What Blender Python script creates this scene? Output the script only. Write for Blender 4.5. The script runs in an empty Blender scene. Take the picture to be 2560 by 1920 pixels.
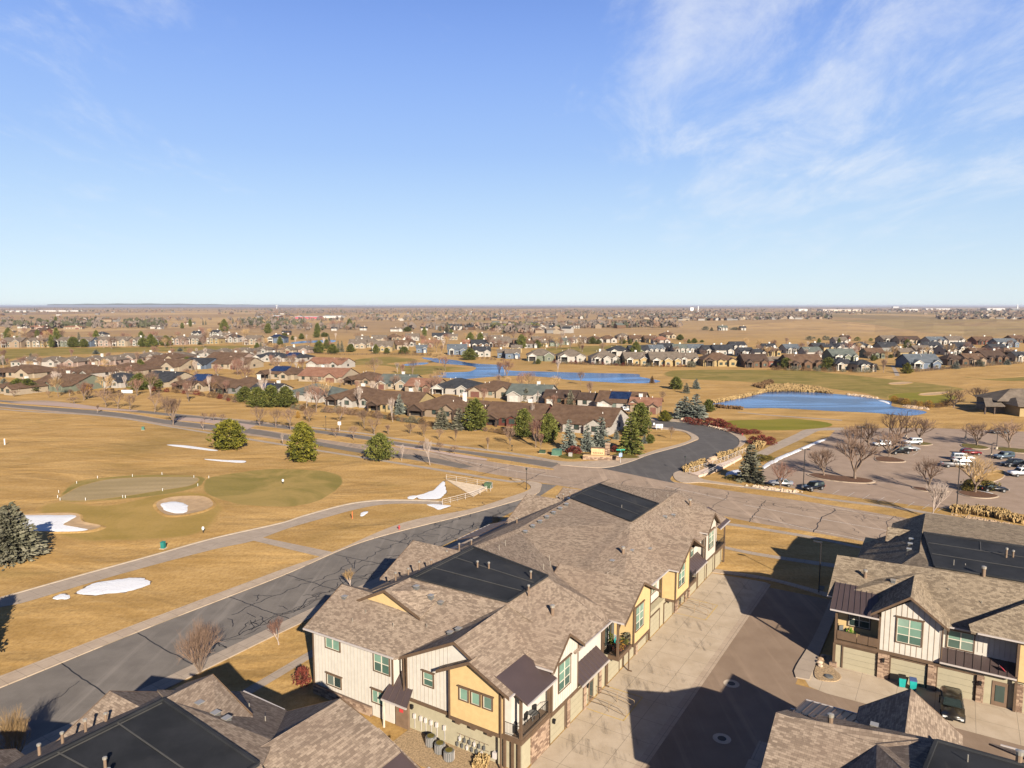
import bpy, bmesh, math, random
import numpy as np
from mathutils import Vector, Matrix, noise
from mathutils.geometry import tessellate_polygon
random.seed(7); np.random.seed(7)
R = math.radians
sc = bpy.context.scene
COL = sc.collection
# ------------------------------------------------------------------ camera, world, sun, exposure
CAM_H = 36.0
FPX = 1777.0
PITCH = math.atan(196/FPX)
cam = bpy.data.cameras.new('camera'); cam.lens = 36*FPX/2560; cam.sensor_width = 36
cam.clip_start = 0.5; cam.clip_end = 120000
co = bpy.data.objects.new('camera', cam); COL.objects.link(co)
co.location = (0, 0, CAM_H); co.rotation_euler = (math.pi/2-PITCH, 0, 0)
sc.camera = co
SUN_EL, SUN_AZ = 24.3, 160.0            # azimuth clockwise from +Y
w = bpy.data.worlds.new('World'); sc.world = w; w.use_nodes = True
nt = w.node_tree; N = nt.nodes; L = nt.links; N.clear()
def wn(t, **k):
    n = N.new(t)
    for a, b in k.items(): setattr(n, a, b)
    return n
def wm(op, a, b=None, c=None):
    n = N.new('ShaderNodeMath'); n.operation = op
    for i, x in enumerate((a, b, c)):
        if x is None: continue
        if isinstance(x, (int, float)): n.inputs[i].default_value = x
        else: L.new(x, n.inputs[i])
    return n.outputs[0]
sky = wn('ShaderNodeTexSky', sky_type='NISHITA', sun_disc=False)
sky.sun_elevation = R(SUN_EL); sky.sun_rotation = R(SUN_AZ); sky.altitude = 1500; sky.air_density = 1.0; sky.dust_density = 0.4; sky.ozone_density = 2.0
tc = wn('ShaderNodeTexCoord'); sx = wn('ShaderNodeSeparateXYZ'); L.new(tc.outputs['Generated'], sx.inputs[0])
X, Y, Z = sx.outputs
zz = wm('MAXIMUM', Z, 0.0)
# thin cirrus, laid out on a plane high above the ground
den = wm('ADD', zz, 0.16)
cx = wn('ShaderNodeCombineXYZ'); L.new(wm('DIVIDE', X, den), cx.inputs[0]); L.new(wm('DIVIDE', Y, den), cx.inputs[1])
mp = wn('ShaderNodeMapping'); L.new(cx.outputs[0], mp.inputs[0]); mp.inputs['Rotation'].default_value = (0, 0, R(-72)); mp.inputs['Scale'].default_value = (1.0, 0.5, 1)
n1 = wn('ShaderNodeTexNoise'); L.new(mp.outputs[0], n1.inputs[0]); n1.inputs['Scale'].default_value = 3.0; n1.inputs['Detail'].default_value = 10; n1.inputs['Roughness'].default_value = .66; n1.inputs['Distortion'].default_value = .35
n2 = wn('ShaderNodeTexNoise'); L.new(cx.outputs[0], n2.inputs[0]); n2.inputs['Scale'].default_value = .55; n2.inputs['Detail'].default_value = 3
def lobe(dx, dy, dz, lo, hi):
    v = Vector((dx, dy, dz)).normalized()
    d = wn('ShaderNodeVectorMath', operation='DOT_PRODUCT'); L.new(tc.outputs['Generated'], d.inputs[0]); d.inputs[1].default_value = v
    m = wn('ShaderNodeMapRange', interpolation_type='SMOOTHSTEP'); L.new(d.outputs['Value'], m.inputs[0]); m.inputs[1].default_value = lo; m.inputs[2].default_value = hi
    return m.outputs[0]
bank = wm('MAXIMUM', lobe(.40, .9, .30, .925, .995), wm('MULTIPLY', lobe(-.60, .8, .24, .93, .995), .45))
amt = wm('ADD', wm('MULTIPLY', bank, .25), wm('MULTIPLY', n2.outputs[0], .13))
cl = wm('SUBTRACT', wm('ADD', n1.outputs[0], amt), .66)
cm = wn('ShaderNodeMapRange', interpolation_type='SMOOTHSTEP'); L.new(cl, cm.inputs[0]); cm.inputs[1].default_value = .0; cm.inputs[2].default_value = .40; cm.inputs[4].default_value = .62
fade = wn('ShaderNodeMapRange'); L.new(Z, fade.inputs[0]); fade.inputs[1].default_value = .02; fade.inputs[2].default_value = .16
cfac = wm('MULTIPLY', cm.outputs[0], fade.outputs[0])
# saturation of the clear sky grows with height above the horizon
hs = wn('ShaderNodeMapRange'); L.new(Z, hs.inputs[0]); hs.inputs[1].default_value = 0.0; hs.inputs[2].default_value = .38
tint = wn('ShaderNodeMixRGB', blend_type='MIX'); L.new(hs.outputs[0], tint.inputs[0]); tint.inputs[1].default_value = (.72, .74, .80, 1); tint.inputs[2].default_value = (.80, .80, .96, 1)
mul = wn('ShaderNodeMixRGB', blend_type='MULTIPLY'); mul.inputs[0].default_value = 1; L.new(sky.outputs[0], mul.inputs[1]); L.new(tint.outputs[0], mul.inputs[2])
ramp = wn('ShaderNodeValToRGB'); L.new(zz, ramp.inputs[0]); cr = ramp.color_ramp; cr.interpolation = 'B_SPLINE'
def _l(c): return tuple(((x/255+.055)/1.055)**2.4 for x in c)
for i, (p_, c_, k_) in enumerate(((0, (222,238,249), 1), (.10, (196,224,250), 1), (.20, (166,202,252), 1), (.38, (122,164,251), 1), (.62, (62,110,205), .42), (1.0, (32,68,150), .28))):
    e_ = cr.elements[i] if i < 2 else cr.elements.new(p_)
    e_.position = p_; e_.color = (*[x*k_ for x in _l(c_)], 1)
rs_ = wn('ShaderNodeMixRGB', blend_type='MULTIPLY'); rs_.inputs[0].default_value = 1; L.new(ramp.outputs[0], rs_.inputs[1]); rs_.inputs[2].default_value = (7.6, 7.45, 7.2, 1)
hm = wn('ShaderNodeMixRGB'); hm.inputs[0].default_value = .8; L.new(mul.outputs[0], hm.inputs[1]); L.new(rs_.outputs[0], hm.inputs[2])
mix = wn('ShaderNodeMixRGB'); L.new(cfac, mix.inputs[0]); L.new(hm.outputs[0], mix.inputs[1]); mix.inputs[2].default_value = (6.3, 6.55, 6.95, 1)
bg = wn('ShaderNodeBackground'); L.new(mix.outputs[0], bg.inputs[0]); bg.inputs[1].default_value = 0.05
wo = wn('ShaderNodeOutputWorld'); L.new(bg.outputs[0], wo.inputs[0])
sl = bpy.data.lights.new('sun', 'SUN'); sl.energy = 5.0; sl.angle = R(.5); sl.color = (1, .90, .76)
so = bpy.data.objects.new('sun', sl); COL.objects.link(so)
sdir = Vector((math.sin(R(SUN_AZ))*math.cos(R(SUN_EL)), math.cos(R(SUN_AZ))*math.cos(R(SUN_EL)), math.sin(R(SUN_EL))))
so.rotation_euler = sdir.to_track_quat('Z', 'Y').to_euler(); so.location = (0, -50, 80)
vs = sc.view_settings; vs.view_transform = 'Standard'; vs.look = 'None'; vs.exposure = 1.5; vs.gamma = 1; vs.use_curve_mapping = False
sc.cycles.max_bounces = 5; sc.cycles.diffuse_bounces = 1; sc.cycles.glossy_bounces = 2; sc.cycles.transmission_bounces = 2; sc.cycles.transparent_max_bounces = 4; sc.cycles.volume_bounces = 0
sc.cycles.use_denoising = True; sc.cycles.caustics_reflective = False; sc.cycles.caustics_refractive = False
# ------------------------------------------------------------------ helpers
FW = Vector((0, math.cos(PITCH), -math.sin(PITCH))); UPV = Vector((0, math.sin(PITCH), math.cos(PITCH)))
def G(px, py, z=0.0):
    """surveyed ground point: where a sight line of the photograph meets height z"""
    d = FW*FPX + Vector((px-1280, 0, 0)) - UPV*(py-960)
    t = (z-CAM_H)/d.z
    return (d.x*t, d.y*t)
def crop(ox, oy, s):
    return lambda pts: [(ox+x/s, oy+y/s) for x, y in pts]
ANG = R(32.2); UX, UY = math.sin(ANG), math.cos(ANG)
def UVW(u, v, z=0): return Vector((u*UX+v*UY, u*UY-v*UX, z))       # condo grid -> world
def toUV(x, y): return (x*UX+y*UY, x*UY-y*UX)
class MB:
    def __init__(s): s.v = []; s.f = []; s.mi = []; s.m = 0
    def add(s, vs, fs):
        o = len(s.v); s.v += [tuple(p) for p in vs]; s.f += [tuple(i+o for i in f) for f in fs]; s.mi += [s.m]*len(fs); return s
    def box(s, x0, x1, y0, y1, z0, z1):
        return s.add([(x0,y0,z0),(x1,y0,z0),(x1,y1,z0),(x0,y1,z0),(x0,y0,z1),(x1,y0,z1),(x1,y1,z1),(x0,y1,z1)],
                     [(0,3,2,1),(4,5,6,7),(0,1,5,4),(1,2,6,5),(2,3,7,6),(3,0,4,7)])
    def slab(s, pts, t=.15):
        n = len(pts); lo = [(p[0], p[1], p[2]-t) for p in pts]
        fs = [tuple(range(n)), tuple(range(2*n-1, n-1, -1))]
        fs += [(i, n+i, n+(i+1) % n, (i+1) % n) for i in range(n)]
        # make sure the top looks up
        c = Vector((0,0,0))
        for i in range(n): c += Vector(pts[i]).cross(Vector(pts[(i+1) % n]))
        if c.z < 0: fs = [tuple(reversed(f)) for f in fs]
        return s.add(list(pts)+lo, fs)
    def prism(s, pts, z0, z1):
        n = len(pts); a = sum(pts[i][0]*pts[(i+1)%n][1]-pts[(i+1)%n][0]*pts[i][1] for i in range(n))
        if a < 0: pts = pts[::-1]
        return s.add([(p[0],p[1],z0) for p in pts]+[(p[0],p[1],z1) for p in pts],
                     [tuple(range(n-1,-1,-1)), tuple(range(n,2*n))]+[(i,(i+1)%n,n+(i+1)%n,n+i) for i in range(n)])
    def tube(s, a, b, r0, r1=None, n=6, cap=True):
        a = Vector(a); b = Vector(b); r1 = r0 if r1 is None else r1
        d = (b-a).normalized(); x = d.orthogonal().normalized(); y = d.cross(x)
        vs = []
        for c, r in ((a, r0), (b, r1)):
            for i in range(n):
                t = 2*math.pi*i/n; vs.append(c+x*math.cos(t)*r+y*math.sin(t)*r)
        fs = [(i,(i+1)%n,n+(i+1)%n,n+i) for i in range(n)]
        if cap: fs += [tuple(range(n-1,-1,-1)), tuple(range(n,2*n))]
        return s.add(vs, fs)
    def lathe(s, prof, n=10, c=(0,0)):
        o = []
        for r, z in prof:
            for i in range(n): o.append((c[0]+r*math.cos(2*math.pi*i/n), c[1]+r*math.sin(2*math.pi*i/n), z))
        fs = [(k*n+i, k*n+(i+1)%n, (k+1)*n+(i+1)%n, (k+1)*n+i) for k in range(len(prof)-1) for i in range(n)]
        fs += [tuple(range((len(prof)-1)*n, len(prof)*n)), tuple(range(n-1,-1,-1))]
        return s.add(o, fs)
    def mesh(s, name, mats, uv=False, smooth=False):
        me = bpy.data.meshes.new(name); me.from_pydata(s.v, [], s.f)
        if mats is not None:
            for m in (mats if isinstance(mats, (list, tuple)) else [mats]): me.materials.append(m)
        if s.m or any(s.mi): me.polygons.foreach_set('material_index', s.mi)
        if smooth: me.polygons.foreach_set('use_smooth', [True]*len(s.f))
        if uv:
            lay = me.uv_layers.new(name='UVMap')
            for p in me.polygons:
                nrm = p.normal; t = Vector((0,0,1)).cross(nrm)
                if t.length < .02: t = Vector((1,0,0))
                t.normalize(); b = nrm.cross(t)
                for li in p.loop_indices:
                    q = me.vertices[me.loops[li].vertex_index].co; lay.data[li].uv = (q.dot(t), q.dot(b))
        me.update(); return me
def link(name, me, parent=None, loc=(0,0,0), rz=0, scale=None):
    o = bpy.data.objects.new(name, me); COL.objects.link(o); o.parent = parent; o.location = loc
    if rz: o.rotation_euler = (0, 0, rz)
    if scale is not None: o.scale = scale if isinstance(scale, tuple) else (scale,)*3
    return o
def tag(o, label=None, cat=None, group=None, kind=None):
    if label: o['label'] = label
    if cat: o['category'] = cat
    if group: o['group'] = group
    if kind: o['kind'] = kind
    return o
def thing(name, label, cat, loc=(0,0,0), rz=0, group=None):
    return tag(link(name, None, None, loc, rz), label, cat, group)
def copy_tree(o, parent=None):
    c = o.copy(); COL.objects.link(c); c.parent = parent
    for ch in list(o.children): copy_tree(ch, c)
    return c
ORD = 'first second third fourth fifth sixth seventh eighth ninth tenth eleventh twelfth thirteenth fourteenth fifteenth sixteenth seventeenth eighteenth nineteenth'.split()
def ordw(n):
    if n <= 19: return ORD[n-1]
    t, r = divmod(n, 10)
    T = 'x x twenty thirty forty fifty sixty seventy eighty ninety hundred'.split()[t]
    TT = {20:'twentieth',30:'thirtieth',40:'fortieth',50:'fiftieth',60:'sixtieth',70:'seventieth',80:'eightieth',90:'ninetieth',100:'hundredth'}
    return TT[n] if r == 0 else T+'-'+ORD[r-1]
# ------------------------------------------------------------------ materials
def lin(c):                                    # sRGB 0-255 -> linear
    return tuple(((x/255)/12.92 if x/255 <= .04045 else ((x/255+.055)/1.055)**2.4) for x in c)
MC = {}
class NT:
    def __init__(s, name):
        s.m = bpy.data.materials.new(name); s.m.use_nodes = True; s.t = s.m.node_tree; s.t.nodes.clear()
        s.b = s.n('ShaderNodeBsdfPrincipled'); o = s.n('ShaderNodeOutputMaterial'); s.l(s.b.outputs[0], o.inputs[0])
        s.b.inputs['Specular IOR Level'].default_value = .25
    def n(s, t, **k):
        x = s.t.nodes.new(t)
        for a, b in k.items(): setattr(x, a, b)
        return x
    def l(s, a, b): s.t.links.new(a, b)
    def pos(s, sc=(1,1,1), rot=0, obj=False):
        c = s.n('ShaderNodeTexCoord').outputs['Object'] if obj else s.n('ShaderNodeNewGeometry').outputs['Position']
        mpn = s.n('ShaderNodeMapping'); mpn.inputs['Scale'].default_value = sc; mpn.inputs['Rotation'].default_value = (0,0,rot); s.l(c, mpn.inputs[0]); return mpn.outputs[0]
    def noise(s, scale, det=3, rough=.5, vec=None, dist=0):
        x = s.n('ShaderNodeTexNoise'); x.inputs['Scale'].default_value = scale; x.inputs['Detail'].default_value = det; x.inputs['Roughness'].default_value = rough; x.inputs['Distortion'].default_value = dist
        s.l(vec if vec is not None else s.pos(), x.inputs[0]); return x.outputs[0]
    def ramp(s, f, a, b, lo=.35, hi=.65):
        m = s.n('ShaderNodeMapRange', interpolation_type='SMOOTHSTEP'); s.l(f, m.inputs[0]); m.inputs[1].default_value = lo; m.inputs[2].default_value = hi
        return s.mix(m.outputs[0], a, b)
    def rng(s, f, lo, hi, a=0., b=1.):
        m = s.n('ShaderNodeMapRange', interpolation_type='SMOOTHSTEP'); s.l(f, m.inputs[0]); m.inputs[1].default_value = lo; m.inputs[2].default_value = hi; m.inputs[3].default_value = a; m.inputs[4].default_value = b; return m.outputs[0]
    def mix(s, f, a, b, mode='MIX'):
        x = s.n('ShaderNodeMixRGB', blend_type=mode)
        for i, q in enumerate((f, a, b)):
            if isinstance(q, (int, float)): x.inputs[i].default_value = q
            elif isinstance(q, tuple): x.inputs[i].default_value = (*q[:3], 1)
            else: s.l(q, x.inputs[i])
        return x.outputs[0]
    def math(s, op, a, b=0.):
        x = s.n('ShaderNodeMath', operation=op)
        for i, q in enumerate((a, b)):
            if isinstance(q, (int, float)): x.inputs[i].default_value = q
            else: s.l(q, x.inputs[i])
        return x.outputs[0]
    def col(s, c):
        if isinstance(c, tuple): s.b.inputs['Base Color'].default_value = (*c, 1)
        else: s.l(c, s.b.inputs['Base Color'])
        return s
    def rough(s, r): s.b.inputs['Roughness'].default_value = r; return s
    def bump(s, h, dist=.05, st=.5):
        x = s.n('ShaderNodeBump'); x.inputs['Distance'].default_value = dist; x.inputs['Strength'].default_value = st; s.l(h, x.inputs['Height']); s.l(x.outputs[0], s.b.inputs['Normal']); return s
def paint(name, c, rough=.7, var=.12, scale=1.5, spec=None, metal=0, bump=0):
    """plain coat with slight mottling; c linear"""
    key = (name, c)
    if key in MC: return MC[key]
    t = NT(name); nz = t.noise(scale, 4, .6)
    d = tuple(x*(1-var) for x in c); e = tuple(min(1, x*(1+var)) for x in c)
    t.col(t.ramp(nz, d, e, .3, .7)).rough(rough)
    if spec is not None: t.b.inputs['Specular IOR Level'].default_value = spec
    if metal: t.b.inputs['Metallic'].default_value = metal
    if bump: t.bump(t.noise(scale*12, 3), bump, .4)
    MC[key] = t.m; return t.m
TAN_A = (.59, .375, .145); TAN_B = (.445, .27, .092); GRN = (.135, .115, .026)
def tan_color(t):
    """dormant lawn: tan with darker thatch, faint green drifts; returns a colour socket"""
    p = t.pos()
    big = t.noise(.018, 4, .6, p, .6); mid = t.noise(.12, 4, .65, t.pos((.55,1.6,1), R(20))); fine = t.noise(1.6, 4, .75, t.pos((1.5,.8,1), R(-20)))
    c = t.ramp(mid, TAN_B, TAN_A, .34, .66)
    c = t.mix(t.rng(big, .5, .72, 0, .38), c, GRN)
    c = t.mix(t.rng(fine, .35, .68, 0, .5), c, (.26,.145,.05)); c = t.mix(t.rng(t.noise(.5, 5, .7, t.pos((.5,2,1), R(-25)), 1.), .5, .72, 0, .45), c, (.60,.40,.18))
    g2 = t.noise(.045, 3, .6, t.pos((1,2.2,1), R(10)), .8)
    return t.mix(t.rng(g2, .56, .74, 0, .30), c, (.25,.185,.055))
def m_ground():
    t = NT('dormant_grass'); c = tan_color(t)
    g = t.n('ShaderNodeNewGeometry'); sx = t.n('ShaderNodeSeparateXYZ'); t.l(g.outputs['Position'], sx.inputs[0])
    y = sx.outputs[1]
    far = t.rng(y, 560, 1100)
    vo = t.n('ShaderNodeTexVoronoi'); vo.inputs['Scale'].default_value = 1/520; vo.inputs['Randomness'].default_value = .9
    t.l(t.pos((1,.42,1), R(8)), vo.inputs[0])
    sh = t.n('ShaderNodeSeparateColor'); t.l(vo.outputs['Color'], sh.inputs[0])
    f1 = t.ramp(sh.outputs[0], (.42,.28,.14), (.58,.39,.19), .2, .8)
    f1 = t.mix(t.rng(sh.outputs[1], .55, .75, 0, .8), f1, (.33,.22,.14))
    f1 = t.mix(t.rng(sh.outputs[2], .72, .84, 0, .6), f1, (.20,.17,.085))
    str_ = t.noise(.006, 4, .6, t.pos((.35,2.2,1), R(6)), 1.2)
    f1 = t.mix(t.rng(str_, .45, .75, 0, .55), f1, (.30,.20,.12))
    c = t.mix(far, c, f1)
    gl = t.noise(.011, 6, .7, t.pos((.55,1.9,1), R(14)), 2.2); c = t.mix(t.math('MULTIPLY', far, t.rng(gl, .50, .60, 0, .55)), c, (.24,.155,.105)); c = t.mix(t.math('MULTIPLY', far, t.rng(gl, .44, .34, 0, .4)), c, (.62,.45,.27))  # gully shading painted into the far land: dark hollows, pale crests
    fv = t.rng(y, 5000, 16000); c = t.mix(t.math('MULTIPLY', fv, .8), c, (.21,.165,.14))
    t.col(c).rough(.95); t.b.inputs['Specular IOR Level'].default_value = .05
    nb = t.noise(2.2, 5, .7); t.bump(nb, .12, .5)
    lb = t.n('ShaderNodeBump'); lb.inputs['Distance'].default_value = 2.2; lb.inputs['Strength'].default_value = .55; t.l(t.noise(.055, 3, .5, t.pos((.8,1.3,1), R(20)), .6), lb.inputs['Height'])
    for lk in list(t.t.links):
        if lk.to_socket == t.b.inputs['Normal']: t.l(lb.outputs[0], lk.from_node.inputs['Normal'])
    return t.m
def m_turf(name, a, b, stripe=0, srot=0, edge=True, tanmix=0.0):
    """green turf whose rim (attribute edge) runs out into the dormant lawn"""
    t = NT(name); p = t.pos(); nz = t.noise(.09, 4, .6, t.pos((.5,1.5,1), R(12))); fi = t.noise(1.8, 3, .7)
    c = t.ramp(nz, a, b, .35, .65); c = t.mix(t.rng(fi, .4, .7, 0, .25), c, tuple(x*.6 for x in a))
    if stripe:
        wv = t.n('ShaderNodeTexWave', wave_type='BANDS', bands_direction='X'); wv.inputs['Scale'].default_value = stripe; wv.inputs['Distortion'].default_value = .3
        t.l(t.pos((1,1,1), srot), wv.inputs[0]); c = t.mix(t.rng(wv.outputs[0], .35, .65, 0, .22), c, tuple(x*.55 for x in b))
    if tanmix: c = t.mix(t.rng(t.noise(.05, 4, .7, None, 1.), .42, .62, 0, tanmix), c, TAN_A)
    at = t.n('ShaderNodeAttribute', attribute_name='edge')
    e = t.math('ADD', at.outputs['Fac'], t.math('MULTIPLY', t.math('SUBTRACT', t.noise(.15, 4, .6), .5), .8))
    c = t.mix(t.rng(e, .05, .6), tan_color(t), c)
    t.col(c).rough(.95); t.b.inputs['Specular IOR Level'].default_value = .05; t.bump(t.noise(2.2, 4, .7), .1, .4)
    return t.m
def m_asphalt(name, a, b, streak=True, ang=ANG, stain=.3):
    t = NT(name); c = t.ramp(t.noise(.35, 5, .6), a, b, .3, .7)
    c = t.mix(t.rng(t.noise(22, 2, .7), .4, .65, 0, .25), c, tuple(x*.6 for x in a))
    if streak:
        st = t.noise(1.0, 4, .6, t.pos((.85,.03,1), ang)); c = t.mix(t.rng(st, .5, .75, 0, .5), c, tuple(min(1, x*1.4) for x in b))
        st2 = t.noise(1.0, 4, .6, t.pos((.6,.02,1), ang)); c = t.mix(t.rng(st2, .55, .8, 0, stain), c, tuple(x*.65 for x in a))
    t.col(c).rough(.9); t.bump(t.noise(30, 2), .01, .5); return t.m
def m_concrete(name, a, b, joint=0, jrot=0, stain=.35):
    t = NT(name); c = t.ramp(t.noise(.5, 5, .65), a, b, .3, .7)
    c = t.mix(t.rng(t.noise(1.4, 5, .7, t.pos((1,.18,1), jrot-math.pi/2)), .55, .78, 0, stain), c, tuple(x*.5 for x in a))
    if joint:
        br = t.n('ShaderNodeTexBrick'); br.offset = 0; br.inputs['Scale'].default_value = 1; br.inputs['Brick Width'].default_value = joint; br.inputs['Row Height'].default_value = joint; br.inputs['Mortar Size'].default_value = .025; br.inputs['Mortar Smooth'].default_value = .3
        t.l(t.pos((1,1,1), jrot), br.inputs[0]); c = t.mix(t.math('MULTIPLY', br.outputs['Fac'], .6), c, tuple(x*.35 for x in a))
    t.col(c).rough(.85); t.bump(t.noise(18, 3), .008, .4); return t.m
def m_shingle(name, a, b, c3, w=.36, h=.16):
    t = NT(name); uvn = t.n('ShaderNodeUVMap').outputs[0]
    def brick(off, wid, hei, seedshift):
        mpn = t.n('ShaderNodeMapping'); t.l(uvn, mpn.inputs[0]); mpn.inputs['Location'].default_value = seedshift
        br = t.n('ShaderNodeTexBrick'); br.offset = off; br.offset_frequency = 2; br.inputs['Scale'].default_value = 1
        br.inputs['Brick Width'].default_value = wid; br.inputs['Row Height'].default_value = hei; br.inputs['Mortar Size'].default_value = .006; br.inputs['Mortar Smooth'].default_value = 0
        br.inputs['Color1'].default_value = (0,0,0,1); br.inputs['Color2'].default_value = (1,1,1,1); br.inputs['Mortar'].default_value = (.0,.0,.0,1); br.inputs['Bias'].default_value = 0
        t.l(mpn.outputs[0], br.inputs[0]); return br
    b1 = brick(.37, w, h, (0,0,0)); b2 = brick(.61, w*.73, h, (.13,0,0)); b3 = brick(.5, w*1.9, h*2, (.4,0,0))
    f = t.math('ADD', t.math('MULTIPLY', b1.outputs['Color'], .5), t.math('ADD', t.math('MULTIPLY', b2.outputs['Color'], .3), t.math('MULTIPLY', b3.outputs['Color'], .2)))
    c = t.ramp(f, a, b, .2, .8); c = t.mix(t.rng(t.noise(.22, 4, .6), .35, .7, 0, .4), c, c3)
    c = t.mix(t.math('MULTIPLY', b1.outputs['Fac'], .5), c, tuple(x*.4 for x in a))
    t.col(c).rough(.95); t.b.inputs['Specular IOR Level'].default_value = .08
    t.bump(t.math('SUBTRACT', f, t.math('MULTIPLY', b1.outputs['Fac'], .8)), .02, .5); return t.m
def m_membrane():
    t = NT('black_roof_membrane'); c = t.ramp(t.noise(.35, 5, .65), (.020,.021,.023), (.036,.037,.040), .3, .7)
    c = t.mix(t.rng(t.noise(.16, 6, .7, t.pos((1,.5,1), ANG), 1.5), .56, .72, 0, .5), c, (.075,.068,.06))
    c = t.mix(t.rng(t.noise(9, 3, .8), .62, .8, 0, .2), c, (.13,.13,.13))
    t.col(c).rough(.75); t.b.inputs['Specular IOR Level'].default_value = .12; t.bump(t.noise(1.2, 4, .5), .02, .4); return t.m
def m_pond(ice, deep):
    t = NT('pond_ice'); p = t.pos((.5,1.6,1), R(-8))
    f = t.noise(.022, 6, .6, p, 1.8); c = t.ramp(f, deep, ice, .46, .56)
    c = t.mix(t.rng(t.noise(.3, 5, .7, p, .6), .5, .75, 0, .35), c, tuple(min(1, x*1.6+.02) for x in ice))
    t.col(c).rough(.22); t.b.inputs['Specular IOR Level'].default_value = .12; t.bump(t.noise(.8, 3, .5), .01, .3); return t.m
def m_stone(name, a, b):
    t = NT(name); oi = t.n('ShaderNodeObjectInfo'); f = t.math('ADD', t.math('MULTIPLY', oi.outputs['Random'], .7), t.math('MULTIPLY', t.noise(6, 4, .6), .3))
    t.col(t.ramp(f, a, b, .15, .85)).rough(.9); t.bump(t.noise(14, 4), .03, .6); return t.m
def m_leaf(name, a, b, rough=.8, sc=.9):
    t = NT(name); oi = t.n('ShaderNodeObjectInfo'); f = t.noise(sc, 3, .6, t.pos((1,1,1), 0, True)); f2 = t.noise(7, 2, .6, t.pos((1,1,1), 0, True))
    c = t.ramp(t.math('ADD', t.math('MULTIPLY', f, .5), t.math('MULTIPLY', f2, .5)), a, b, .38, .62)
    c = t.mix(t.math('MULTIPLY', oi.outputs['Random'], .3), c, tuple(x*.55 for x in a)); t.col(c).rough(rough)
    t.b.inputs['Specular IOR Level'].default_value = .15; return t.m
def m_glass(name, c, r=.08):
    t = NT(name); c = t.ramp(t.noise(.9, 2), tuple(x*.8 for x in c), c); oi = t.n('ShaderNodeObjectInfo'); c = t.mix(t.rng(oi.outputs['Random'], .55, .95, 0, .55), c, (.07,.10,.085)); c = t.mix(t.rng(oi.outputs['Random'], .3, .05, 0, .3), c, (.42,.48,.40)); t.col(c).rough(r); t.b.inputs['Specular IOR Level'].default_value = .6; return t.m
M = {}
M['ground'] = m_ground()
M['shingle'] = m_shingle('weathered_shingle', (.205,.153,.114), (.385,.298,.222), (.265,.19,.142))
M['shingle_c'] = m_shingle('grey_brown_shingle', (.18,.138,.097), (.36,.285,.20), (.25,.19,.13))
M['membrane'] = m_membrane(); M['mseam'] = paint('membrane_seam', (.085,.08,.07), .6)
M['metal'] = paint('bronze_standing_seam', (.075,.052,.048), .45, .08, .6, .5)
M['metal_hi'] = paint('bronze_seam', (.10,.072,.064), .4, .05)
M['gutter'] = paint('gutter_lip', (.52,.46,.42), .35, .05, 1, .5)
M['trim'] = paint('brown_trim', (.13,.082,.050), .7)
M['cream'] = paint('cream_siding', (.60,.55,.475), .8, .05); M['batten_b'] = paint('tan_batten', (.40,.31,.22), .8); M['cream_b'] = paint('cream_batten', (.50,.44,.36), .8, .05)  # batten_b is a tan batten coat, browner than the cream one
M['yellow'] = paint('mustard_stucco', (.62,.435,.205), .9, .06, 2, None, 0, .01)
M['taupe'] = paint('taupe_stucco', (.42,.37,.25), .9, .06, 2, None, 0, .01)
M['gdoor'] = paint('garage_door_paint', (.40,.35,.24), .6, .04)
M['stone'] = m_stone('ledge_stone', (.20,.125,.085), (.46,.32,.22)); M['mortar'] = paint('stone_backing', (.16,.11,.08), .95)
M['wframe'] = paint('window_vinyl', (.66,.60,.48), .5); M['dframe'] = paint('sash_brown', (.20,.13,.085), .6)
M['glass'] = m_glass('window_blind_glass', (.22,.36,.27), .12); M['glassm'] = m_glass('window_lower_glass', (.09,.16,.125), .1); M['glassd'] = m_glass('window_dark_glass', (.035,.055,.05), .08)
M['black'] = paint('black_iron', (.018,.017,.017), .5); M['dark'] = paint('dark_interior', (.03,.026,.022), .9)
M['pipe'] = paint('vent_pipe_brown', (.22,.15,.10), .6); M['cap'] = paint('vent_cap_metal', (.62,.56,.46), .35, .05, 1, .5, .6)
M['boxvent'] = paint('box_vent_grey', (.13,.13,.125), .5)
M['street'] = m_asphalt('street_asphalt', (.165,.143,.122), (.215,.187,.160))
M['blvd'] = m_asphalt('aged_boulevard_paving', (.34,.245,.17), (.42,.31,.22), True, ANG-math.pi/2, .3)
M['asph2'] = m_asphalt('dark_lane_asphalt', (.165,.138,.112), (.205,.172,.14), False)
M['sideroad'] = m_asphalt('side_road_asphalt', (.095,.086,.080), (.125,.113,.104), True, R(-30), .3)
M['lot'] = m_asphalt('parking_lot_paving', (.33,.235,.165), (.40,.29,.21), False)
M['alley'] = m_asphalt('alley_asphalt', (.26,.18,.122), (.31,.22,.152), True, ANG, .2)
M['walk'] = m_concrete('sidewalk_concrete', (.42,.32,.23), (.50,.39,.285), 1.6, ANG)
M['walkg'] = m_concrete('grey_path_concrete', (.36,.285,.215), (.43,.345,.265), 2.4, ANG)
M['apron'] = m_concrete('driveway_concrete', (.47,.37,.26), (.56,.45,.33), 3.1, ANG, .45)
M['tar'] = paint('tar_seal', (.022,.021,.021), .6)
M['white'] = paint('white_marking', (.62,.56,.50), .8, .15, 3); M['yline'] = paint('yellow_marking', (.62,.42,.13), .8, .15, 3)
_s = NT('old_snow'); _c = _s.ramp(_s.noise(2.2, 6, .75), (.62,.59,.55), (.82,.82,.84), .26, .46); _s.col(_c).rough(.7); _s.bump(_s.noise(3.5, 5, .7), .08, .8); M['snow'] = _s.m
M['wet'] = paint('wet_thatch', (.20,.125,.055), .8, .3, 2); M['sand'] = paint('bunker_sand', (.46,.31,.17), .95, .12, .8)
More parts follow.
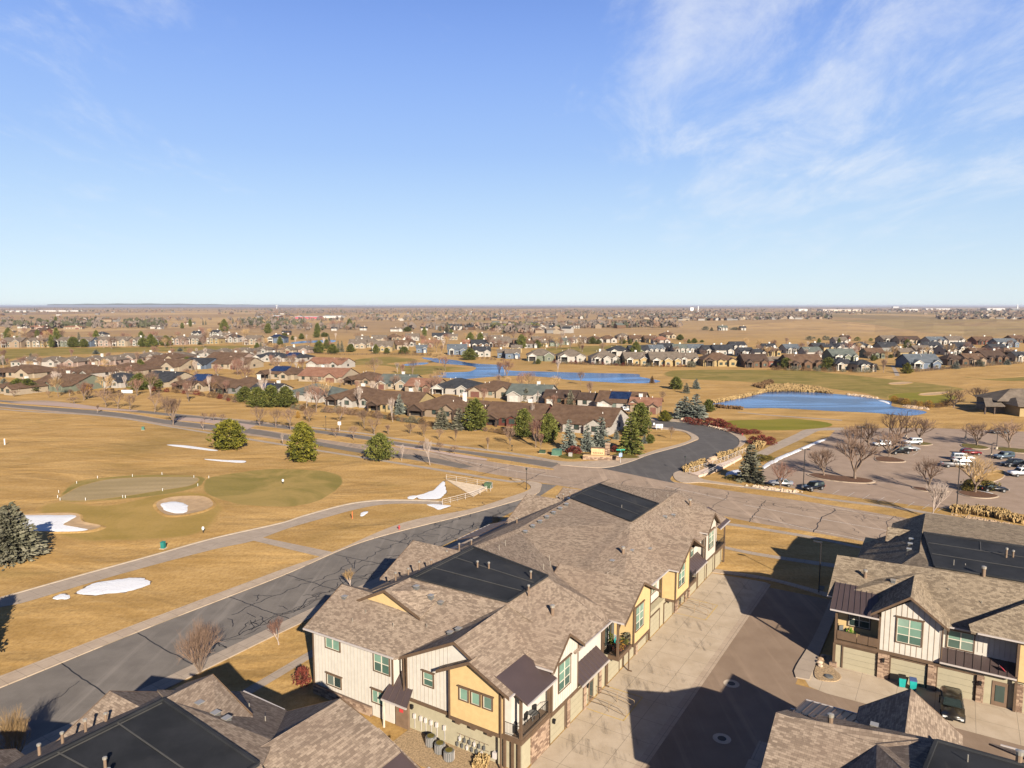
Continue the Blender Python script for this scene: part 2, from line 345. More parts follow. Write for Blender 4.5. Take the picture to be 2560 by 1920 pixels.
M['green'] = m_turf('putting_turf', (.23,.185,.052), (.30,.225,.070), .0, 0, True, .35)
M['green2'] = m_turf('bright_turf', (.20,.185,.025), (.26,.22,.038))
M['fair'] = m_turf('fairway_turf', (.20,.17,.042), (.30,.225,.065), .035, R(70), True, .25)
M['rough'] = m_turf('rough_turf', (.33,.225,.062), (.40,.265,.08), 0, 0, True, .2)
M['scruff'] = m_turf('thin_grey_turf', (.36,.27,.14), (.44,.33,.18), .10, R(82), True, .0)
M['pond'] = m_pond((.07,.19,.42), (.010,.055,.15)); M['pond2'] = m_pond((.05,.19,.47), (.004,.045,.16))
M['gravel'] = m_stone('median_gravel', (.42,.30,.24), (.55,.41,.34)); M['mulch'] = paint('bark_mulch', (.13,.062,.030), 1, .3, 4)
M['rock'] = m_stone('landscape_rock', (.36,.25,.16), (.55,.42,.30)); M['riverrock'] = paint('river_rock', (.40,.28,.16), .9, .35, 7, None, 0, .05)
M['metalpole'] = paint('dark_pole_paint', (.03,.028,.03), .4, .05); M['conc'] = paint('plain_concrete', (.58,.47,.35), .9, .1, 1)
M['rail'] = paint('galvanised_rail', (.60,.55,.52), .4, .05); M['grail'] = paint('bronze_handrail', (.33,.23,.13), .5)
M['farwood'] = paint('far_bare_wood', (.17,.135,.112), .95, .2, .1); M['bark'] = paint('grey_bark', (.21,.15,.11), .95, .2, 3); M['twig'] = paint('bare_twig', (.22,.14,.095), .95, .25, 2)
M['twig2'] = paint('reddish_twig', (.23,.125,.09), .95, .25, 2); M['twigpale'] = paint('pale_birch_twig', (.42,.335,.28), .9, .15, 2); M['twiggold'] = paint('golden_twig', (.40,.26,.12), .95, .2, 2)
M['spruce'] = m_leaf('spruce_needles', (.11,.108,.065), (.27,.25,.175)); M['bluespruce'] = m_leaf('blue_spruce_needles', (.12,.14,.115), (.31,.32,.26))
M['pine'] = m_leaf('pine_needles', (.075,.09,.018), (.21,.205,.045)); M['ypine'] = m_leaf('yellow_pine_needles', (.085,.09,.013), (.27,.235,.027))
M['darkgreen'] = m_leaf('far_evergreen', (.06,.06,.035), (.10,.10,.055)); M['redbush'] = m_leaf('red_twig_bush', (.11,.026,.018), (.26,.062,.040)); M['strawg'] = m_leaf('straw_grass', (.36,.235,.10), (.56,.39,.18)); M['junip'] = m_leaf('juniper_mat', (.10,.085,.018), (.19,.145,.03))
M['brownbush'] = m_leaf('brown_bush', (.13,.075,.035), (.26,.155,.075)); M['orangebush'] = m_leaf('amber_willow', (.30,.15,.025), (.46,.25,.05))
# ------------------------------------------------------------------ ground
def height(x, y):
    """gentle relief of the open hill to the east, flat everywhere else"""
    x = np.asarray(x, float); y = np.asarray(y, float)
    m = 1/(1+np.exp(-(y-880)/60)); mx = 1/(1+np.exp(-(x-0.33*y+60)/90))
    r = 7*np.exp(-((y-1500+.10*x)/260)**2) + 5*np.exp(-((y-1130-.12*x)/90)**2) + 2.2*np.sin(x/70+y/160)*np.sin(y/85)+1.3*np.sin(x/38-y/31+2*np.sin(x/90))+.8*np.sin(x/19+y/23+1.5*np.sin(y/60))
    fall = 1/(1+np.exp((y-2200)/250))
    return m*mx*r*fall
def h1(x, y): return float(height(x, y))
def ground():
    nr, na = 150, 200
    rr = np.concatenate([[0.01], np.geomspace(20, 70000, nr)]); aa = np.radians(np.linspace(0, 360, na, endpoint=False))
    Rr, Aa = np.meshgrid(rr, aa, indexing='ij'); xs = Rr*np.sin(Aa); ys = Rr*np.cos(Aa)
    vs = np.stack([xs, ys, height(xs, ys)], -1).reshape(-1, 3)
    i = np.arange(len(rr)-1)[:, None]; j = np.arange(na)[None, :]; j2 = (j+1) % na
    f = np.stack([i*na+j, i*na+j2, (i+1)*na+j2, (i+1)*na+j], -1).reshape(-1, 4)
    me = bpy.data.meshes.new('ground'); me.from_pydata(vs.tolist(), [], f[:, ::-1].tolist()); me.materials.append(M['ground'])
    if me.polygons[0].normal.z < 0: me.flip_normals()
    tag(link('ground', me), kind='structure')
ground()
def crom(pts, k=6, closed=True):
    n = len(pts); out = []
    rng = range(n) if closed else range(n-1)
    for i in rng:
        p = [np.array(pts[(i+d) % n] if closed else pts[min(max(i+d, 0), n-1)], float) for d in (-1, 0, 1, 2)]
        for s in range(k):
            t = s/k; out.append(tuple(.5*((2*p[1])+(-p[0]+p[2])*t+(2*p[0]-5*p[1]+4*p[2]-p[3])*t*t+(-p[0]+3*p[1]-3*p[2]+p[3])*t**3)))
    if not closed: out.append(tuple(pts[-1]))
    return out
def gpts(px): return [G(x, y) for x, y in px]
def wobble(pts, amp, seed=0):
    out = []
    for x, y in pts:
        q = Vector((x*.35, y*.35, seed)); q2 = q*5; out.append((x+amp*(noise.noise(q)+.7*noise.noise(q2)), y+amp*(noise.noise(q+Vector((9,9,9)))+.7*noise.noise(q2+Vector((4,4,4))))))
    return out
def sheet(name, px, mat, z=.006, smooth=True, edge=True, wob=0, world=False, thick=0, inset=.8, kind='structure', k=6, parent=None):
    """flat ground cover; with edge=True an inner ring carries attribute edge=1"""
    pts = list(px) if world else gpts(px)
    if smooth: pts = crom(pts, k)
    if wob: pts = wobble(pts, wob)
    n = len(pts); c = np.mean(np.array(pts), 0)
    P2 = [Vector((x, y, 0)) for x, y in pts]
    tri = tessellate_polygon([P2])
    vs = [(x, y, z) for x, y in pts]; fs = [tuple(t) for t in tri]; att = [1.0]*n
    if edge:
        # ring pushed inward along local normals
        sz = math.sqrt(abs(sum(pts[i][0]*pts[(i+1)%n][1]-pts[(i+1)%n][0]*pts[i][1] for i in range(n))/2)); d = sz*(1-inset)*.5
        sgn = 1 if sum(pts[i][0]*pts[(i+1)%n][1]-pts[(i+1)%n][0]*pts[i][1] for i in range(n)) > 0 else -1
        inn = []
        for i in range(n):
            a = np.array(pts[i-1]); b = np.array(pts[(i+1) % n]); t = b-a; l = np.hypot(*t)+1e-9; nr = np.array([-t[1], t[0]])/l*sgn
            inn.append((pts[i][0]+nr[0]*d, pts[i][1]+nr[1]*d))
        tri = tessellate_polygon([[Vector((x, y, 0)) for x, y in inn]])
        vs = [(x, y, z) for x, y in pts]+[(x, y, z+.0005) for x, y in inn]
        fs = [(i, (i+1) % n, n+(i+1) % n, n+i) for i in range(n)]+[tuple(n+q for q in t) for t in tri]; att = [0.0]*n+[1.0]*n
    if thick:
        o = len(vs); vs += [(x, y, z-thick) for x, y in pts]; fs += [(i, o+i, o+(i+1) % n, (i+1) % n) for i in range(n)]; att += [0.]*n
    me = bpy.data.meshes.new(name); me.from_pydata(vs, [], fs); me.materials.append(mat)
    bm = bmesh.new(); bm.from_mesh(me)
    for f in bm.faces:
        if abs(f.normal.z) > .5 and f.normal.z < 0: f.normal_flip()
    bm.to_mesh(me); bm.free()
    at = me.attributes.new('edge', 'FLOAT', 'POINT'); at.data.foreach_set('value', att)
    o = link(name, me, parent)
    if parent is None and kind: tag(o, kind=kind)
    return o
def resamp(pts, n):
    a = np.array(pts, float); d = np.concatenate([[0], np.cumsum(np.hypot(*np.diff(a, axis=0).T))]); t = np.linspace(0, d[-1], n)
    return np.stack([np.interp(t, d, a[:, 0]), np.interp(t, d, a[:, 1])], 1)
def ribbon(name, A, B, mat, z=.006, n=60, thick=0, world=False, kind='structure', parent=None, sm=True):
    A = list(A) if world else gpts(A); B = list(B) if world else gpts(B)
    if sm: A = crom(A, 6, False); B = crom(B, 6, False)
    a = resamp(A, n); b = resamp(B, n); mb = MB()
    vs = [(x, y, z) for x, y in a]+[(x, y, z) for x, y in b]; fs = [(i, i+1, n+i+1, n+i) for i in range(n-1)]
    v1 = Vector((*(a[1]-a[0]), 0)).cross(Vector((*(b[0]-a[0]), 0)))
    if v1.z < 0: fs = [f[::-1] for f in fs]
    if thick:
        vs += [(x, y, z-thick) for x, y in a]+[(x, y, z-thick) for x, y in b]
        fs += [(i, 2*n+i, 2*n+i+1, i+1) for i in range(n-1)]+[(n+i, n+i+1, 3*n+i+1, 3*n+i) for i in range(n-1)]+[(0, n, 3*n, 2*n), (n-1, 3*n-1, 4*n-1, 2*n-1)]
    mb.add(vs, fs); o = link(name, mb.mesh(name, mat), parent)
    if parent is None and kind: tag(o, kind=kind)
    return o
def line(mb, pts, wd, z):
    """painted or sealed line following world points"""
    a = np.array(pts, float)
    for i in range(len(a)-1):
        d = a[i+1]-a[i]; l = np.hypot(*d)
        if l < 1e-6: continue
        nr = np.array([-d[1], d[0]])/l*wd/2; e = d/l*wd*.3
        mb.add([(*(a[i]-nr-e), z), (*(a[i+1]-nr+e), z), (*(a[i+1]+nr+e), z), (*(a[i]+nr-e), z)], [(0, 1, 2, 3)])
c1 = crop(0, 1180, 3.16); c2 = crop(0, 1395, 3.16); c3 = crop(700, 1395, 3.16); c4 = crop(1220, 1395, 3.16); c5 = crop(1860, 1395, 3.16)
c6 = crop(1180, 1180, 3.16); c7 = crop(1860, 1080, 3.16); c8 = crop(600, 1180, 3.16)
r1 = crop(0, 740, 3.456); r2 = crop(640, 740, 3.456); r3 = crop(1280, 740, 3.456); r4 = crop(1920, 740, 3.456)
# ---- boulevard with median
bt = [(-250,975),(0,1000)]+r1([(430,905),(1000,975),(1500,1015),(2212,1080)])+r2([(480,1152),(960,1208),(1250,1262),(2212,1383)])+[(1340,1146),(1430,1160),(1506,1170),(1600,1190),(1676,1203)]+[(1860,1232)]+c7([(700,580),(1400,700),(2212,800)])+[(2900,1375)]
bb = [(-250,990),(0,1018)]+r1([(1000,1052),(1480,1122),(2212,1212)])+r2([(600,1302),(960,1348),(1500,1442),(2212,1568)])+[(1345,1205),(1392,1213),(1560,1240),(1700,1265),(1860,1301.5),(2010,1327),(2160,1354),(2560,1430),(2900,1490)]
blvd = ribbon('boulevard', bt, bb, M['blvd'], .004, 160)
ribbon('boulevard_lane', [(-240,982),(0,1009),(145,1018),(290,1031),(430,1052),(640,1074),(793,1104),(918,1125),(1074,1143),(1185,1167)], [(-240,987),(0,1015),(290,1041),(430,1062),(640,1086),(793,1114),(918,1135),(1074,1155),(1150,1171)], M['asph2'], .009, 90)
ribbon('far_lane', [(-230,976),(0,1001),(290,1021),(430,1034),(640,1057),(779,1074),(918,1091),(1001,1107),(1280,1142),(1400,1157)], [(-230,979),(0,1004),(290,1026),(430,1040),(640,1063),(779,1080),(918,1099),(1016,1116),(1280,1153),(1380,1169)], M['asph2'], .009, 90)
# median: grass with gravel bands, raised behind a kerb
ribbon('median', [(-200,980.5),(0,1005),(290,1027.5),(430,1041.5),(640,1064.5),(779,1082),(918,1101),(1016,1118),(1150,1133),(1280,1154),(1384,1173)], [(-200,982),(0,1008),(290,1030),(430,1050.5),(640,1072),(779,1094),(880,1108),(950,1113),(1016,1121),(1150,1141),(1280,1162),(1384,1175)], M['ground'], .10, 90, .1)
def grav(name, A, B): ribbon(name, A, B, M['gravel'], .11, 40)
grav('median_gravel', r1([(230,918),(600,928),(840,962),(1200,992)]), r1([(60,925),(500,955),(840,985),(1180,1000)]))
grav('median_gravel', r1([(1540,1050),(1800,1065),(2212,1120)]), r1([(1480,1075),(1800,1100),(2130,1160)]))
grav('median_gravel', r2([(1210,1290),(1500,1330),(1750,1370),(2000,1410)]), r2([(1200,1300),(1500,1345),(1750,1395),(1990,1425)]))
# walks beside the boulevard
ribbon('sidewalk', r1([(-600,850),(0,972),(900,1030),(1500,1128),(2212,1240)])+r2([(600,1338),(1200,1432),(1800,1530),(2212,1598)])+[(1310,1201)], r1([(-600,858),(0,980),(900,1040),(1500,1140),(2212,1255)])+r2([(600,1352),(1200,1448),(1800,1548),(2212,1614)])+[(1308,1206)], M['walkg'], .02, 90)
ribbon('sidewalk', r2([(480,1132),(960,1188),(1250,1235),(2212,1355)])+[(1396,1153),(1454,1154.5)], r2([(480,1140),(960,1197),(1250,1245),(2212,1368)])+[(1396,1158),(1460,1160)], M['walkg'], .10, 60, .1)
# side road, its kerbs
sl_ = [(1500,1170),(1569,1157),(1627,1136),(1699.6,1116),(1734,1104),(1747,1096),(1731,1084),(1700,1074),(1642,1067),(1598,1061),(1560,1057),(1500,1052)]
sr_ = [(1690,1209),(1676,1196),(1702,1178),(1772,1157),(1815,1135),(1848,1110),(1845,1096),(1801,1073),(1743,1061),(1685,1054),(1627,1050),(1560,1047)]
ribbon('side_road', sl_, sr_, M['sideroad'], .012, 90)
ribbon('sidewalk', [(1390,1157),(1454,1154.5),(1569,1145.5),(1642,1125),(1700,1110),(1727,1099),(1722,1087),(1700,1078),(1639,1072),(1590,1066)], [(1400,1163),(1506,1170),(1569,1157),(1627,1136),(1699.6,1116),(1734,1103),(1747,1096),(1731,1084),(1700,1074),(1642,1067),(1598,1061)][:-1], M['walk'], .11, 70, .11)
ribbon('sidewalk', [(1600,1044),(1685,1048.5),(1757,1056),(1815,1069),(1856,1087),(1866,1101),(1850,1119),(1795,1149),(1730,1176)], [(1600,1048),(1685,1054),(1743,1061),(1801,1073),(1841,1093),(1848,1109),(1830,1128),(1772,1157),(1715,1176)], M['walk'], .11, 70, .11)
sheet('sidewalk', [(1683,1186),(1695,1179),(1712,1178),(1735,1184),(1762,1200),(1850,1213),(1848,1217),(1760,1207),(1715,1208),(1690,1201)], M['walk'], .11, True, False, thick=.11, k=4)
ribbon('sidewalk', [(1845,1212),(1860,1215),(1971,1228)]+c7([(600,515),(1200,590),(1500,640),(1800,690),(2212,760)])+[(2800,1360)], [(1845,1216),(1860,1220),(1971,1233)]+c7([(600,530),(1200,607),(1500,658),(1800,706),(2212,775)])+[(2800,1366)], M['walkg'], .02, 60)
# street beside the condos
so_ = [(-500,1885),(0,1692.5),(348,1559),(700,1427),(832.6,1381),(1008,1308),(1180,1273),(1275,1243),(1319,1227.5),(1326,1215),(1300,1200),(1275,1197)]
si_ = [(-500,1920),(0,1721),(354,1577),(700,1442.5),(916,1352.5),(1180,1284),(1306,1248),(1345,1233),(1352,1221),(1352,1209),(1320,1203),(1290,1200)]
ribbon('sidewalk', so_, si_, M['walk'], .11, 100, .11)
ribbon('street', [(-500,1920),(0,1721),(354,1577),(700,1442.5),(916,1352.5),(1180,1284),(1306,1248),(1345,1233),(1352,1209)], [tuple(UVW(10,-62.6)[:2]) for _ in ()] or [(-200,2006),(0,1904.5),(484,1662),(600,1607),(793,1517),(907,1468),(1100,1368),(1300,1270),(1392,1213)], M['street'], .008, 90)
kb = lambda u, v: tuple(UVW(u, v)[:2])
ribbon('sidewalk', [kb(10,-62.8), kb(50,-63.6), kb(113,-63.4)], [kb(10,-61.0), kb(50,-61.7), kb(113,-61)], M['walkg'], .12, 12, .12, True, sm=False)
# ---- condo drive
ribbon('driveway', [kb(20,-26.6), kb(93,-26.6)], [kb(20,-19.7), kb(93.5,-19.7)], M['apron'], .008, 30, world=True, sm=False)
ribbon('gutter_pan', [kb(20,-19.7), kb(93.5,-19.7)], [kb(20,-18.9), kb(93,-18.9)], M['walk'], .012, 30, world=True, sm=False)
ribbon('alley', [kb(20,-18.9), kb(92,-18.9)], [kb(20,-12.3), kb(60,-11.4), kb(92,-11.4)], M['alley'], .008, 30, world=True, sm=False)
ribbon('alley', [kb(58,-12.3), kb(58,34)], [kb(69,-12.3), kb(69,34)], M['alley'], .009, 30, world=True, sm=False)
ribbon('gutter_pan', [kb(20,-12.3), kb(55,-12.3)], [kb(20,-11.5), kb(55,-11.5)], M['walk'], .05, 10, .05, True, sm=False)
sheet('driveway', [kb(69.2,-10.2), kb(71.2,-11.2), kb(73,-10.6), kb(74.9,-9.6), kb(74.9,34), kb(68.8,34), kb(68.8,-8.6)], M['apron'], .013, False, False, world=True)
ribbon('sidewalk', [kb(70.2,-11.6), kb(72,-12.0), kb(80,-11.6), kb(92,-11.6)], [kb(70.4,-10.4), kb(73,-10.4), kb(80,-10.4), kb(92,-10.4)], M['walkg'], .12, 20, .12, True)
ribbon('sidewalk', [kb(93.2,-26.6), kb(94.3,-19), kb(92.5,-11.8)], [kb(94.6,-26.6), kb(95.2,-19), kb(93.8,-11.6)], M['walk'], .10, 20, .1, True)
ribbon('sidewalk', c7([(-420,690),(0,735),(600,835),(940,910),(1500,1000)]), c7([(-420,705),(0,755),(600,855),(940,925),(1500,1015)]), M['walkg'], .03, 30)
ribbon('sidewalk', c7([(-250,880),(0,935),(300,985),(700,1040),(900,1070)]), c7([(-250,900),(0,958),(300,1010),(700,1070),(900,1100)]), M['walkg'], .03, 30)
# grass courts between the condos
sheet('lawn', [kb(46,-12.2), kb(58,-12.2), kb(58,-11), kb(46,-11)], M['walkg'], .015, False, False, world=True)
ribbon('path', [kb(14,-55.2), kb(34,-54.9), kb(60,-56.6)], [kb(14,-54.0), kb(34,-53.7), kb(60,-55.4)], M['walkg'], .02, 20, world=True)
# golf cart path
pu = c1([(-300,1080),(0,1000),(600,830),(1200,665),(1700,525),(2212,410)])+c8([(500,352),(760,280),(900,250),(1050,232),(1200,226),(1450,230),(1600,240)])
pl = c1([(-300,1160),(0,1070),(200,1030),(700,880),(1200,740),(1700,610),(2000,545)])+c8([(400,440),(700,355),(900,300),(1100,262),(1300,250),(1600,258)])
ribbon('cart_path', pu, pl, M['walkg'], .03, 90)
ribbon('cart_path_edging', [(x, y-2.2) for x, y in pu], pu, M['conc'], .07, 90, .07)
sheet('path', c8([(90,540),(160,515),(740,635),(640,672)]), M['walkg'], .028, False, False)
# parking lot
lot = [(1906,1207),(1904,1165),(1932,1148),(2057.7,1097),(2073,1091.6),(2090,1074),(2209,1070),(2354,1071),(2560,1079),(2900,1085),(2900,1345),(2560,1286),(2382,1273),(2287,1263.5),(2050,1232),(1971,1219)]
sheet('parking_lot', lot, M['lot'], .008, False, False)
ribbon('cart_path', [(1870,1143),(1900,1128),(1945,1105),(1990,1085),(2010,1075),(2050,1070),(2110,1069)], [(1905,1146),(1935,1130),(1985,1107),(2020,1090),(2045,1078),(2065,1076),(2110,1076)], M['walkg'], .02, 40)
ribbon('cart_path', r3([(1950,1000),(2212,1025)])+r4([(200,1040),(500,1060),(640,1070)]), r3([(1950,1006),(2212,1032)])+r4([(200,1047),(500,1068),(640,1078)]), M['walkg'], .02, 30)
ribbon('path', r4([(1060,600),(1080,640),(1100,690)]), r4([(1085,600),(1120,650),(1138,690)]), M['walkg'], .02, 14)
# turf
sheet('putting_green', [(584,1183),(650,1174),(717,1172),(800,1176),(850,1188),(859,1205),(840,1228),(798,1252),(745,1265),(694,1268),(630,1265),(579,1258),(520,1238),(505,1215),(521,1194)], M['green'], .008, inset=.93)
sheet('rough', [(90,1270),(160,1252),(250,1262),(330,1250),(420,1230),(520,1232),(560,1262),(545,1310),(470,1342),(300,1355),(160,1350),(110,1320)], M['rough'], .004)
sheet('thin_turf', [(145,1246),(170,1215),(208,1200),(347,1187),(498,1190),(512,1210),(440,1232),(289,1250),(174,1256)], M['green'], .006, inset=.9)
sheet('practice_strip', c1([(470,220),(520,170),(640,110),(840,60),(1100,42),(1400,38),(1540,40),(1575,65),(1500,110),(1250,150),(1000,190),(700,225)]), M['scruff'], .012, inset=.93)
sheet('fairway', [(-60,880),(0,873.8),(173,869),(320,868.7),(616,863.6),(600,872),(464,879),(320,880),(174,888),(87,891),(0,903),(-60,905)], M['fair'], .02, inset=.9)
sheet('fairway', [(865.7,913.6),(880,903),(894.6,897.7),(958,892),(1030.6,896),(1045,902),(985,907),(972.7,911),(1040,913.5),(1100,915),(1169.5,919.4),(1150,925),(1110,931),(1045,939.6),(1010,941),(972.7,933.9),(995,926),(972,916),(920,912)], M['fair'], .02, inset=.9)
sheet('fairway', [(1323,876),(1424.7,867),(1612.7,861.5),(1627,867),(1540,876),(1471,887.6),(1396,884.7)], M['fair'], .02, inset=.9)
sheet('fairway', [(1656,936.8),(1699.6,925),(1920,925),(2020,926),(2122.5,936.8),(2281.7,954),(2412,971.5),(2380,985),(2354,1009),(2300,1014),(2252.7,1009),(2200,996),(2150,982),(2093.6,975),(2006.8,962),(1920,959),(1844,954),(1714,948)], M['fair'], .02, inset=.93)
sheet('putting_green', [(1795,1058),(1830,1051),(1920,1049),(1978,1046.5),(2050,1053),(2082,1061),(2070,1068),(2036,1072),(1980,1075.5),(1920,1076),(1850,1073),(1810,1067)], M['green2'], .02, inset=.94)
sheet('putting_green', r4([(1060,850),(1300,832),(1560,850),(1640,880),(1500,925),(1200,935),(1050,900)]), M['green2'], .03, inset=.92)
sheet('fairway', r4([(1700,700),(1900,715),(2212,700),(2500,690),(2500,730),(2212,735),(1950,730)]), M['fair'], .02, inset=.9)
# bunkers, snow
def bunker(px, name='sand_bunker'):
    pts = crom(gpts(px), 6); c = np.mean(np.array(pts), 0); n = len(pts); vs = []
    for k, (s, z) in enumerate(((1.12,.004),(1.04,.16),(1.0,.16),(.93,.05),(.6,.035),(.0,.03))):
        vs += [(c[0]+(x-c[0])*s, c[1]+(y-c[1])*s, z) for x, y in pts]
    mb = MB(); mb.add(vs, []); mb.f = []
    for k in range(5):
        for i in range(n): mb.f.append((k*n+i, k*n+(i+1) % n, (k+1)*n+(i+1) % n, (k+1)*n+i)); mb.mi.append(0 if k < 2 else 1)
    me = mb.mesh(name, [M['ground'], M['sand']], smooth=True)
    if me.polygons[n*4].normal.z < 0: me.flip_normals()
    tag(link(name, me), kind='structure')
bunker(c1([(1235,260),(1350,205),(1600,198),(1685,262),(1560,322),(1330,345)]))
bunker(c1([(60,350),(230,338),(590,332),(650,395),(795,430),(700,468),(500,478),(300,474),(100,460)]))
bunker([(2224,958),(2260,955),(2281,957),(2262,961),(2230,962)])
bunker([(2300,985),(2340,981),(2372,980),(2350,987),(2310,989)])
def snow(name, px, label, z=.05, wob=.28, grp=None, k=10):
    pts = wobble(crom(gpts(px), k), wob, 3); n = len(pts); c = np.mean(np.array(pts), 0); mb = MB(); vs = []
    for s, zz_ in ((1, .012), (.93, z*.8), (.6, z), (0, z*1.1)): vs += [(c[0]+(x-c[0])*s, c[1]+(y-c[1])*s, zz_+(.02*noise.noise(Vector((x, y, s))) if s < 1 else 0)) for x, y in pts]
    mb.add(vs, [(q*n+i, q*n+(i+1) % n, (q+1)*n+(i+1) % n, (q+1)*n+i) for q in range(3) for i in range(n)])
    if 'bunker' not in label:
        g_ = .35; mb.m = 1; o_ = [((x+(x-c[0])*.03+g_*noise.noise(Vector((x*.9, y*.9, 2)))), (y+(y-c[1])*.06+g_*noise.noise(Vector((x*.9, y*.9, 7)))), .0115) for x, y in pts]
        mb.add(o_+[(x, y, .0118) for x, y in pts], [(i, (i+1) % n, n+(i+1) % n, n+i) for i in range(n)])
    me = mb.mesh(name, [M['snow'], M['wet']], smooth=True)
    if me.polygons[n].normal.z < 0: me.flip_normals()
    tag(link(name, me), label, 'snow', grp, kind='stuff')
snow('snow_patch', c1([(610,958),(690,905),(770,872),(900,855),(1050,835),(1150,845),(1192,870),(1150,905),(980,945),(860,958),(740,975)]), 'largest oval snow patch between cart path and street')
snow('snow_patch', c1([(420,1000),(480,965),(545,970),(540,1000)]), 'small snow scrap left of the large oval patch')
snow('snow_patch', c1([(1262,258),(1330,238),(1400,237),(1480,262),(1478,308),(1430,328),(1330,315)]), 'round snow patch lying in the small sand bunker', .12)
snow('snow_patch', c1([(80,355),(235,343),(590,342),(560,380),(500,420),(560,440),(705,458),(550,474),(280,470),(100,450)]), 'broad snow field in the bunker beside the big spruce', .12)
snow('snow_patch', c8([(1350,198),(1410,185),(1480,160),(1560,130),(1590,85),(1618,78),(1624,130),(1618,175),(1570,210),(1440,213),(1400,200)]), 'curved snow drift beside the underpass wing wall')
snow('snow_patch', c8([(1318,205),(1350,190),(1398,188),(1390,206),(1350,213)]), 'little snow piece at the tail of the curved drift')
snow('snow_patch', c8([(1470,258),(1560,255),(1665,266),(1620,285),(1570,298),(1530,280)]), 'thin snow strip below the ramp railing')
snow('snow_patch', c8([(948,345),(965,322),(1000,310),(1015,316),(990,335),(960,350)]), 'small snow patch by the cart path marker')
snow('snow_patch', [(417,1112),(440,1112),(480,1115.5),(541,1125),(530,1127),(470,1120),(430,1115)], 'longer narrow snow streak on the fairway slope', .04, .1)
snow('snow_patch', [(512,1147.5),(560,1150),(612,1152),(605,1157),(560,1154),(520,1150)], 'shorter narrow snow streak below the longer one', .04, .1)
snow('snow_patch', [(1906,1166),(1932,1149),(1990,1125),(2056,1098),(2060,1102),(2000,1127),(1945,1152),(1910,1172)], 'long snow ridge along the parking lot kerb', .15, .2)
snow('snow_patch', [(1815,1183),(1832,1176),(1850,1175),(1852,1192),(1835,1197),(1818,1192)], 'shaded snow patch beneath the spruce by the bridge', .1, .2)
snow('snow_patch', [(2425,1229),(2450,1228),(2482,1234),(2478,1237),(2440,1232)], 'snow rim on the island behind the black sedan', .1, .1)
snow('snow_patch', r4([(950,905),(1000,905),(1050,925),(1045,935),(1000,920)]), 'snow ledge on the rocky pond bank', .1, .2)
# ponds
sheet('pond', [(1780.6,1010),(1800,1003),(1858.7,994.6),(1920,980),(1978,978.7),(2082,984.5),(2151.5,991.7),(2224,1003),(2232,1016),(2296,1025),(2316,1032),(2267,1039.5),(2180,1032),(2082,1028),(1978,1022),(1920,1020.5),(1858.7,1021),(1815,1018),(1783.5,1013)], M['pond'], .03, True, False, k=5)
sheet('pond', [(1055.5,894),(1075.7,894.8),(1133.6,899.8),(1177,907.8),(1234.9,911.4),(1271,913.6),(1258,919),(1262,923),(1280,927),(1352,928.8),(1424.7,931),(1497,933),(1591,935),(1600,941.8),(1625,947),(1650.6,953),(1634.7,957),(1600,958.4),(1526,956),(1424.7,949.7),(1366.8,943),(1280,939.6),(1230,942),(1174,946.8),(1148,946.5),(1110,944.5),(1080,942.5),(1107.6,936),(1097.4,932),(1162.5,930),(1182.8,925.9),(1190,918.6),(1162.5,913.6),(1097,907.8),(1075.7,901),(1059.8,897)], M['pond2'], .03, True, False, k=4)
sheet('pond', [(1007.7,911.4),(1041,907),(1070,906.5),(1063,910.7),(1017.9,914.3)], M['pond2'], .03, True, False)
sheet('pond', [(729.7,856),(770,852),(835,850),(830,856),(770,857),(732.6,859.5)], M['pond'], .03, True, False)
# dry reed banks round the east pond
def reeds(name, px, hgt, mat, n, label, sp=.5):
    P2 = gpts(px); a = np.array(P2); lo = a.min(0); hi = a.max(0); mb = MB(); cnt = 0
    def inside(x, y):
        c = False; j = len(P2)-1
        for i in range(len(P2)):
            if (P2[i][1] > y) != (P2[j][1] > y) and x < (P2[j][0]-P2[i][0])*(y-P2[i][1])/(P2[j][1]-P2[i][1])+P2[i][0]: c = not c
            j = i
        return c
    for _ in range(n*30):
        x = random.uniform(lo[0], hi[0]); y = random.uniform(lo[1], hi[1])
        if not inside(x, y): continue
        h = hgt*random.uniform(.5, 1.15)
        for q in range(3):
            t = random.uniform(0, 6.3); wx, wy = math.cos(t)*sp, math.sin(t)*sp; lx, ly = random.uniform(-.3,.3)*h, random.uniform(-.3,.3)*h
            mb.add([(x-wx*.3, y-wy*.3, 0), (x+wx*.3, y+wy*.3, 0), (x+lx+wx*.5, y+ly+wy*.5, h*.8), (x+lx, y+ly, h), (x+lx-wx*.5, y+ly-wy*.5, h*.75)], [(0,1,2,3,4)])
        cnt += 1
        if cnt >= n: break
    tag(link(name, mb.mesh(name, mat)), label, 'reeds', kind='stuff')
reeds('reeds', [(1781,1004),(1858,989),(1920,974),(1925,978),(1860,994),(1790,1009)], .8, M['strawg'], 900, 'dry straw reeds on the west shore of the east pond', .6)
reeds('reeds', [(1915,965),(1975,962),(2050,970),(2080,981),(2083,984),(1978,979),(1915,980)], 1.0, M['strawg'], 2200, 'broad dry reed bed on the far shore of the east pond', .6)
reeds('reeds', [(1783,1015),(1815,1019),(1858,1022),(1858,1025),(1800,1021)], 1.0, M['brownbush'], 300, 'brown reed fringe on the near shore of the east pond', .5)
reeds('reeds', [(1880,965),(1925,952),(1935,958),(1905,972)], 1.2, M['brownbush'], 300, 'rusty reed patch above the straw reeds', .6)
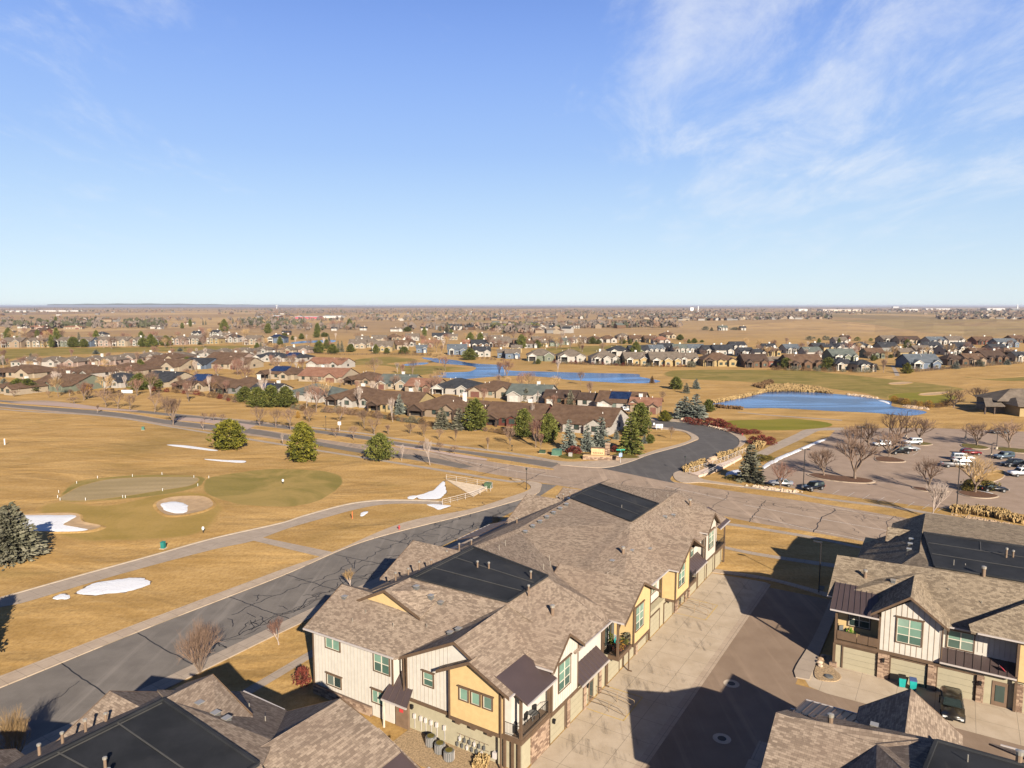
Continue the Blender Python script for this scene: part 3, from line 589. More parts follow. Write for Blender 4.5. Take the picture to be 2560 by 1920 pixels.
# ------------------------------------------------------------------ condo buildings
PANE = {}
def unit_box(name, mat):
    k = ('ub', name, mat.name)
    if k not in PANE:
        mb = MB(); mb.box(-.5, .5, -.5, .5, -.5, .5); PANE[k] = mb.mesh(name, mat)
    return PANE[k]
FACE = {'S': 0.0, 'E': math.pi/2, 'N': math.pi, 'W': -math.pi/2}
class Bld:
    def __init__(s, name, label, cat, base, T=None, group=None):
        s.T = T or (lambda u, v: (u, v)); s.mir = (s.T(1, 0)[0]-s.T(0, 0)[0]) < 0
        u0, v0 = s.T(*base); s.o = (v0, u0)
        p = UVW(u0, v0); s.root = thing(name, label, cat, (p.x, p.y, 0), -ANG, group)
    def q(s, u, v, z):
        u, v = s.T(u, v); return (v-s.o[0], u-s.o[1], z)
    def Q(s, pts): return [s.q(*p) for p in pts]
    def rot(s, f):
        if s.mir: f = {'S': 'N', 'N': 'S'}.get(f, f)
        return FACE[f]
    def part(s, name, mb, mat, parent=None, uv=False): return link(name, mb.mesh(name, mat, uv), parent or s.root)
    def bx(s, mb, u0, u1, v0, v1, z0, z1):
        a = s.q(u0, v0, z0); b = s.q(u1, v1, z1)
        mb.box(min(a[0], b[0]), max(a[0], b[0]), min(a[1], b[1]), max(a[1], b[1]), z0, z1); return mb
    def piece(s, name, mat, parent, c, size, face='S', tilt=0):
        """unit box scaled: size=(width along wall, depth, height) at centre c=(u,v,z)"""
        o = link(name, unit_box(name, mat), parent, s.q(*c), s.rot(face), tuple(size)); return o
    def window(s, c, wd, ht, face, cols=2, rows=2, trim=M['trim'], sash=M['wframe'], sill=True, dark=()):
        """casing ring + sash, separate panes; c = centre on the wall plane"""
        mb = MB(); t = .10
        for x0, x1, z0, z1 in ((-wd/2-t, -wd/2, -ht/2-t, ht/2+t), (wd/2, wd/2+t, -ht/2-t, ht/2+t), (-wd/2, wd/2, ht/2, ht/2+t), (-wd/2, wd/2, -ht/2-t, -ht/2)): mb.box(x0, x1, -.09, .02, z0, z1)
        mb.box(-wd/2-.2, wd/2+.2, -.15, .02, ht/2+t, ht/2+t+.09)
        mb.m = 1; cw, ch = wd/cols, ht/rows; fr = .05
        for i in range(cols+1): x = -wd/2+i*cw; mb.box(x-fr if i else x, x+fr if i < cols else x, -.06, .015, -ht/2, ht/2)
        for j in range(rows+1): z = -ht/2+j*ch; mb.box(-wd/2+fr, wd/2-fr, -.055, .014, z-fr*.7, z+fr*.7)
        o = link('window', mb.mesh('window', [trim, sash]), s.root, s.q(*c), s.rot(face))
        for i in range(cols):
            for j in range(rows):
                g = M['glassd'] if (j in dark) else (M['glassm'] if rows > 1 and j == 0 else M['glass'])
                link('pane', unit_box('pane', g), o, (-wd/2+(i+.5)*cw, -.018, -ht/2+(j+.5)*ch), 0, (cw-.09, .03, ch-.07))
        return o
    def garage(s, c, wd, ht=2.25, face='E'):
        """sectional door: c = bottom centre on wall plane"""
        mb = MB(); t = .13
        for x0, x1, z0, z1 in ((-wd/2-t, -wd/2, 0, ht+t), (wd/2, wd/2+t, 0, ht+t), (-wd/2, wd/2, ht, ht+t)): mb.box(x0, x1, -.10, .02, z0, z1)
        o = link('garage_door', mb.mesh('garage_door', M['trim']), s.root, s.q(*c), s.rot(face))
        for j in range(4): link('panel', unit_box('panel', M['gdoor']), o, (0, -.03, (j+.5)*ht/4), 0, (wd, .06, ht/4-.025))
        return o
    def stonepier(s, u0, u1, v0, v1, z1, faces, name='stone_pier', z0=0):
        mb = MB(); s.bx(mb, u0+.06, u1-.06, v0+.06, v1-.06, z0, z1); o = s.part(name, mb, M['mortar'])
        for f in faces:
            horiz = f in 'EW'; L_ = (u1-u0) if horiz else (v1-v0); z = z0; row = 0
            while z < z1-.05:
                h = random.choice((.14, .18, .22)); h = min(h, z1-z); x = 0
                while x < L_-.04:
                    wd = min(random.uniform(.3, .62), L_-x); d = random.uniform(.06, .11)
                    cc = x+wd/2
                    if f == 'E': c = (u0+cc, v1-.03, z+h/2)
                    elif f == 'W': c = (u0+cc, v0+.03, z+h/2)
                    elif f == 'S': c = (u0+.03, v0+cc, z+h/2)
                    else: c = (u1-.03, v0+cc, z+h/2)
                    s.piece('stone', M['stone'], o, c, (wd-.02, d, h-.02), f); x += wd
                z += h; row += 1
        return o
    def gable(s, u0, u1, v0, v1, ze, za, axis='v', ov=.0, mat=M['shingle'], fascia=True, name='gable_roof', parent=None, vent=False):
        """ridge along axis; for axis v the gable faces +v(v1)/-v(v0), for u it faces -u(u0)"""
        mb = MB()
        if axis == 'v':
            m = (u0+u1)/2; A = [(u0,v1,ze),(m,v1,za),(m,v0,za),(u0,v0,ze)]; B = [(u1,v1,ze),(m,v1,za),(m,v0,za),(u1,v0,ze)]
        else:
            m = (v0+v1)/2; A = [(u0,v0,ze),(u0,m,za),(u1,m,za),(u1,v0,ze)]; B = [(u0,v1,ze),(u0,m,za),(u1,m,za),(u1,v1,ze)]
        mb.slab(s.Q(A), .12); mb.slab(s.Q(B), .12)
        o = s.part(name, mb, mat, parent, True)
        if fascia:
            ends = [v1, v0] if axis == 'v' else [u0]
            for e in ends:
                for lo in ((u0, u1) if axis == 'v' else (v0, v1)):
                    sg = (1 if e == v1 else -1) if axis == 'v' else -1
                    if axis == 'v': a, b = (lo, e, ze), (m, e, za); n = (0, sg*.07, 0)
                    else: a, b = (e, lo, ze), (e, m, za); n = (-.07, 0, 0)
                    f = MB(); P1 = [a, b, (b[0], b[1], b[2]-.26), (a[0], a[1], a[2]-.26)]; P2 = [(p[0]+n[0], p[1]+n[1], p[2]+.02) for p in P1]
                    f.add(s.Q(P1)+s.Q(P2), [(0,1,2,3),(7,6,5,4),(0,4,5,1),(1,5,6,2),(2,6,7,3),(3,7,4,0)])
                    s.part('fascia', f, M['trim'], o)
        return o
    def gwall(s, name, u0, u1, v0, v1, z0, ze, za, mat, axis='v'):
        """solid wall block under a gable"""
        if axis == 'v':
            m = (u0+u1)/2; prof = [(u0, z0), (u1, z0), (u1, ze), (m, za), (u0, ze)]
            a = [s.q(u, v1, z) for u, z in prof]; b = [s.q(u, v0, z) for u, z in prof]
        else:
            m = (v0+v1)/2; prof = [(v0, z0), (v1, z0), (v1, ze), (m, za), (v0, ze)]
            a = [s.q(u0, v, z) for v, z in prof]; b = [s.q(u1, v, z) for v, z in prof]
        mb = MB(); mb.add(a+b, [(0,1,2,3,4),(9,8,7,6,5)]+[(i, 5+i, 5+(i+1) % 5, (i+1) % 5) for i in range(5)])
        me = mb.mesh(name, mat); bm = bmesh.new(); bm.from_mesh(me); bmesh.ops.recalc_face_normals(bm, faces=bm.faces); bm.to_mesh(me); bm.free()
        return link(name, me, s.root)
    def gut(s, a, b, mat=None, nm='gutter'):
        pa, pb = Vector(s.q(*a)), Vector(s.q(*b)); mb = MB(); d = (pb-pa).normalized(); n = Vector((-d.y, d.x, 0))*.055
        pts = [pa-n, pa+n, pb+n, pb-n]; mb.slab([tuple(p+Vector((0,0,.03))) for p in pts], .13); s.part(nm, mb, mat or M['gutter'])
    def board(s, u0, u1, v0, v1, z0, z1, name='trim_board', mat=None):
        s.part(name, s.bx(MB(), u0, u1, v0, v1, z0, z1), mat or M['trim'])
    def vent(s, u, v, z, kind='pipe', h=.7):
        from mathutils.bvhtree import BVHTree
        if not hasattr(s, 'bvh'): s.bvh = BVHTree.FromPolygons([tuple(c_.co) for c_ in s.roof.data.vertices], [tuple(p_.vertices) for p_ in s.roof.data.polygons])
        hit = s.bvh.ray_cast(Vector(s.q(u, v, 30)), Vector((0,0,-1)))[0]
        if hit is not None: z = max(hit.z, z-.15) if kind == 'pipe' and 50 < u < 60 and v > -43 else hit.z
        mb = MB(); x, y, _ = s.q(u, v, z)
        if kind == 'pipe':
            mb.lathe([(.09, z-.3), (.085, z+h*.86)], 8, (x, y)); mb.m = 1; mb.lathe([(.13, z+h*.86), (.13, z+h), (.05, z+h+.04)], 8, (x, y)); s.part('vent_pipe', mb, [M['pipe'], M['cap']], s.roof)
        elif kind == 'flue':
            mb.lathe([(.17, z-.4), (.17, z+h*.8)], 10, (x, y)); mb.m = 1; mb.lathe([(.22, z+h*.8), (.22, z+h), (.1, z+h+.05)], 10, (x, y)); s.part('flue', mb, [M['pipe'], M['cap']], s.roof)
        elif kind == 'box':
            mb.box(x-.2, x+.2, y-.2, y+.2, z-.25, z+.16); mb.m = 1; mb.box(x-.25, x+.25, y-.27, y+.25, z+.16, z+.2); s.part('box_vent', mb, [M['boxvent'], M['cap']], s.roof)
        else:
            mb.lathe([(.035, z-.2), (.035, z+h)], 6, (x, y)); s.part('vent_pipe', mb, M['cap'], s.roof)
    def battens(s, wall, face, plane, a0, a1, z0, ztop, step=.41, mat=None):
        """raised strips on a siding wall; ztop(a) gives the top"""
        a = a0+step/2
        while a < a1:
            zt = ztop(a) if callable(ztop) else ztop
            if zt-z0 > .2:
                c = {'S': (plane-.012, a, (z0+zt)/2), 'E': (a, plane+.012, (z0+zt)/2), 'W': (a, plane-.012, (z0+zt)/2)}[face]
                s.piece('batten', mat or M['cream_b'], wall, c, (.045, .03, zt-z0), face)
            a += step
    def membrane(s, pts, seams):
        mb = MB(); mb.slab(s.Q([(u, v, z+.05) for u, v, z in pts]), .12); o = s.part('roof_membrane', mb, M['membrane'])
        n = len(pts); f = MB()
        for i in range(n):
            a, b = Vector(s.q(*pts[i])), Vector(s.q(*pts[(i+1) % n])); d = (b-a).normalized(); nn = Vector((-d.y, d.x, 0)); up = Vector((0,0,1))
            f.add([a-nn*.12+up*.03, a+nn*.12+up*.03, b+nn*.12+up*.03, b-nn*.12+up*.03, a-nn*.09+up*.17, a+nn*.09+up*.17, b+nn*.09+up*.17, b-nn*.09+up*.17], [(4,5,6,7),(0,4,7,3),(1,2,6,5),(0,1,5,4),(3,7,6,2)])
        s.part('curb', f, M['membrane'], o)
        for a, b in seams:
            pa, pb = Vector(s.q(*a)), Vector(s.q(*b)); d = (pb-pa).normalized(); nn = Vector((-d.y, d.x, 0))*.045; mb = MB(); mb.slab([tuple(p+Vector((0,0,.085))) for p in (pa-nn, pa+nn, pb+nn, pb-nn)], .03); s.part('seam', mb, M['mseam'], o)
        return o
    def metal(s, pts, n=6, name='metal_roof'):
        """pts: top-a, top-b, low-b, low-a; standing seams run down"""
        mb = MB(); mb.slab(s.Q(pts), .1); o = s.part(name, mb, M['metal'])
        P = [Vector(p) for p in s.Q(pts)]
        for i in range(n+1):
            t = i/n; a = P[0].lerp(P[1], t); b = P[3].lerp(P[2], t); d = (b-a).normalized(); w_ = (P[1]-P[0]).normalized()*.022
            m2 = MB(); m2.slab([tuple(p+Vector((0,0,.06))) for p in (a-w_, a+w_, b+w_, b-w_)], .06); s.part('seam', m2, M['metal_hi'], o)
        return o
    def railing(s, pts, z, h=1.0, name='railing', step=.13, mat=None):
        mb = MB(); P = [Vector(s.q(u, v, z)) for u, v in pts]
        for a, b in zip(P, P[1:]):
            mb.tube(a+Vector((0,0,h)), b+Vector((0,0,h)), .03, n=4); mb.tube(a+Vector((0,0,.1)), b+Vector((0,0,.1)), .022, n=4)
            L_ = (b-a).length; k = max(2, int(L_/step))
            for i in range(k+1):
                p = a.lerp(b, i/k); r = .03 if i in (0, k) else .011; mb.tube(p, p+Vector((0,0,h)), r, n=4, cap=False)
        return s.part(name, mb, mat or M['black'])
    def lampw(s, u, v, z, face='E'):
        mb = MB(); mb.box(-.08, .08, -.05, .02, -.15, .15); mb.box(-.1, .1, -.22, -.05, .02, .2); mb.box(-.07, .07, -.19, -.07, -.2, .02); link('wall_lamp', mb.mesh('wall_lamp', M['black']), s.root, s.q(u, v, z), s.rot(face))
    def downspout(s, u, v, z0, z1):
        mb = MB(); s.bx(mb, u-.06, u+.06, v-.05, v+.05, z0, z1); x, y, _ = s.q(u, v, 0)
        if z0 < .5: mb.box(x-.05, x+.35, y-.05, y+.05, z0, z0+.1)
        s.part('downspout', mb, M['trim'])
    def post(s, u, v, z0, z1, r=.1, name='post', mat=None): s.board(u-r, u+r, v-r, v+r, z0, z1, name, mat)

def long_condo(T, name, label, wr=48.0, wz=8.8, cdv=0.0, full=True):
    near = full
    b = Bld(name, label, 'apartment building', (43.6, -26.7), T)
    r = MB()
    wing = [(43,-49.9,6.3),(43.1,-38.8+cdv,6.35),(48.9,-32.9+cdv,9.25),(51.2,-32.7,9.6),(50.4,-43.5,9.95),(wr,-45,wz),(wr,-50.0,wz)]
    if not full:
        r.slab(b.Q([(46,-49.9,6.3),(46,-45.4,6.3),(wr,-45.4,wz),(wr,-50,wz)]), .13); wing = [(43,-45.4,6.3),(43,-38.8+cdv,6.35),(48.9,-32.9+cdv,9.25),(51.2,-32.7,9.6),(50.4,-43.5,9.95),(49.8,-45.4,9.7)]
    for pts in (
        wing,
        [(wr,-50,wz),(wr,-44,wz),(wr+5,-44,wz-2.5),(wr+5,-50,wz-2.5)],
        [(50.3,-43.5,9.97),(60.8,-43.5,9.97),(71.5,-44,9.1),(84,-43.5,9.97),(97,-43.5,9.97),(97,-50.8,6.4),(50.3,-50.8,6.4)],
        [(46.9,-43.4,10.05),(50.6,-43.4,10.0),(50.6,-46.9,8.25),(46.9,-46.9,8.3)],
        [(46.9,-43.4,10.05),(50.6,-43.4,10.0),(50.9,-39.2,9.7),(47.0,-39.2,8.4)] if full else [(46.9,-43.4,10.05),(50.6,-43.4,10.0),(51.2,-36.5,8.7),(46.9,-36.5,7.2)],
        [(50.3,-43.5,9.95),(51.2,-32.7,9.62),(58.5,-32.7,9.62),(60.8,-43.5,9.95)],[(84,-43.5,9.95),(79.5,-32.7,9.62),(90,-32.7,9.62),(96,-36.0,9.6),(95,-43.5,9.95)],[(60.8,-43.5,9.97),(58.5,-32.8,9.62),(64,-32.8,7.2),(71.5,-44,9.1)],[(71.5,-44,9.1),(84,-43.5,9.97),(79.5,-32.8,9.64),(64,-32.8,7.2)],[(64,-32.8,7.2),(79.5,-32.8,9.64),(79.5,-26.3,6.42),(61,-26.3,6.38)],[(58.5,-32.8,9.63),(64,-32.8,7.2),(61,-26.3,6.38),(58.5,-26.3,6.4)],
        [(90,-32.7,9.62),(96,-36,9.6),(100,-33.6,8.9),(96.5,-33.2,9.4)],
        [(51.2,-32.8,9.64),(58.5,-32.8,9.64),(58.5,-26.3,6.4),(52,-26.3,6.4)],[(79.5,-32.8,9.64),(96.5,-33.2,9.4),(100,-33.6,8.9),(99.8,-28.9,6.9),(98.2,-26.3,6.4),(79.5,-26.3,6.4)],
        [(94.6,-43.5,9.95),(96,-36,9.6),(100,-33.6,8.9),(103,-36,7.2),(102.5,-44,6.5),(97,-50.8,6.4)],
        [(43.4,-32.8+cdv,9.3),(52.2,-32.8+cdv,9.5),(52.2,-28.0,7.0),(47.7,-28.9,7.42),(43.5,-28.9,7.42),(43.5,-27.2,6.6),(42.8,-27.2,6.6),(42.8,-31,8.3),(43.4,-31,8.3)],
        [(43.4,-32.8+cdv,9.32),(43.4,-38.7+cdv,6.4),(44.6,-38.7+cdv,6.4),(49.1,-32.85+cdv,9.3)],
        [(42.8,-30.9,8.4),(42.8,-34.2,6.8),(43.9,-34.2,6.8),(43.9,-30.9,8.4)] if full else [(43.3,-28.4,7.1),(43.3,-27.2,6.6),(44,-27.2,6.6),(44,-28.4,7.1)],
    ):
        if not full: pts = [(max(u, 43.3) if v > -32 else u, v, z) for u, v, z in pts]
        r.slab(b.Q(pts), .13)
    b.roof = b.part('roof', r, M['shingle'], None, True)
    # west wings (street side), partly seen over the ridge
    for u0, u1, v0 in ((55.8,67.2,-52.2),(80.3,91.7,-51.6),(91.5,99,-50.6)):
        b.gable(u0, u1, v0, -44.5, 6.3, 6.3+(u1-u0)*.235, 'v'); b.gwall('wing_wall', u0+.5, u1-.5, v0+.5, -49, 0, 6.1, 6.1+(u1-u0)*.2, M['cream'])
    b.metal([(71.5,-50.4,7.0),(79,-50.4,7.0),(79,-53.4,6.0),(71.5,-53.4,6.0)], 8)
    b.gut((71.5,-53.4,6.0), (79,-53.4,6.0)); b.metal([(67.3,-50.4,6.4),(70.5,-50.4,6.4),(70.5,-52.4,5.8),(67.3,-52.4,5.8)], 3)
    # walls
    lw = MB()
    b.bx(lw, 43.9, 98, -38.1+cdv, -26.75, 0, 2.85); b.bx(lw, 47, 98, -50, -38, 0, 2.84); b.part('lower_wall', lw, M['taupe'])
    uw = MB(); b.bx(uw, 95, 99.6, -42, -33.2, 2.85, 8.2); b.bx(uw, 96, 99.4, -34, -29, 2.85, 6.6); b.bx(uw, 52, 98, -50, -27.5, 2.85, 6.3); b.bx(uw, 48, 53, -33, -28.55, 2.85, 6.4); b.part('upper_wall', uw, M['cream'])
    sw = MB(); b.bx(sw, 43.6, 53, -49.3 if full else -45, -39.5+cdv*.5, 0, 6.2)
    if not full: b.bx(sw, 46.5, 53, -49.3, -45, 0, 6.2)
    sw = b.part('siding_wall', sw, M['cream'])
    if full: b.battens(sw, 'S', 43.6, -49.2, -39.6, .7, 6.2, .41)
    rec = MB(); b.bx(rec, 45.6, 52, -39.5+cdv*.5, -38.0+cdv, 2.2, 6.4); b.part('recess_wall', rec, M['yellow'])
    cw = b.gwall('gable_wall', 43.75, 50, -38.1+cdv, -27.6+cdv, 2.85, 6.55, 9.05, M['cream'], 'u')
    if full: b.battens(cw, 'S', 43.75, -38.0, -33.4, 2.9, lambda a: 6.55+(a+38.1)*.49, .41)
    yw = MB(); zt = 8.15; prof = [(-33.3,2.9),(-28.35,2.9),(-28.35,6.95),(-30.8,8.2),(-33.3,7.0)]
    yw.add(b.Q([(43.4,v,z) for v, z in prof]+[(47.5,v,z) for v, z in prof]), [(0,1,2,3,4),(9,8,7,6,5)]+[(i, 5+i, 5+(i+1) % 5, (i+1) % 5) for i in range(5)])
    if full: b.part('stucco_wall', yw, M['yellow'])
    gy = MB(); gy.add(b.Q([(47.3,-46.3,8.3),(47.3,-40.6,8.3),(47.3,-43.4,9.9),(50,-46.3,8.3),(50,-40.6,8.3),(50,-43.4,9.9)]), [(0,1,2),(0,2,5,3),(1,4,5,2)]); b.part('dormer_wall', gy, M['yellow'])
    # rake boards and gutters
    def rake(a, bb, n=(-.06,0)):
        f = MB(); P1 = [a, bb, (bb[0],bb[1],bb[2]-.28), (a[0],a[1],a[2]-.28)]; P2 = [(p[0]+n[0], p[1]+n[1], p[2]+.03) for p in P1]
        f.add(b.Q(P1)+b.Q(P2), [(0,1,2,3),(7,6,5,4),(0,4,5,1),(1,5,6,2),(2,6,7,3),(3,7,4,0)]); b.part('rake_board', f, M['trim'])
    rake((46.9,-46.9,8.3),(46.9,-43.4,10.05)); rake((46.9,-43.4,10.05),(46.9,-39.2,8.4))
    rake((43.4,-38.7+cdv,6.4),(43.4,-32.8+cdv,9.3)); 
    if full: rake((43.4,-32.8+cdv,9.3),(43.4,-31,8.3)); rake((42.8,-34.2,6.8),(42.8,-30.95,8.4)); rake((42.8,-30.95,8.4),(42.8,-27.2,6.6))
    else: rake((43.3,-32.8+cdv,9.3),(43.3,-27.2,6.6))
    rake((43 if full else 46,-49.9,6.3),(wr,-49.95,wz),(0,-.06)); rake((wr,-49.95,wz),(wr+5,-50,wz-2.5),(0,-.06))
    b.gut((42.95,-49.9 if full else -45.4,6.3),(43.05,-39.0+cdv,6.35)); b.gut((42.8,-27.15,6.6),(43.5,-27.15,6.6))
    # plateau membranes
    b.membrane([(50.6,-43.3,9.98),(51.35,-32.8,9.66),(58.6,-32.8,9.66),(60.8,-43.3,9.98)], [((53.7,-43.2,9.99),(54.1,-32.9,9.67)),((57.2,-43.2,9.99),(56.4,-32.9,9.67)),((50.9,-43.0,9.97),(60.5,-43.0,9.97))])
    b.membrane([(84.0,-43.5,9.98),(79.5,-32.8,9.66),(88.7,-32.8,9.66),(93.0,-43.5,9.98)], [((87.0,-43.4,9.99),(82.6,-32.9,9.67)),((90.0,-43.4,9.99),(85.8,-32.9,9.67))])
    # corner balcony
    b.metal([(43.5,-29.0,7.45),(47.8,-29.0,7.45),(48.1,-26.0,6.0),(43.5,-26.0,6.0)], 1); b.gut((43.5,-25.95,6.0),(48.1,-25.95,6.0))
    b.board(43.6,48.2,-28.5,-26.6,2.45,2.85,'balcony_floor', M['trim']); b.board(43.66,48.14,-28.4,-26.66,2.852,2.88,'balcony_deck', M['pipe'])
    for u, v in ((43.75,-26.75),(43.75,-28.3),(48.1,-26.75)): b.post(u, v, 2.85, 6.1)
    for u, v in ((43.75,-26.9),(43.75,-27.5),(43.8,-28.25)): b.post(u, v, 0, 2.5, .09)
    b.railing([(43.75,-28.2),(43.75,-26.75),(48.0,-26.75)], 2.88)
    b.window((45.2,-28.5,4.2), 1.6, 2.0, 'E', 2, 1, dark=(0,1)); 
    # bays on the drive side
    def bay(u0, u1, vf, ru0, ru1, ze, za, mat, win, rv1=None, bt=False):
        m_ = (ru0+ru1)/2; mb = MB(); gt = lambda u: ze-.15+(za-ze)*(1-abs(u-m_)/(m_-ru0))
        prof = [(u0,2.85),(u1,2.85),(u1,gt(u1)),(min(max(m_,u0+.01),u1-.01),gt(min(max(m_,u0+.01),u1-.01))),(u0,gt(u0))]
        mb.add(b.Q([(u,vf,z) for u, z in prof]+[(u,vf-2.6,z) for u, z in prof]), [(0,1,2,3,4),(9,8,7,6,5)]+[(i, 5+i, 5+(i+1) % 5, (i+1) % 5) for i in range(5)])
        wl = b.part('bay_wall', mb, mat); b.gable(ru0, ru1, vf-9 if ru1-ru0 > 7 else vf-6, (rv1 or vf+.45), ze, za, 'v')
        if bt and full: b.battens(wl, 'E', vf, u0, u1, 2.9, lambda u: gt(u), .41, M['cream_b'])
        if win: b.window((win[0], vf, 5.25), win[1], 2.35, 'E', 2, 3)
        b.board(u0-.03, u1+.03, vf-.1, vf+.06, 2.6, 2.86)
        for u in (u0, u1): b.board(u-.07, u+.07, vf-.07, vf+.05, 2.86, gt(u)-.05)
        if vf > -26: b.board(u0, u1, -26.8, vf, 2.55, 2.845, 'bay_floor')
        b.gut((ru0,vf-1.6,ze), (ru0,vf+.4,ze))
        return wl
    bay(48.2,52.8,-26.5,47.6,53.2,6.8,8.9,M['cream'],(50.3,2.0),bt=True)
    bay(62.8,67.0,-25.4,59.4,68.8,6.4,8.9,M['yellow'],(64.1,1.95))
    bay(75.2,79.8,-25.5,74.9,84.5,6.4,8.9,M['yellow'],(77.0,1.95))
    bay(89.1,93.6,-26.4,88.6,94.1,6.8,8.9,M['cream'],(91.4,2.1),bt=True)
    b.window((73.0,-27.5,4.8), 2.1, 1.55, 'E', 2, 2); b.window((86.8,-27.5,4.8), 1.2, 1.55, 'E', 1, 2)
    b.board(66.9,75.2,-27.5,-27.42,2.7,2.95)
    b.gut((52.9,-26.25,6.4),(59.3,-26.25,6.4)); b.gut((68.9,-26.25,6.4),(74.9,-26.25,6.4))
    # balconies
    for u0, u1 in ((59.6,62.75),(79.9,83.2)):
        b.board(u0,u1,-27.4,-25.6,2.45,2.85,'balcony_floor'); b.post(u0+.1,-25.75,2.85,6.4); b.post(u0+.1,-27.3,2.85,6.4); b.railing([(u0+.1,-27.3),(u0+.1,-25.75),(u1,-25.75)],2.85)
        b.window(((u0+u1)/2,-27.45,4.1), 1.7, 2.1, 'E', 2, 1, dark=(0,))
        f = MB(); P = [Vector(b.q(u0+.1,-25.75,5.2)), Vector(b.q(u0+.9,-25.75,6.2))]; f.tube(P[0], P[1], .07, n=4); b.part('brace', f, M['trim'])
    b.metal([(94.0,-29.0,7.5),(98.5,-29.0,7.5),(98.5,-25.9,6.0),(94.0,-25.9,6.0)], 6); b.gut((94,-25.85,6.0),(98.5,-25.85,6.0))
    b.board(93.7,98.2,-28.4,-26.3,2.45,2.85,'balcony_floor'); b.railing([(93.8,-26.4),(98.1,-26.4),(98.1,-28.2)],2.85); b.post(98.1,-26.45,0,6.1); b.post(98.1,-28.3,0,6.1)
    # entry awnings
    b.metal([(52.9,-27.45,4.0),(58.5,-27.45,4.0),(58.5,-26.1,3.0),(52.9,-26.1,3.0)], 9, 'metal_awning'); b.metal([(83.4,-27.45,4.0),(89,-27.45,4.0),(89,-26.1,3.0),(83.4,-26.1,3.0)], 9, 'metal_awning')
    b.gut((52.9,-26.05,3.0),(58.5,-26.05,3.0)); b.gut((83.4,-26.05,3.0),(89,-26.05,3.0))
    # ground floor on the drive side
    b.stonepier(45.2,48.0,-28.2,-26.62,2.5,'SE' if not b.mir else 'NE'); b.garage((49.5,-26.75,0),2.5); b.stonepier(51.0,51.45,-26.9,-26.5,2.6,'E')
    for u, wd in ((53.1,2.6),(60.9,2.6),(64.6,2.7),(68.0,2.8),(71.9,2.8),(76.2,2.7),(85.2,2.6),(88.5,2.7),(92.2,2.7),(95.9,2.6)): b.garage((u,-26.75,0),wd)
    for u in (56.0,80.4):
        d = MB(); b.bx(d, u-.5, u+.5, -26.79, -26.7, 0, 2.1); dr = b.part('front_door', d, M['dframe']); b.piece('glass', M['glassd'], dr, (u,-26.69,1.1), (.6,.03,1.5), 'E')
        for du in (-1.6, 1.6): b.stonepier(u+du-.22, u+du+.22, -26.95, -26.5, 2.6, 'E')
        b.lampw(u-.9,-26.75,1.9)
    for u in (66.4,78.3,83.3): b.stonepier(u-.2, u+.2, -26.9, -26.5, 2.6, 'E')
    b.lampw(48.6,-26.6,1.9)
    for u, v, z0, z1 in ((59.0,-26.6,.0,2.9),(70.0,-26.65,.0,6.3),(62.8,-25.9,0,2.5),(48.2,-26.6,3,6.0),(75.0,-27.1,0,6.3),(88.9,-26.6,3,6.5)): b.downspout(u, v, z0, z1)
    # south front details
    if full: b.window((43.6,-46.75,5.35), 1.75, .95, 'S', 2, 1)
    b.window((43.6,-40.8+cdv*.2,5.15), 1.75, 1.65, 'S', 2, 2)
    if full: b.window((43.6,-46.7,1.8), 1.75, .95, 'S', 2, 1, dark=(0,))
    b.window((43.6,-41.3,1.9), 1.3, 1.1, 'S', 2, 1)
    b.window((43.75,-35.75,5.1), 1.0, 1.1, 'S', 1, 2)
    for v in (-31.85,-30.7,-29.55) if full else (): b.window((43.4,v,5.15), .78, .95, 'S', 1, 1)
    b.board(43.3,43.42,-33.35,-28.3,2.65,2.92); b.board(43.6,43.78,-38.15,-33.3,2.65,2.9)
    for v in (-32.5,-31,-29.4): b.board(43.3,43.9,v-.2,v+.2,2.45,2.64,'corbel')
    for u, v, z0, z1 in ((43.55 if full else 46.45,-49.3,0,6.2),(43.55,-39.55,2.6,6.2),(43.7,-38.1,2.9,6.5),(43.7,-33.4,2.9,7.0),(43.35,-33.3,2.9,6.9),(43.35,-28.4,2.9,6.9)): b.board(u-.03,u+.06,v-.07,v+.07,z0,z1,'corner_board')
    if full: b.stonepier(43.3,43.6,-49.2,-41.9,.85,'S' if not b.mir else 'N','stone_skirt')
    b.metal([(44.6,-39.9,4.4),(44.6,-37.7,4.4),(42.6,-37.2,2.65),(42.6,-40.0,2.65)], 4, 'metal_awning'); b.gut((42.55,-40.0,2.65),(42.55,-37.2,2.65))
    d = MB(); b.bx(d, 43.55, 43.8, -39.3, -37.9, 0, 2.4); dr = b.part('side_door', d, M['dframe'])
    b.post(42.75,-39.9,0,2.6,.06,mat=M['wframe'])
    if full:
        sg = b.piece('sign', paint('red_sign', (.55,.05,.05)), dr, (43.5,-38.6,1.55), (.42,.03,.3), 'S')
        b.lampw(43.85,-37.6,2.1,'S')
        dn = MB(); P = [b.q(43.5,-38.35,6.4), b.q(43.2,-33.5,2.6)]
        b.downspout(43.55,-38.3,3,6.3); b.downspout(43.3,-28.3,0,6.3)
    # vents
    for u, v in ((56.4,-39.6),(56.8,-38.5),(57.1,-33.8),(54.0,-32.2)): b.vent(u, v, 9.9, 'pipe', .75)
    for u in (48.6,49.5,50.1): b.vent(49.2, -41.5+(u-48.6)*1.9, 9.35, 'box')
    if full: b.vent(46.8,-48.4,8.3,'box')
    for k in range(8): b.vent(71+k*1.75,-42.8+.0*k,9.95,'box') if k != 7 else b.vent(85,-44.2,9.9,'box')
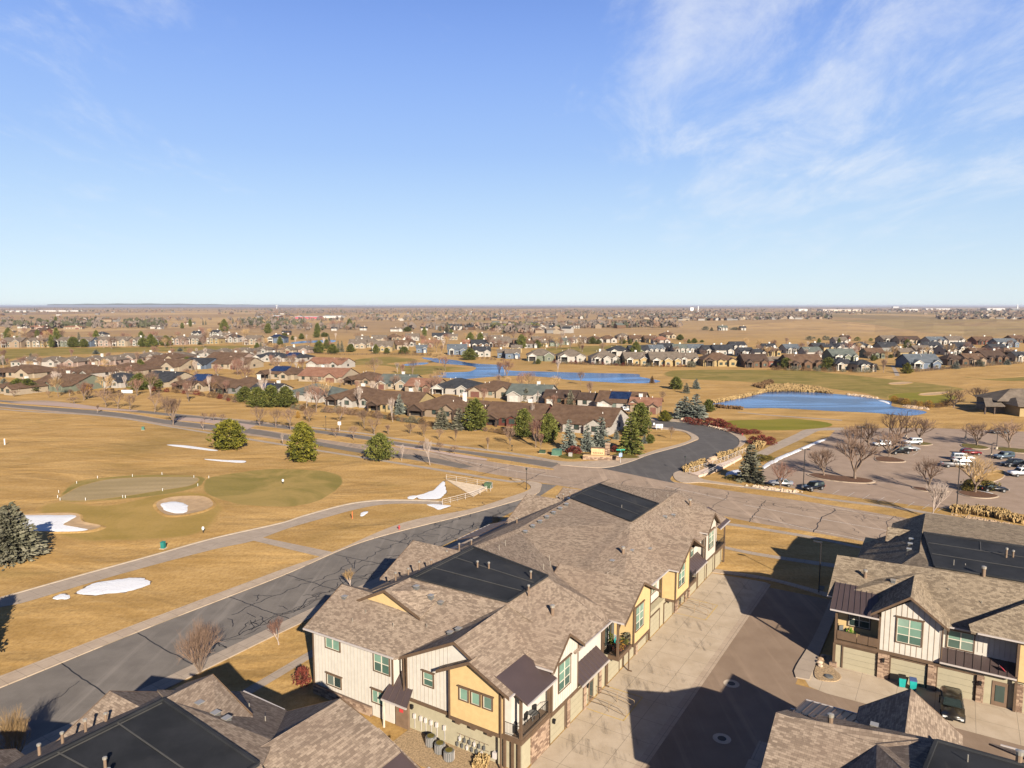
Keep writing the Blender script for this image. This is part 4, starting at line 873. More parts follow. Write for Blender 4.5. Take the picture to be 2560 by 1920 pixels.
    for u, v in ((64,-47.5),(66,-47.2),(61,-47),(86.5,-47),(88.5,-47),(90.5,-47),(75,-46.5),(52.5,-47),(54,-46.6),(55.5,-46.4),(57,-46)): b.vent(u, v, 9.97-(abs(v)-43.5)*.48, 'pipe', random.uniform(.5,1.0))
    for u, v in ((62.5,-41),(64.5,-41.5),(64,-35.5),(66.5,-37),(60.8,-34.5),(66,-31),(67,-30.2),(84,-36),(92,-34.5),(93.5,-33.2),(90,-31.5)): b.vent(u, v, 9.9-(v+43.5)*.03 if v < -32.7 else 9.6-(v+32.7)*.5, 'stub', .5)
    for u, v in ((54.2,-29.8),(72,-30.6),(95,-30.5)): b.vent(u, v, 9.6-(v+32.7)*.5, 'flue', .9)
    for u, v in ((70,-31.0),(73.5,-30.2),(76.5,-29.2),(86.5,-31),(88.5,-30.6),(91,-30.0)): b.vent(u, v, 9.62-(v+32.7)*.5, 'box')
    for u, v in ((44.9,-45.5),(45.6,-41.2),(46.6,-38.2),(46.0,-44.9)): b.vent(u, v, 6.3+(u-43)*.5, 'stub', .35)
    for u, v in ((46.6,-35.6),(47.1,-35.1)) if full else (): b.vent(u, v, 8.0, 'box')
    return b
A = long_condo(None, 'condo_building', 'long two-storey cream and mustard condo with brown shingle roof along the drive')
B = long_condo(lambda u, v: (76-u, v), 'condo_building', 'near condo showing only its shingle roof with black membrane beside the street', 50.6, 8.6, -1.6, False)

def side_condo(T, name, label, full=True, sh=None):
    sh = sh or M['shingle_c']
    b = Bld(name, label, 'apartment building', (74.7, -8.8), T); r = MB()
    for pts in (
        [(76.7,-10.0,6.4),(76.7,.3,6.4),(75.6,.3,6.1),(75.6,3.8,6.1),(81.0,6.6,9.6),(81.2,-.9,9.6),(82.6,-3.9,9.0),(82.3,-9.95,9.0)],
        [(82.3,-9.95,9.0),(82.6,-3.9,9.0),(88,-3.9,6.4),(88,-9.95,6.4)],
        [(85.6,-2.35,9.7),(82.6,-3.9,9.0),(88,-7,7.2),(90.4,-8.7,6.45),(96.3,-8.8,6.4),(96.6,-6,8.0),(102,-6,8.0),(102,-2.4,9.9)],
        [(81.2,-.9,9.6),(82.6,-3.9,9.0),(85.6,-2.35,9.72),(92.8,-2.4,9.95),(102,-2.4,9.95),(102,26,9.95),(93,26,9.95),(81.2,26,9.6)],
        [(76.0,3.0,6.4),(76.0,26,6.4),(81.0,26,9.6),(81.0,6.6,9.6)],
        [(102,-6,8.0),(102,26,9.95),(108,26,6.4),(108,-6,6.4)],
        [(79.0,6.0,8.4),(75.0,2.2,7.0),(74.2,2.4,6.6),(74.2,7.6,6.6),(79.0,7.6,9.3)],
    ): r.slab(b.Q(pts), .13)
    b.roof = b.part('roof', r, sh, None, True)
    b.gable(92.0,99.2,-6.1,-1,6.8,9.2,'v',mat=sh)
    b.membrane([(81.6,-.8,9.68),(81.7,25,9.68),(93,25,10.0),(92.4,-2.2,10.0)], [((85.5,-1.2,9.8),(85.5,25,9.8)),((89,-1.7,9.9),(89,25,9.9)),((92.1,3.2,10.0),(89,3.2,9.92))])
    lw = MB(); b.bx(lw, 74.8, 100, -8.85, 26, 0, 2.85); b.part('lower_wall', lw, M['taupe'])
    uw = MB(); b.bx(uw, 76.4, 100, -8.85, -4.5, 2.85, 6.2); b.part('stucco_wall', uw, M['yellow'])
    uw = MB(); b.bx(uw, 76.05, 99, .3, 26, 2.85, 6.1); uwl = b.part('siding_wall', uw, M['cream'])
    # front gable bay
    bw = b.gwall('gable_wall', 74.6, 79, -4.85, .2, 2.85, 6.6, 8.35, M['cream'], 'u')
    b.gable(74.0, 82, -5.75, .75, 6.5, 8.9, 'u', mat=sh)
    f2 = lambda a: 6.6+1.75*(1-abs(a+2.32)/2.52)
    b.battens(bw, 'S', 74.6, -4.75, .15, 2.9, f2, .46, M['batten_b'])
    if full: b.battens(uwl, 'S', 76.05, .4, 6.5, 4.1, 6.0, .41, M['cream_b'])
    b.window((74.6,-2.45,5.25), 2.05, 2.35, 'S', 2, 3); b.window((76.05,1.7,4.85), 2.05, 1.65, 'S', 2, 2); b.window((76.4,-6.9,4.6), 1.9, 1.4, 'S', 2, 2, dark=(0,1))
    b.board(74.5,74.75,-8.9,.25,2.55,2.86); b.gut((76.65,-10,6.4),(76.65,-5.8,6.4)); b.gut((75.55,.4,6.15),(75.55,3.8,6.15)); b.gut((74.15,2.9,6.65),(74.15,6.6,6.65))
    f = MB(); P1 = [(74.9,2.15,7.05),(80.0,7.2,9.3)]
    # balcony
    b.metal([(78.6,-9.5,7.3),(78.6,-5.6,7.3),(74.2,-5.0,6.05),(74.2,-9.35,6.05)], 8); b.gut((74.15,-9.35,6.05),(74.15,-5.0,6.05))
    b.board(74.6,76.4,-8.9,-4.9,2.4,2.85,'balcony_floor'); b.railing([(76.3,-8.8),(74.7,-8.8),(74.7,-4.9)],2.87)
    for u, v in ((74.7,-8.8),(74.7,-4.95)): b.post(u, v, 2.85, 6.1)
    b.post(74.7,-8.85,0.35,2.5,.12); pb = b.stonepier(74.35,75.0,-9.2,-8.55,.45,'SE' if not b.mir else 'NE','pier_base')
    for i, (v0, v1, cc) in enumerate(((-8.65,-6.9,1),(-6.85,-5.9,1),(-5.85,-5.0,1))):
        mb = MB(); b.bx(mb, 74.55, 74.6, v0, v1, 3.0, 3.85); b.part('railing_screen', mb, M['trim'])
    # ground floor
    b.garage((74.8,-6.55,0),2.95,2.25,'S'); b.garage((74.8,-2.35,0),2.95,2.25,'S'); b.garage((74.8,1.5,0),2.9,2.4,'S'); b.garage((74.8,9.5,0),2.9,2.25,'S')
    S_ = 'S' if not b.mir else 'N'
    for v0, v1 in ((-4.95,-3.95),(-.75,-.05),(3.1,3.7),(5.9,6.6)): b.stonepier(74.55,74.95,v0,v1,2.55,S_)
    b.lampw(74.55,-4.45,1.9,'S'); b.lampw(74.55,3.4,1.9,'S')
    d = MB(); b.bx(d, 74.75, 74.85, 4.3, 5.5, 0, 2.3); dr = b.part('front_door', d, M['dframe']); b.piece('glass', M['glassd'], dr, (74.73,4.9,1.2), (.7,.03,1.5), 'S')
    b.metal([(77.0,.1,4.2),(77.0,6.2,4.2),(74.2,6.0,3.15),(74.2,.15,3.15)], 9, 'metal_awning'); b.gut((74.15,.15,3.15),(74.15,6.0,3.15))
    yb = MB(); b.bx(yb, 74.5, 78, 6.0, 11, 2.85, 6.6); b.part('stucco_bay', yb, M['yellow']); b.board(74.4,74.52,5.9,6.1,0,6.6)
    b.downspout(74.6,.25,3,6.2)
    # vents
    for u, v, k, h in ((79.9,-6.9,'flue',.8),(83.0,.8,'stub',.7),(83.6,1.8,'stub',.3),(81.5,3.3,'flue',1.0),(88.0,5.4,'pipe',1.2),(88.5,6.0,'pipe',.9),(79.3,.5,'stub',.2),(78.5,3.2,'stub',.25)): b.vent(u, v, (6.4+(u-76.7)*.5) if u < 82 else 9.85, k, h)
    for u in (91.5,89.6,87.6): b.vent(u,-3.4,9.3,'box')
    for u, v in ((79.4,-4.3),): b.vent(u, v, 7.6, 'box')
    return b
C = side_condo(None, 'condo_building', 'cream gabled condo with three garages facing the teal bins')
D = side_condo(lambda u, v: (129.6-u, v+1.0), 'condo_building', 'condo roof with dark membrane facing the gabled condo across the alley', False, M['shingle'])
# ------------------------------------------------------------------ cracks sealed with tar, painted lines
def uvline(mb, pts, wd, z): line(mb, [tuple(UVW(u, v)[:2]) for u, v in pts], wd, z)
def wander(u0, v0, u1, v1, step=.7, amp=.35, seed=0):
    n = max(2, int(math.hypot(u1-u0, v1-v0)/step)); out = []; rs = random.Random(seed); o = 0
    du, dv = (u1-u0)/n, (v1-v0)/n; l = math.hypot(du, dv)
    for i in range(n+1):
        o = o*.8+rs.uniform(-amp, amp); out.append((u0+du*i-dv/l*o, v0+dv*i+du/l*o))
    return out
mb = MB(); rs = random.Random(4)
for k, (u0, v0, u1, v1) in enumerate(((50,-70.6,84,-70.9),(84,-70.9,112,-68.5),(43,-65.6,72,-65.6),(72,-65.6,108,-66.3),(60,-67.6,80,-67.3))): uvline(mb, wander(u0, v0, u1, v1, .7, .5, k), .12, .016)
for k in range(60):
    u = rs.uniform(44, 108); v = rs.choice((-65.6,-70.8,-67.4))+rs.uniform(-.3, .3); uvline(mb, wander(u, v, u+rs.uniform(-2.5, 2.5), v+rs.choice((-1, 1))*rs.uniform(1.2, 3), .5, .3, 50+k), .10, .016)
for k in range(44):
    u = rs.uniform(44, 100); uvline(mb, wander(u, -65.6+rs.uniform(-.8,.8), u+rs.uniform(1.5,4), -65.6+rs.uniform(-1.4,1.4), .4, .3, 90+k), .09, .016)
for k, u in enumerate((24.5, 33.5, 41.5, 53, 62, 71, 80, 90, 100)): uvline(mb, wander(u, -75, u+rs.uniform(-1, 1), -62.8, .8, .12, 120+k), .13, .0165)
uvline(mb, wander(28, -67.5, 33, -69.5, .6, .3, 200), .07, .0165)
tag(link('crack_sealing', mb.mesh('crack_sealing', M['tar']), bpy.data.objects['street']), kind='stuff')
mb = MB(); L0 = 118.8
for k in range(13):
    v = -84+k*9.5+rs.uniform(-2, 2); uvline(mb, wander(L0+.3, v, 137-rs.uniform(0, 5), v+rs.uniform(-1.5, 1.5), .9, .35, 300+k), rs.uniform(.08, .17), .012)
for k, (u, v0, v1) in enumerate(((122.2,-60,-8),(131.3,-50,5),(133,-40,12),(125.6,-75,-30),(129,-84,-55),(134.6,-30,8))):
    uvline(mb, wander(u, v0, u+rs.uniform(-1, 1), v1, .9, .55, 330+k), .08, .0125)
for k in range(60):
    v = rs.uniform(-66, 6); u = rs.choice((122.2, 131.3, 133.5))+rs.uniform(-.5, .5); uvline(mb, wander(u, v, u+rs.choice((-1, 1))*rs.uniform(.8, 2.2), v+rs.uniform(-1.5, 1.5), .4, .3, 400+k), .07, .0125)
for k in range(10):
    a = G(900+k*38, 1119+k*5.2+rs.uniform(0, 12)); line(mb, [a, (a[0]+rs.uniform(-1, 1)-3, a[1]+rs.uniform(3, 5)), (a[0]+rs.uniform(-4, -2), a[1]+6)], .14, .0125)
tag(link('crack_sealing', mb.mesh('crack_sealing', M['tar']), blvd), kind='stuff')
def pxline(mb, pts, wd, z): line(mb, resamp(gpts(pts), 20), wd, z)
for nm, pts, wd in (('lane_line',[(1001,1113),(1074,1132),(1180,1157),(1280,1176),(1401,1194)],.16),('lane_line',[(1664,1216),(1740,1232),(1815,1249)],.16),('lane_line',[(1879,1289),(2010,1320),(2154,1349)],.14),
    ('lane_line',[(1860,1262),(2010,1290),(2290,1339),(2560,1392)],.14),('lane_line',[(2050,1262),(2190,1289),(2400,1325),(2560,1352)],.14),('lane_line',[(1286,1163),(1360,1178)],.14)):
    mb = MB(); pxline(mb, pts, wd, .011); link(nm, mb.mesh(nm, M['white']), blvd)
for i in range(14):
    t = i/14; x = 560+t*380; y = 1050.5+t*65; mb = MB(); pxline(mb, [(x, y+14.5*0+8), (x+14, y+2.4+8)], .25, .111); 
mb = MB()
for k in range(11):
    a = (2044+k*37.5, 1229+k*6.1); pxline(mb, [a, (a[0]+17, a[1]-10.5)], .12, .013)
for k in range(8): a = (2100+k*26, 1122+k*2.3); pxline(mb, [a, (a[0]+14, a[1]-8)], .12, .013)
tag(link('parking_lines', mb.mesh('parking_lines', M['white']), bpy.data.objects['parking_lot']), kind='stuff')
mb = MB()
for u0, u1 in ((54.6,59.0),(78.2,83.0)):
    uvline(mb, [(u0,-26.4),(u0,-22.9),(u1,-22.9),(u1,-26.4)], .10, .02)
link('painted_border', mb.mesh('painted_border', M['yline']), bpy.data.objects['driveway'])
# oil and tyre staining on the apron: real stains with a shape of their own
st = NT('tyre_stain'); st.col((.13,.10,.075)).rough(.8)
nz = st.noise(1.1, 5, .7, st.pos((1.6,.25,1), ANG+math.pi/2)); st.b.inputs['Alpha'].default_value = 1; st.l(st.math('MULTIPLY', st.rng(nz, .47, .72, 0, .30), 1.0), st.b.inputs['Alpha'])
for u in (49.5,53.1,61,64.6,72,76.3,86,91):
    mb = MB()
    for dv in (0,): mb.add([UVW(u-1.1,-26,.0145), UVW(u-1.1,-20.5,.0145), UVW(u+1.1,-20.5,.0145), UVW(u+1.1,-26,.0145)], [(0,1,2,3)])
    tag(link('tyre_stain', mb.mesh('tyre_stain', st.m), bpy.data.objects['driveway']))
# ------------------------------------------------------------------ small things near the condos
def at(name, label, cat, p, rz=0, group=None): return thing(name, label, cat, (p[0], p[1], p[2] if len(p) > 2 else 0), rz, group)
def part(name, mb, mat, par, **k): return link(name, mb.mesh(name, mat, **k), par)
# meters and boxes belong to the long condo's end wall
for j in range(2):
    for i in range(6):
        v = -32.6+i*.48+j*(-.25); z = .95-j*.55; x, y, _ = A.q(43.78, v, 0); mb = MB()
        mb.box(x-.09, x+.09, y-.06, y+.06, z-.1, z+.12); mb.lathe([(.07, z-.22), (.1, z-.14), (.1, z-.04)], 8, (x, y)); mb.tube((x, y+.05, z+.12), (x, y+.05, z+.3), .02, n=4); A.part('gas_meter', mb, M['boxvent'] if (i+j) % 3 else M['rail'])
for z in (1.28, .72):
    mb = MB(); a = A.q(43.84, -32.9, z); c = A.q(43.84, -29.8, z); mb.tube(a, c, .025, n=5); A.part('gas_pipe', mb, M['pipe'])
for i, v in enumerate((-37.4,-36.7,-36.2,-35.6,-35.0,-34.2)):
    mb = MB(); A.bx(mb, 43.72, 43.9, v-.1, v+.1, 1.1, 1.5); mb2 = A.part('disconnect_box', mb, M['rail']); mb = MB(); A.bx(mb, 43.84, 43.88, v-.02, v+.02, .2, 1.1); A.part('conduit', mb, M['rail'])
mb = MB(); A.bx(mb, 43.6, 43.9, -29.3, -28.95, .5, 1.0); A.part('utility_box', mb, M['rail'])
def ac_unit(u, v, lab):
    p = UVW(u, v); t = at('air_conditioner', lab, 'air conditioner', p, -ANG, 'air conditioners by the condo wall'); mb = MB()
    mb.lathe([(.40, .05), (.42, .1), (.42, .8), (.38, .86)], 14); part('body', mb, M['boxvent'], t); mb = MB()
    for k in range(18):
        a = k*math.pi/9; mb.tube((.43*math.cos(a), .43*math.sin(a), .1), (.43*math.cos(a), .43*math.sin(a), .8), .012, n=3)
    part('guard_bars', mb, M['rail'], t); mb = MB(); mb.lathe([(.30, .865), (.30, .89)], 12); part('fan_grille', mb, M['junip'], t)
ac_unit(42.9,-34.9,'round air conditioner farthest from the gas meters'); ac_unit(42.55,-33.7,'middle round air conditioner of the three by the wall'); ac_unit(42.2,-32.5,'round air conditioner closest to the gas meters')
sheet('gravel_bed', [kb(43.9,-37.9), kb(43.9,-28.3), kb(40.8,-28.3), kb(40.4,-34), kb(41.5,-37.9)], M['riverrock'], .02, False, False, world=True)
reeds('dry_grass', [(1195,1895),(1235,1880),(1215,1925),(1180,1925)], .5, M['strawg'], 120, 'tuft of straw coloured grass in the gravel bed', .15)
def handrail(u, vA, vB, lab):
    p = UVW(u, vA); t = at('handrail', lab, 'handrail', p, -ANG, 'handrails at the condo entries'); mb = MB(); L_ = vB-vA
    for a, c in (((0,0,.95),(L_*.55,0,.95)),((L_*.55,0,.95),(L_*.95,0,.72)),((L_*.95,0,.72),(L_,0,.68)),((L_,0,.68),(L_,0,0)),((.05,0,0),(.05,0,.95)),((0,0,.5),(L_*.55,0,.5)),((L_*.55,0,.5),(L_,0,.12)),((L_*.55,0,0),(L_*.55,0,.95))): mb.tube(a, c, .025, n=5)
    part('rail', mb, M['grail'], t)
handrail(55.2,-26.6,-22.9,'bronze handrail nearest the corner balcony at the first entry'); handrail(57.0,-26.6,-22.9,'bronze handrail on the far side of the first entry')
handrail(79.4,-26.6,-23.0,'bronze handrail on the near side of the farther entry'); handrail(81.3,-26.6,-23.0,'bronze handrail on the far side of the farther entry')

def grill():
    p = UVW(44.25,-27.85,2.88); t = at('covered_grill', 'round patio heater and grill under black cover on corner balcony', 'grill', p); mb = MB()
    mb.lathe([(.30,.0),(.42,.15),(.42,.75),(.30,.95),(.10,1.05),(.08,1.7),(.22,1.95),(.12,2.1)], 12); part('cover', mb, M['black'], t)
grill()
def chair(p, rz, lab, mat, grp='balcony chairs'):
    t = at('patio_chair', lab, 'chair', p, rz, grp); mb = MB(); mb.box(-.26,.26,-.26,.26,.38,.44); part('seat', mb, mat, t); mb = MB(); mb.box(-.26,.26,.22,.28,.44,.95); part('backrest', mb, mat, t)
    for x in (-.24,.24):
        for y in (-.24,.24): mb = MB(); mb.box(x-.02,x+.02,y-.02,y+.02,0,.38); part('leg', mb, mat, t)
chair(UVW(46.9,-27.3,2.88), .5, 'black patio chair on the corner balcony near the glass door', M['black']); chair(UVW(45.7,-27.7,2.88), -2, 'black patio chair beside the covered grill', M['black'])
mb = MB(); mb.lathe([(.03,0),(.03,.68),(.42,.70),(.42,.74)], 14); tag(link('patio_table', mb.mesh('patio_table', M['boxvent']), None, UVW(46.3,-27.2,2.88)), 'small round table on the corner balcony', 'table')
teal = paint('teal_plastic', (.02,.36,.33), .4); blue = paint('blue_lid', (.05,.09,.22), .4); wht = paint('white_paint', (.75,.75,.73), .5)
chair(UVW(61.4,-26.5,2.85), 1.2, 'teal chair on the plant-filled balcony', teal); chair(UVW(62.2,-26.9,2.85), 2.2, 'pale chair on the plant-filled balcony', wht)
def potplant(p, lab, mat, h=.9, r=.35, seed=1, potc=(.25,.10,.05), grp='potted plants on the balconies'):
    t = at('potted_plant', lab, 'potted plant', p, 0, grp); mb = MB(); mb.lathe([(.13,0),(.2,.3),(.17,.3)], 8); part('pot', mb, paint('clay_pot', potc), t); mb = MB(); rs = random.Random(seed)
    for _ in range(70):
        a = rs.uniform(0,6.3); q = rs.random(); z = .3+rs.random()*(h-.3); rr = r*q*(1-.4*abs(z-.6)); x, y = rr*math.cos(a), rr*math.sin(a); s = .09
        mb.add([(x-s,y,z),(x,y-s*.6,z+s),(x+s,y,z+.02),(x,y+s*.6,z-s)], [(0,1,2,3)])
    part('foliage', mb, mat, t)
for k, (u, v, lab, m_, h) in enumerate(((60.2,-26.1,'red leaved plant at the near corner of the plant-filled balcony',M['redbush'],1.1),(60.9,-25.95,'amber plant behind the balcony rail beside the red one',M['orangebush'],1.0),(61.8,-25.95,'low green plant mid rail of the plant-filled balcony',M['pine'],.9),(62.5,-26.0,'tall green plant at the mustard bay end of the balcony',M['spruce'],1.2),(61.2,-27.2,'green plant against the window of the plant-filled balcony',M['pine'],1.4))):
    potplant(UVW(u, v, 2.86), lab, m_, h, .4, k)
potplant(UVW(76.0,-7.6,2.86), 'bright green plant on the gabled condo balcony', paint('lime_leaf', (.16,.32,.03)), .9, .45, 9)
chair(UVW(75.9,-8.3,2.86), .3, 'grey cushioned chair on the gabled condo balcony', M['boxvent'])
mb = MB(); mb.box(-.35,.35,-.2,.2,0,.45); tag(link('planter_box', mb.mesh('planter_box', M['yellow']), None, UVW(76.1,-6.7,2.86), -ANG), 'tan box under the balcony window of the gabled condo', 'box')
# curtain, grill on the far balcony
mb = MB(); [mb.box(-.5+.1*i, -.44+.1*i, -.03, .03, 0, 2.2) for i in range(6)]; tag(link('curtain', mb.mesh('curtain', M['boxvent']), None, UVW(62.0,-27.2,2.9), -ANG+math.pi/2), 'grey curtain hanging at the plant-filled balcony door', 'curtain')
mb = MB(); mb.box(-.5,.5,-.3,.3,.1,.9); mb.box(-.45,.45,-.27,.27,.9,1.15); tag(link('covered_grill', mb.mesh('covered_grill', M['black']), None, UVW(81.6,-26.3,2.85), -ANG), 'black covered grill on the farther drive side balcony', 'grill')
def bin_(u, v, lab, lid):
    p = UVW(u, v); t = at('wheeled_bin', lab, 'bin', p, -ANG+.15, 'wheeled bins by the garage'); mb = MB()
    mb.add([(-.24,-.26,.08),(.24,-.26,.08),(.24,.26,.08),(-.24,.26,.08),(-.30,-.36,.98),(.30,-.36,.98),(.30,.33,.98),(-.30,.33,.98)], [(0,3,2,1),(0,1,5,4),(1,2,6,5),(2,3,7,6),(3,0,4,7),(4,5,6,7)]); part('body', mb, teal, t)
    mb = MB(); mb.add([(-.32,-.39,.98),(.32,-.39,.98),(.32,.36,1.0),(-.32,.36,1.0),(-.30,-.34,1.04),(.30,-.34,1.04),(.30,.33,1.09),(-.30,.33,1.09)], [(0,3,2,1),(0,1,5,4),(1,2,6,5),(2,3,7,6),(3,0,4,7),(4,5,6,7)]); part('lid', mb, lid, t)
    for x in (-.27,.27): mb = MB(); mb.tube((x-.03,.28,.1),(x+.03,.28,.1),.1,n=8); part('wheel', mb, M['black'], t)
    mb = MB(); mb.tube((-.25,.42,.95),(.25,.42,.95),.02,n=4); part('handle', mb, lid, t)
bin_(73.9,-2.75,'teal wheeled bin with black lid', M['black']); bin_(73.85,-1.85,'teal wheeled bin with dark blue lid', blue)
def manhole(u, v, lab):
    p = UVW(u, v); t = at('manhole_cover', lab, 'manhole cover', (p.x, p.y, .016), 0, 'manhole covers in the alley'); mb = MB(); mb.lathe([(.75,0),(.75,.006)], 20); part('collar', mb, M['conc'], t); mb = MB(); mb.lathe([(.36,.006),(.36,.014)], 16); part('lid', mb, M['tar'], t)
manhole(65.8,-16.6,'manhole cover at the edge of the gable shadow'); manhole(56.6,-14.9,'manhole cover deep in the alley shadow')
mb = MB(); mb.box(-.8,.8,-.3,.3,.0,.03); [mb.box(-.75+.15*i,-.68+.15*i,-.25,.25,.03,.045) for i in range(11)]
q_ = G(*c5([(610,240)])[0]); tag(link('storm_grate', mb.mesh('storm_grate', M['black']), None, (q_[0], q_[1], .01), -ANG+math.pi/2), 'dark storm grate in the kerb by the gabled condo', 'grate')
# rock island by the garages
sheet('rock_island', [kb(71.0,-9.7), kb(72.0,-10.2), kb(74.0,-10.3), kb(76.2,-10.2), kb(76.5,-9.0), kb(74.3,-8.9), kb(72.8,-7.9), kb(71.4,-8.3)], M['riverrock'], .10, True, False, world=True, thick=.1)
def boulder(p, s, lab=None, grp=None, seed=0, mat=None, name='boulder', cat='rock'):
    rs = random.Random(seed); bm = bmesh.new(); bmesh.ops.create_icosphere(bm, subdivisions=2, radius=1)
    for v in bm.verts:
        f = 1+.28*noise.noise(v.co*1.6+Vector((seed, 0, 0)))+.1*noise.noise(v.co*4+Vector((seed, 5, 0))); v.co = Vector((v.co.x*f*s[0], v.co.y*f*s[1], (v.co.z*f*.8+.45)*s[2]))
    me = bpy.data.meshes.new(name); bm.to_mesh(me); bm.free(); me.materials.append(mat or M['rock']); o = link(name, me, None, (p[0], p[1], p[2] if len(p) > 2 else 0), rs.uniform(0, 6)); return tag(o, lab, cat, grp)
for k, (u, v) in enumerate(((76.0,-10.0),(75.2,-10.15),(74.4,-10.1),(73.7,-9.95))): boulder(UVW(u, v, .08), (.32,.26,.22), 'sandstone block in the little wall behind the rock island, %s from the porch' % ordw(k+1), 'sandstone blocks at the rock island', 10+k)
mb = MB(); mb.lathe([(.42,0),(.42,.06),(.3,.12),(.1,.12)], 12); tag(link('utility_vault', mb.mesh('utility_vault', M['boxvent']), None, UVW(72.0,-8.9,.1)), 'grey utility lid sitting in the rock island', 'lid')
# flag on the right-hand stair rail
p = UVW(75.2, 5.2, 3.3); t = at('flag', 'small red flag on a tilted pole over the metal awning', 'flag', p, -ANG); mb = MB(); mb.tube((0,0,-.4),(-.5,-.5,.6),.02,n=5); part('pole', mb, M['rail'], t); mb = MB(); mb.add([(-.1,-.1,.15),(-.5,-.5,.6),(-.2,-.75,.35),(.1,-.4,-.05)], [(0,1,2,3),(3,2,1,0)]); part('cloth', mb, paint('red_cloth', (.35,.03,.05)), t)
# ------------------------------------------------------------------ cars
CARM = {}
def carpaint(n, c, metal=.3):
    t = NT('car_'+n); t.col(c).rough(.28); t.b.inputs['Metallic'].default_value = metal; t.b.inputs['Specular IOR Level'].default_value = .5; t.b.inputs['Coat Weight'].default_value = .4; return t.m
CP = {'white': carpaint('white', (.72,.72,.72), 0), 'black': carpaint('black', (.012,.013,.016)), 'red': carpaint('red', (.20,.012,.015)), 'blue': carpaint('blue', (.03,.05,.085)), 'silver': carpaint('silver', (.42,.43,.45), .5), 'grey': carpaint('grey', (.13,.13,.14), .4), 'bronze': carpaint('bronze', (.035,.028,.018)), 'greyblue': carpaint('slate', (.12,.16,.20), .4)}
carglass = m_glass('car_glass', (.02,.025,.03), .05); tyre = paint('tyre', (.02,.02,.02), .9); rim = paint('alloy', (.45,.45,.45), .35, .05, 1, .5, .7); lampm = paint('head_lamp', (.7,.7,.68), .2); tail = paint('tail_lamp', (.35,.02,.02), .3)
PROF = {  # side profiles (x along length from -1..1 of half length, z) of lower body and of cabin
    'suv': (4.7, 1.88, [(-1,.42),(-1,.9),(-.97,1.06),(.30,1.08),(.86,.98),(1,.82),(1,.42)], [(-.98,1.04),(-.90,1.62),(-.80,1.70),(.02,1.72),(.12,1.68),(.42,1.06)], .74),
    'sedan': (4.7, 1.82, [(-1,.40),(-1,.78),(-.96,.94),(.30,.92),(.88,.80),(1,.64),(1,.40)], [(-.74,.92),(-.44,1.36),(-.30,1.43),(-.02,1.43),(.08,1.39),(.42,.90)], .66),
    'hatch': (4.5, 1.85, [(-1,.40),(-1,.86),(-.97,1.0),(.34,.98),(.88,.86),(1,.70),(1,.40)], [(-.97,.98),(-.84,1.42),(-.62,1.55),(-.02,1.56),(.08,1.52),(.46,.97)], .68),
    'pickup': (5.6, 1.98, [(-1,.52),(-1,1.12),(-.99,1.16),(.36,1.16),(.90,1.10),(1,.95),(1,.52)], [(-.22,1.14),(-.18,1.74),(-.12,1.84),(.12,1.85),(.20,1.80),(.40,1.14)], .78)}
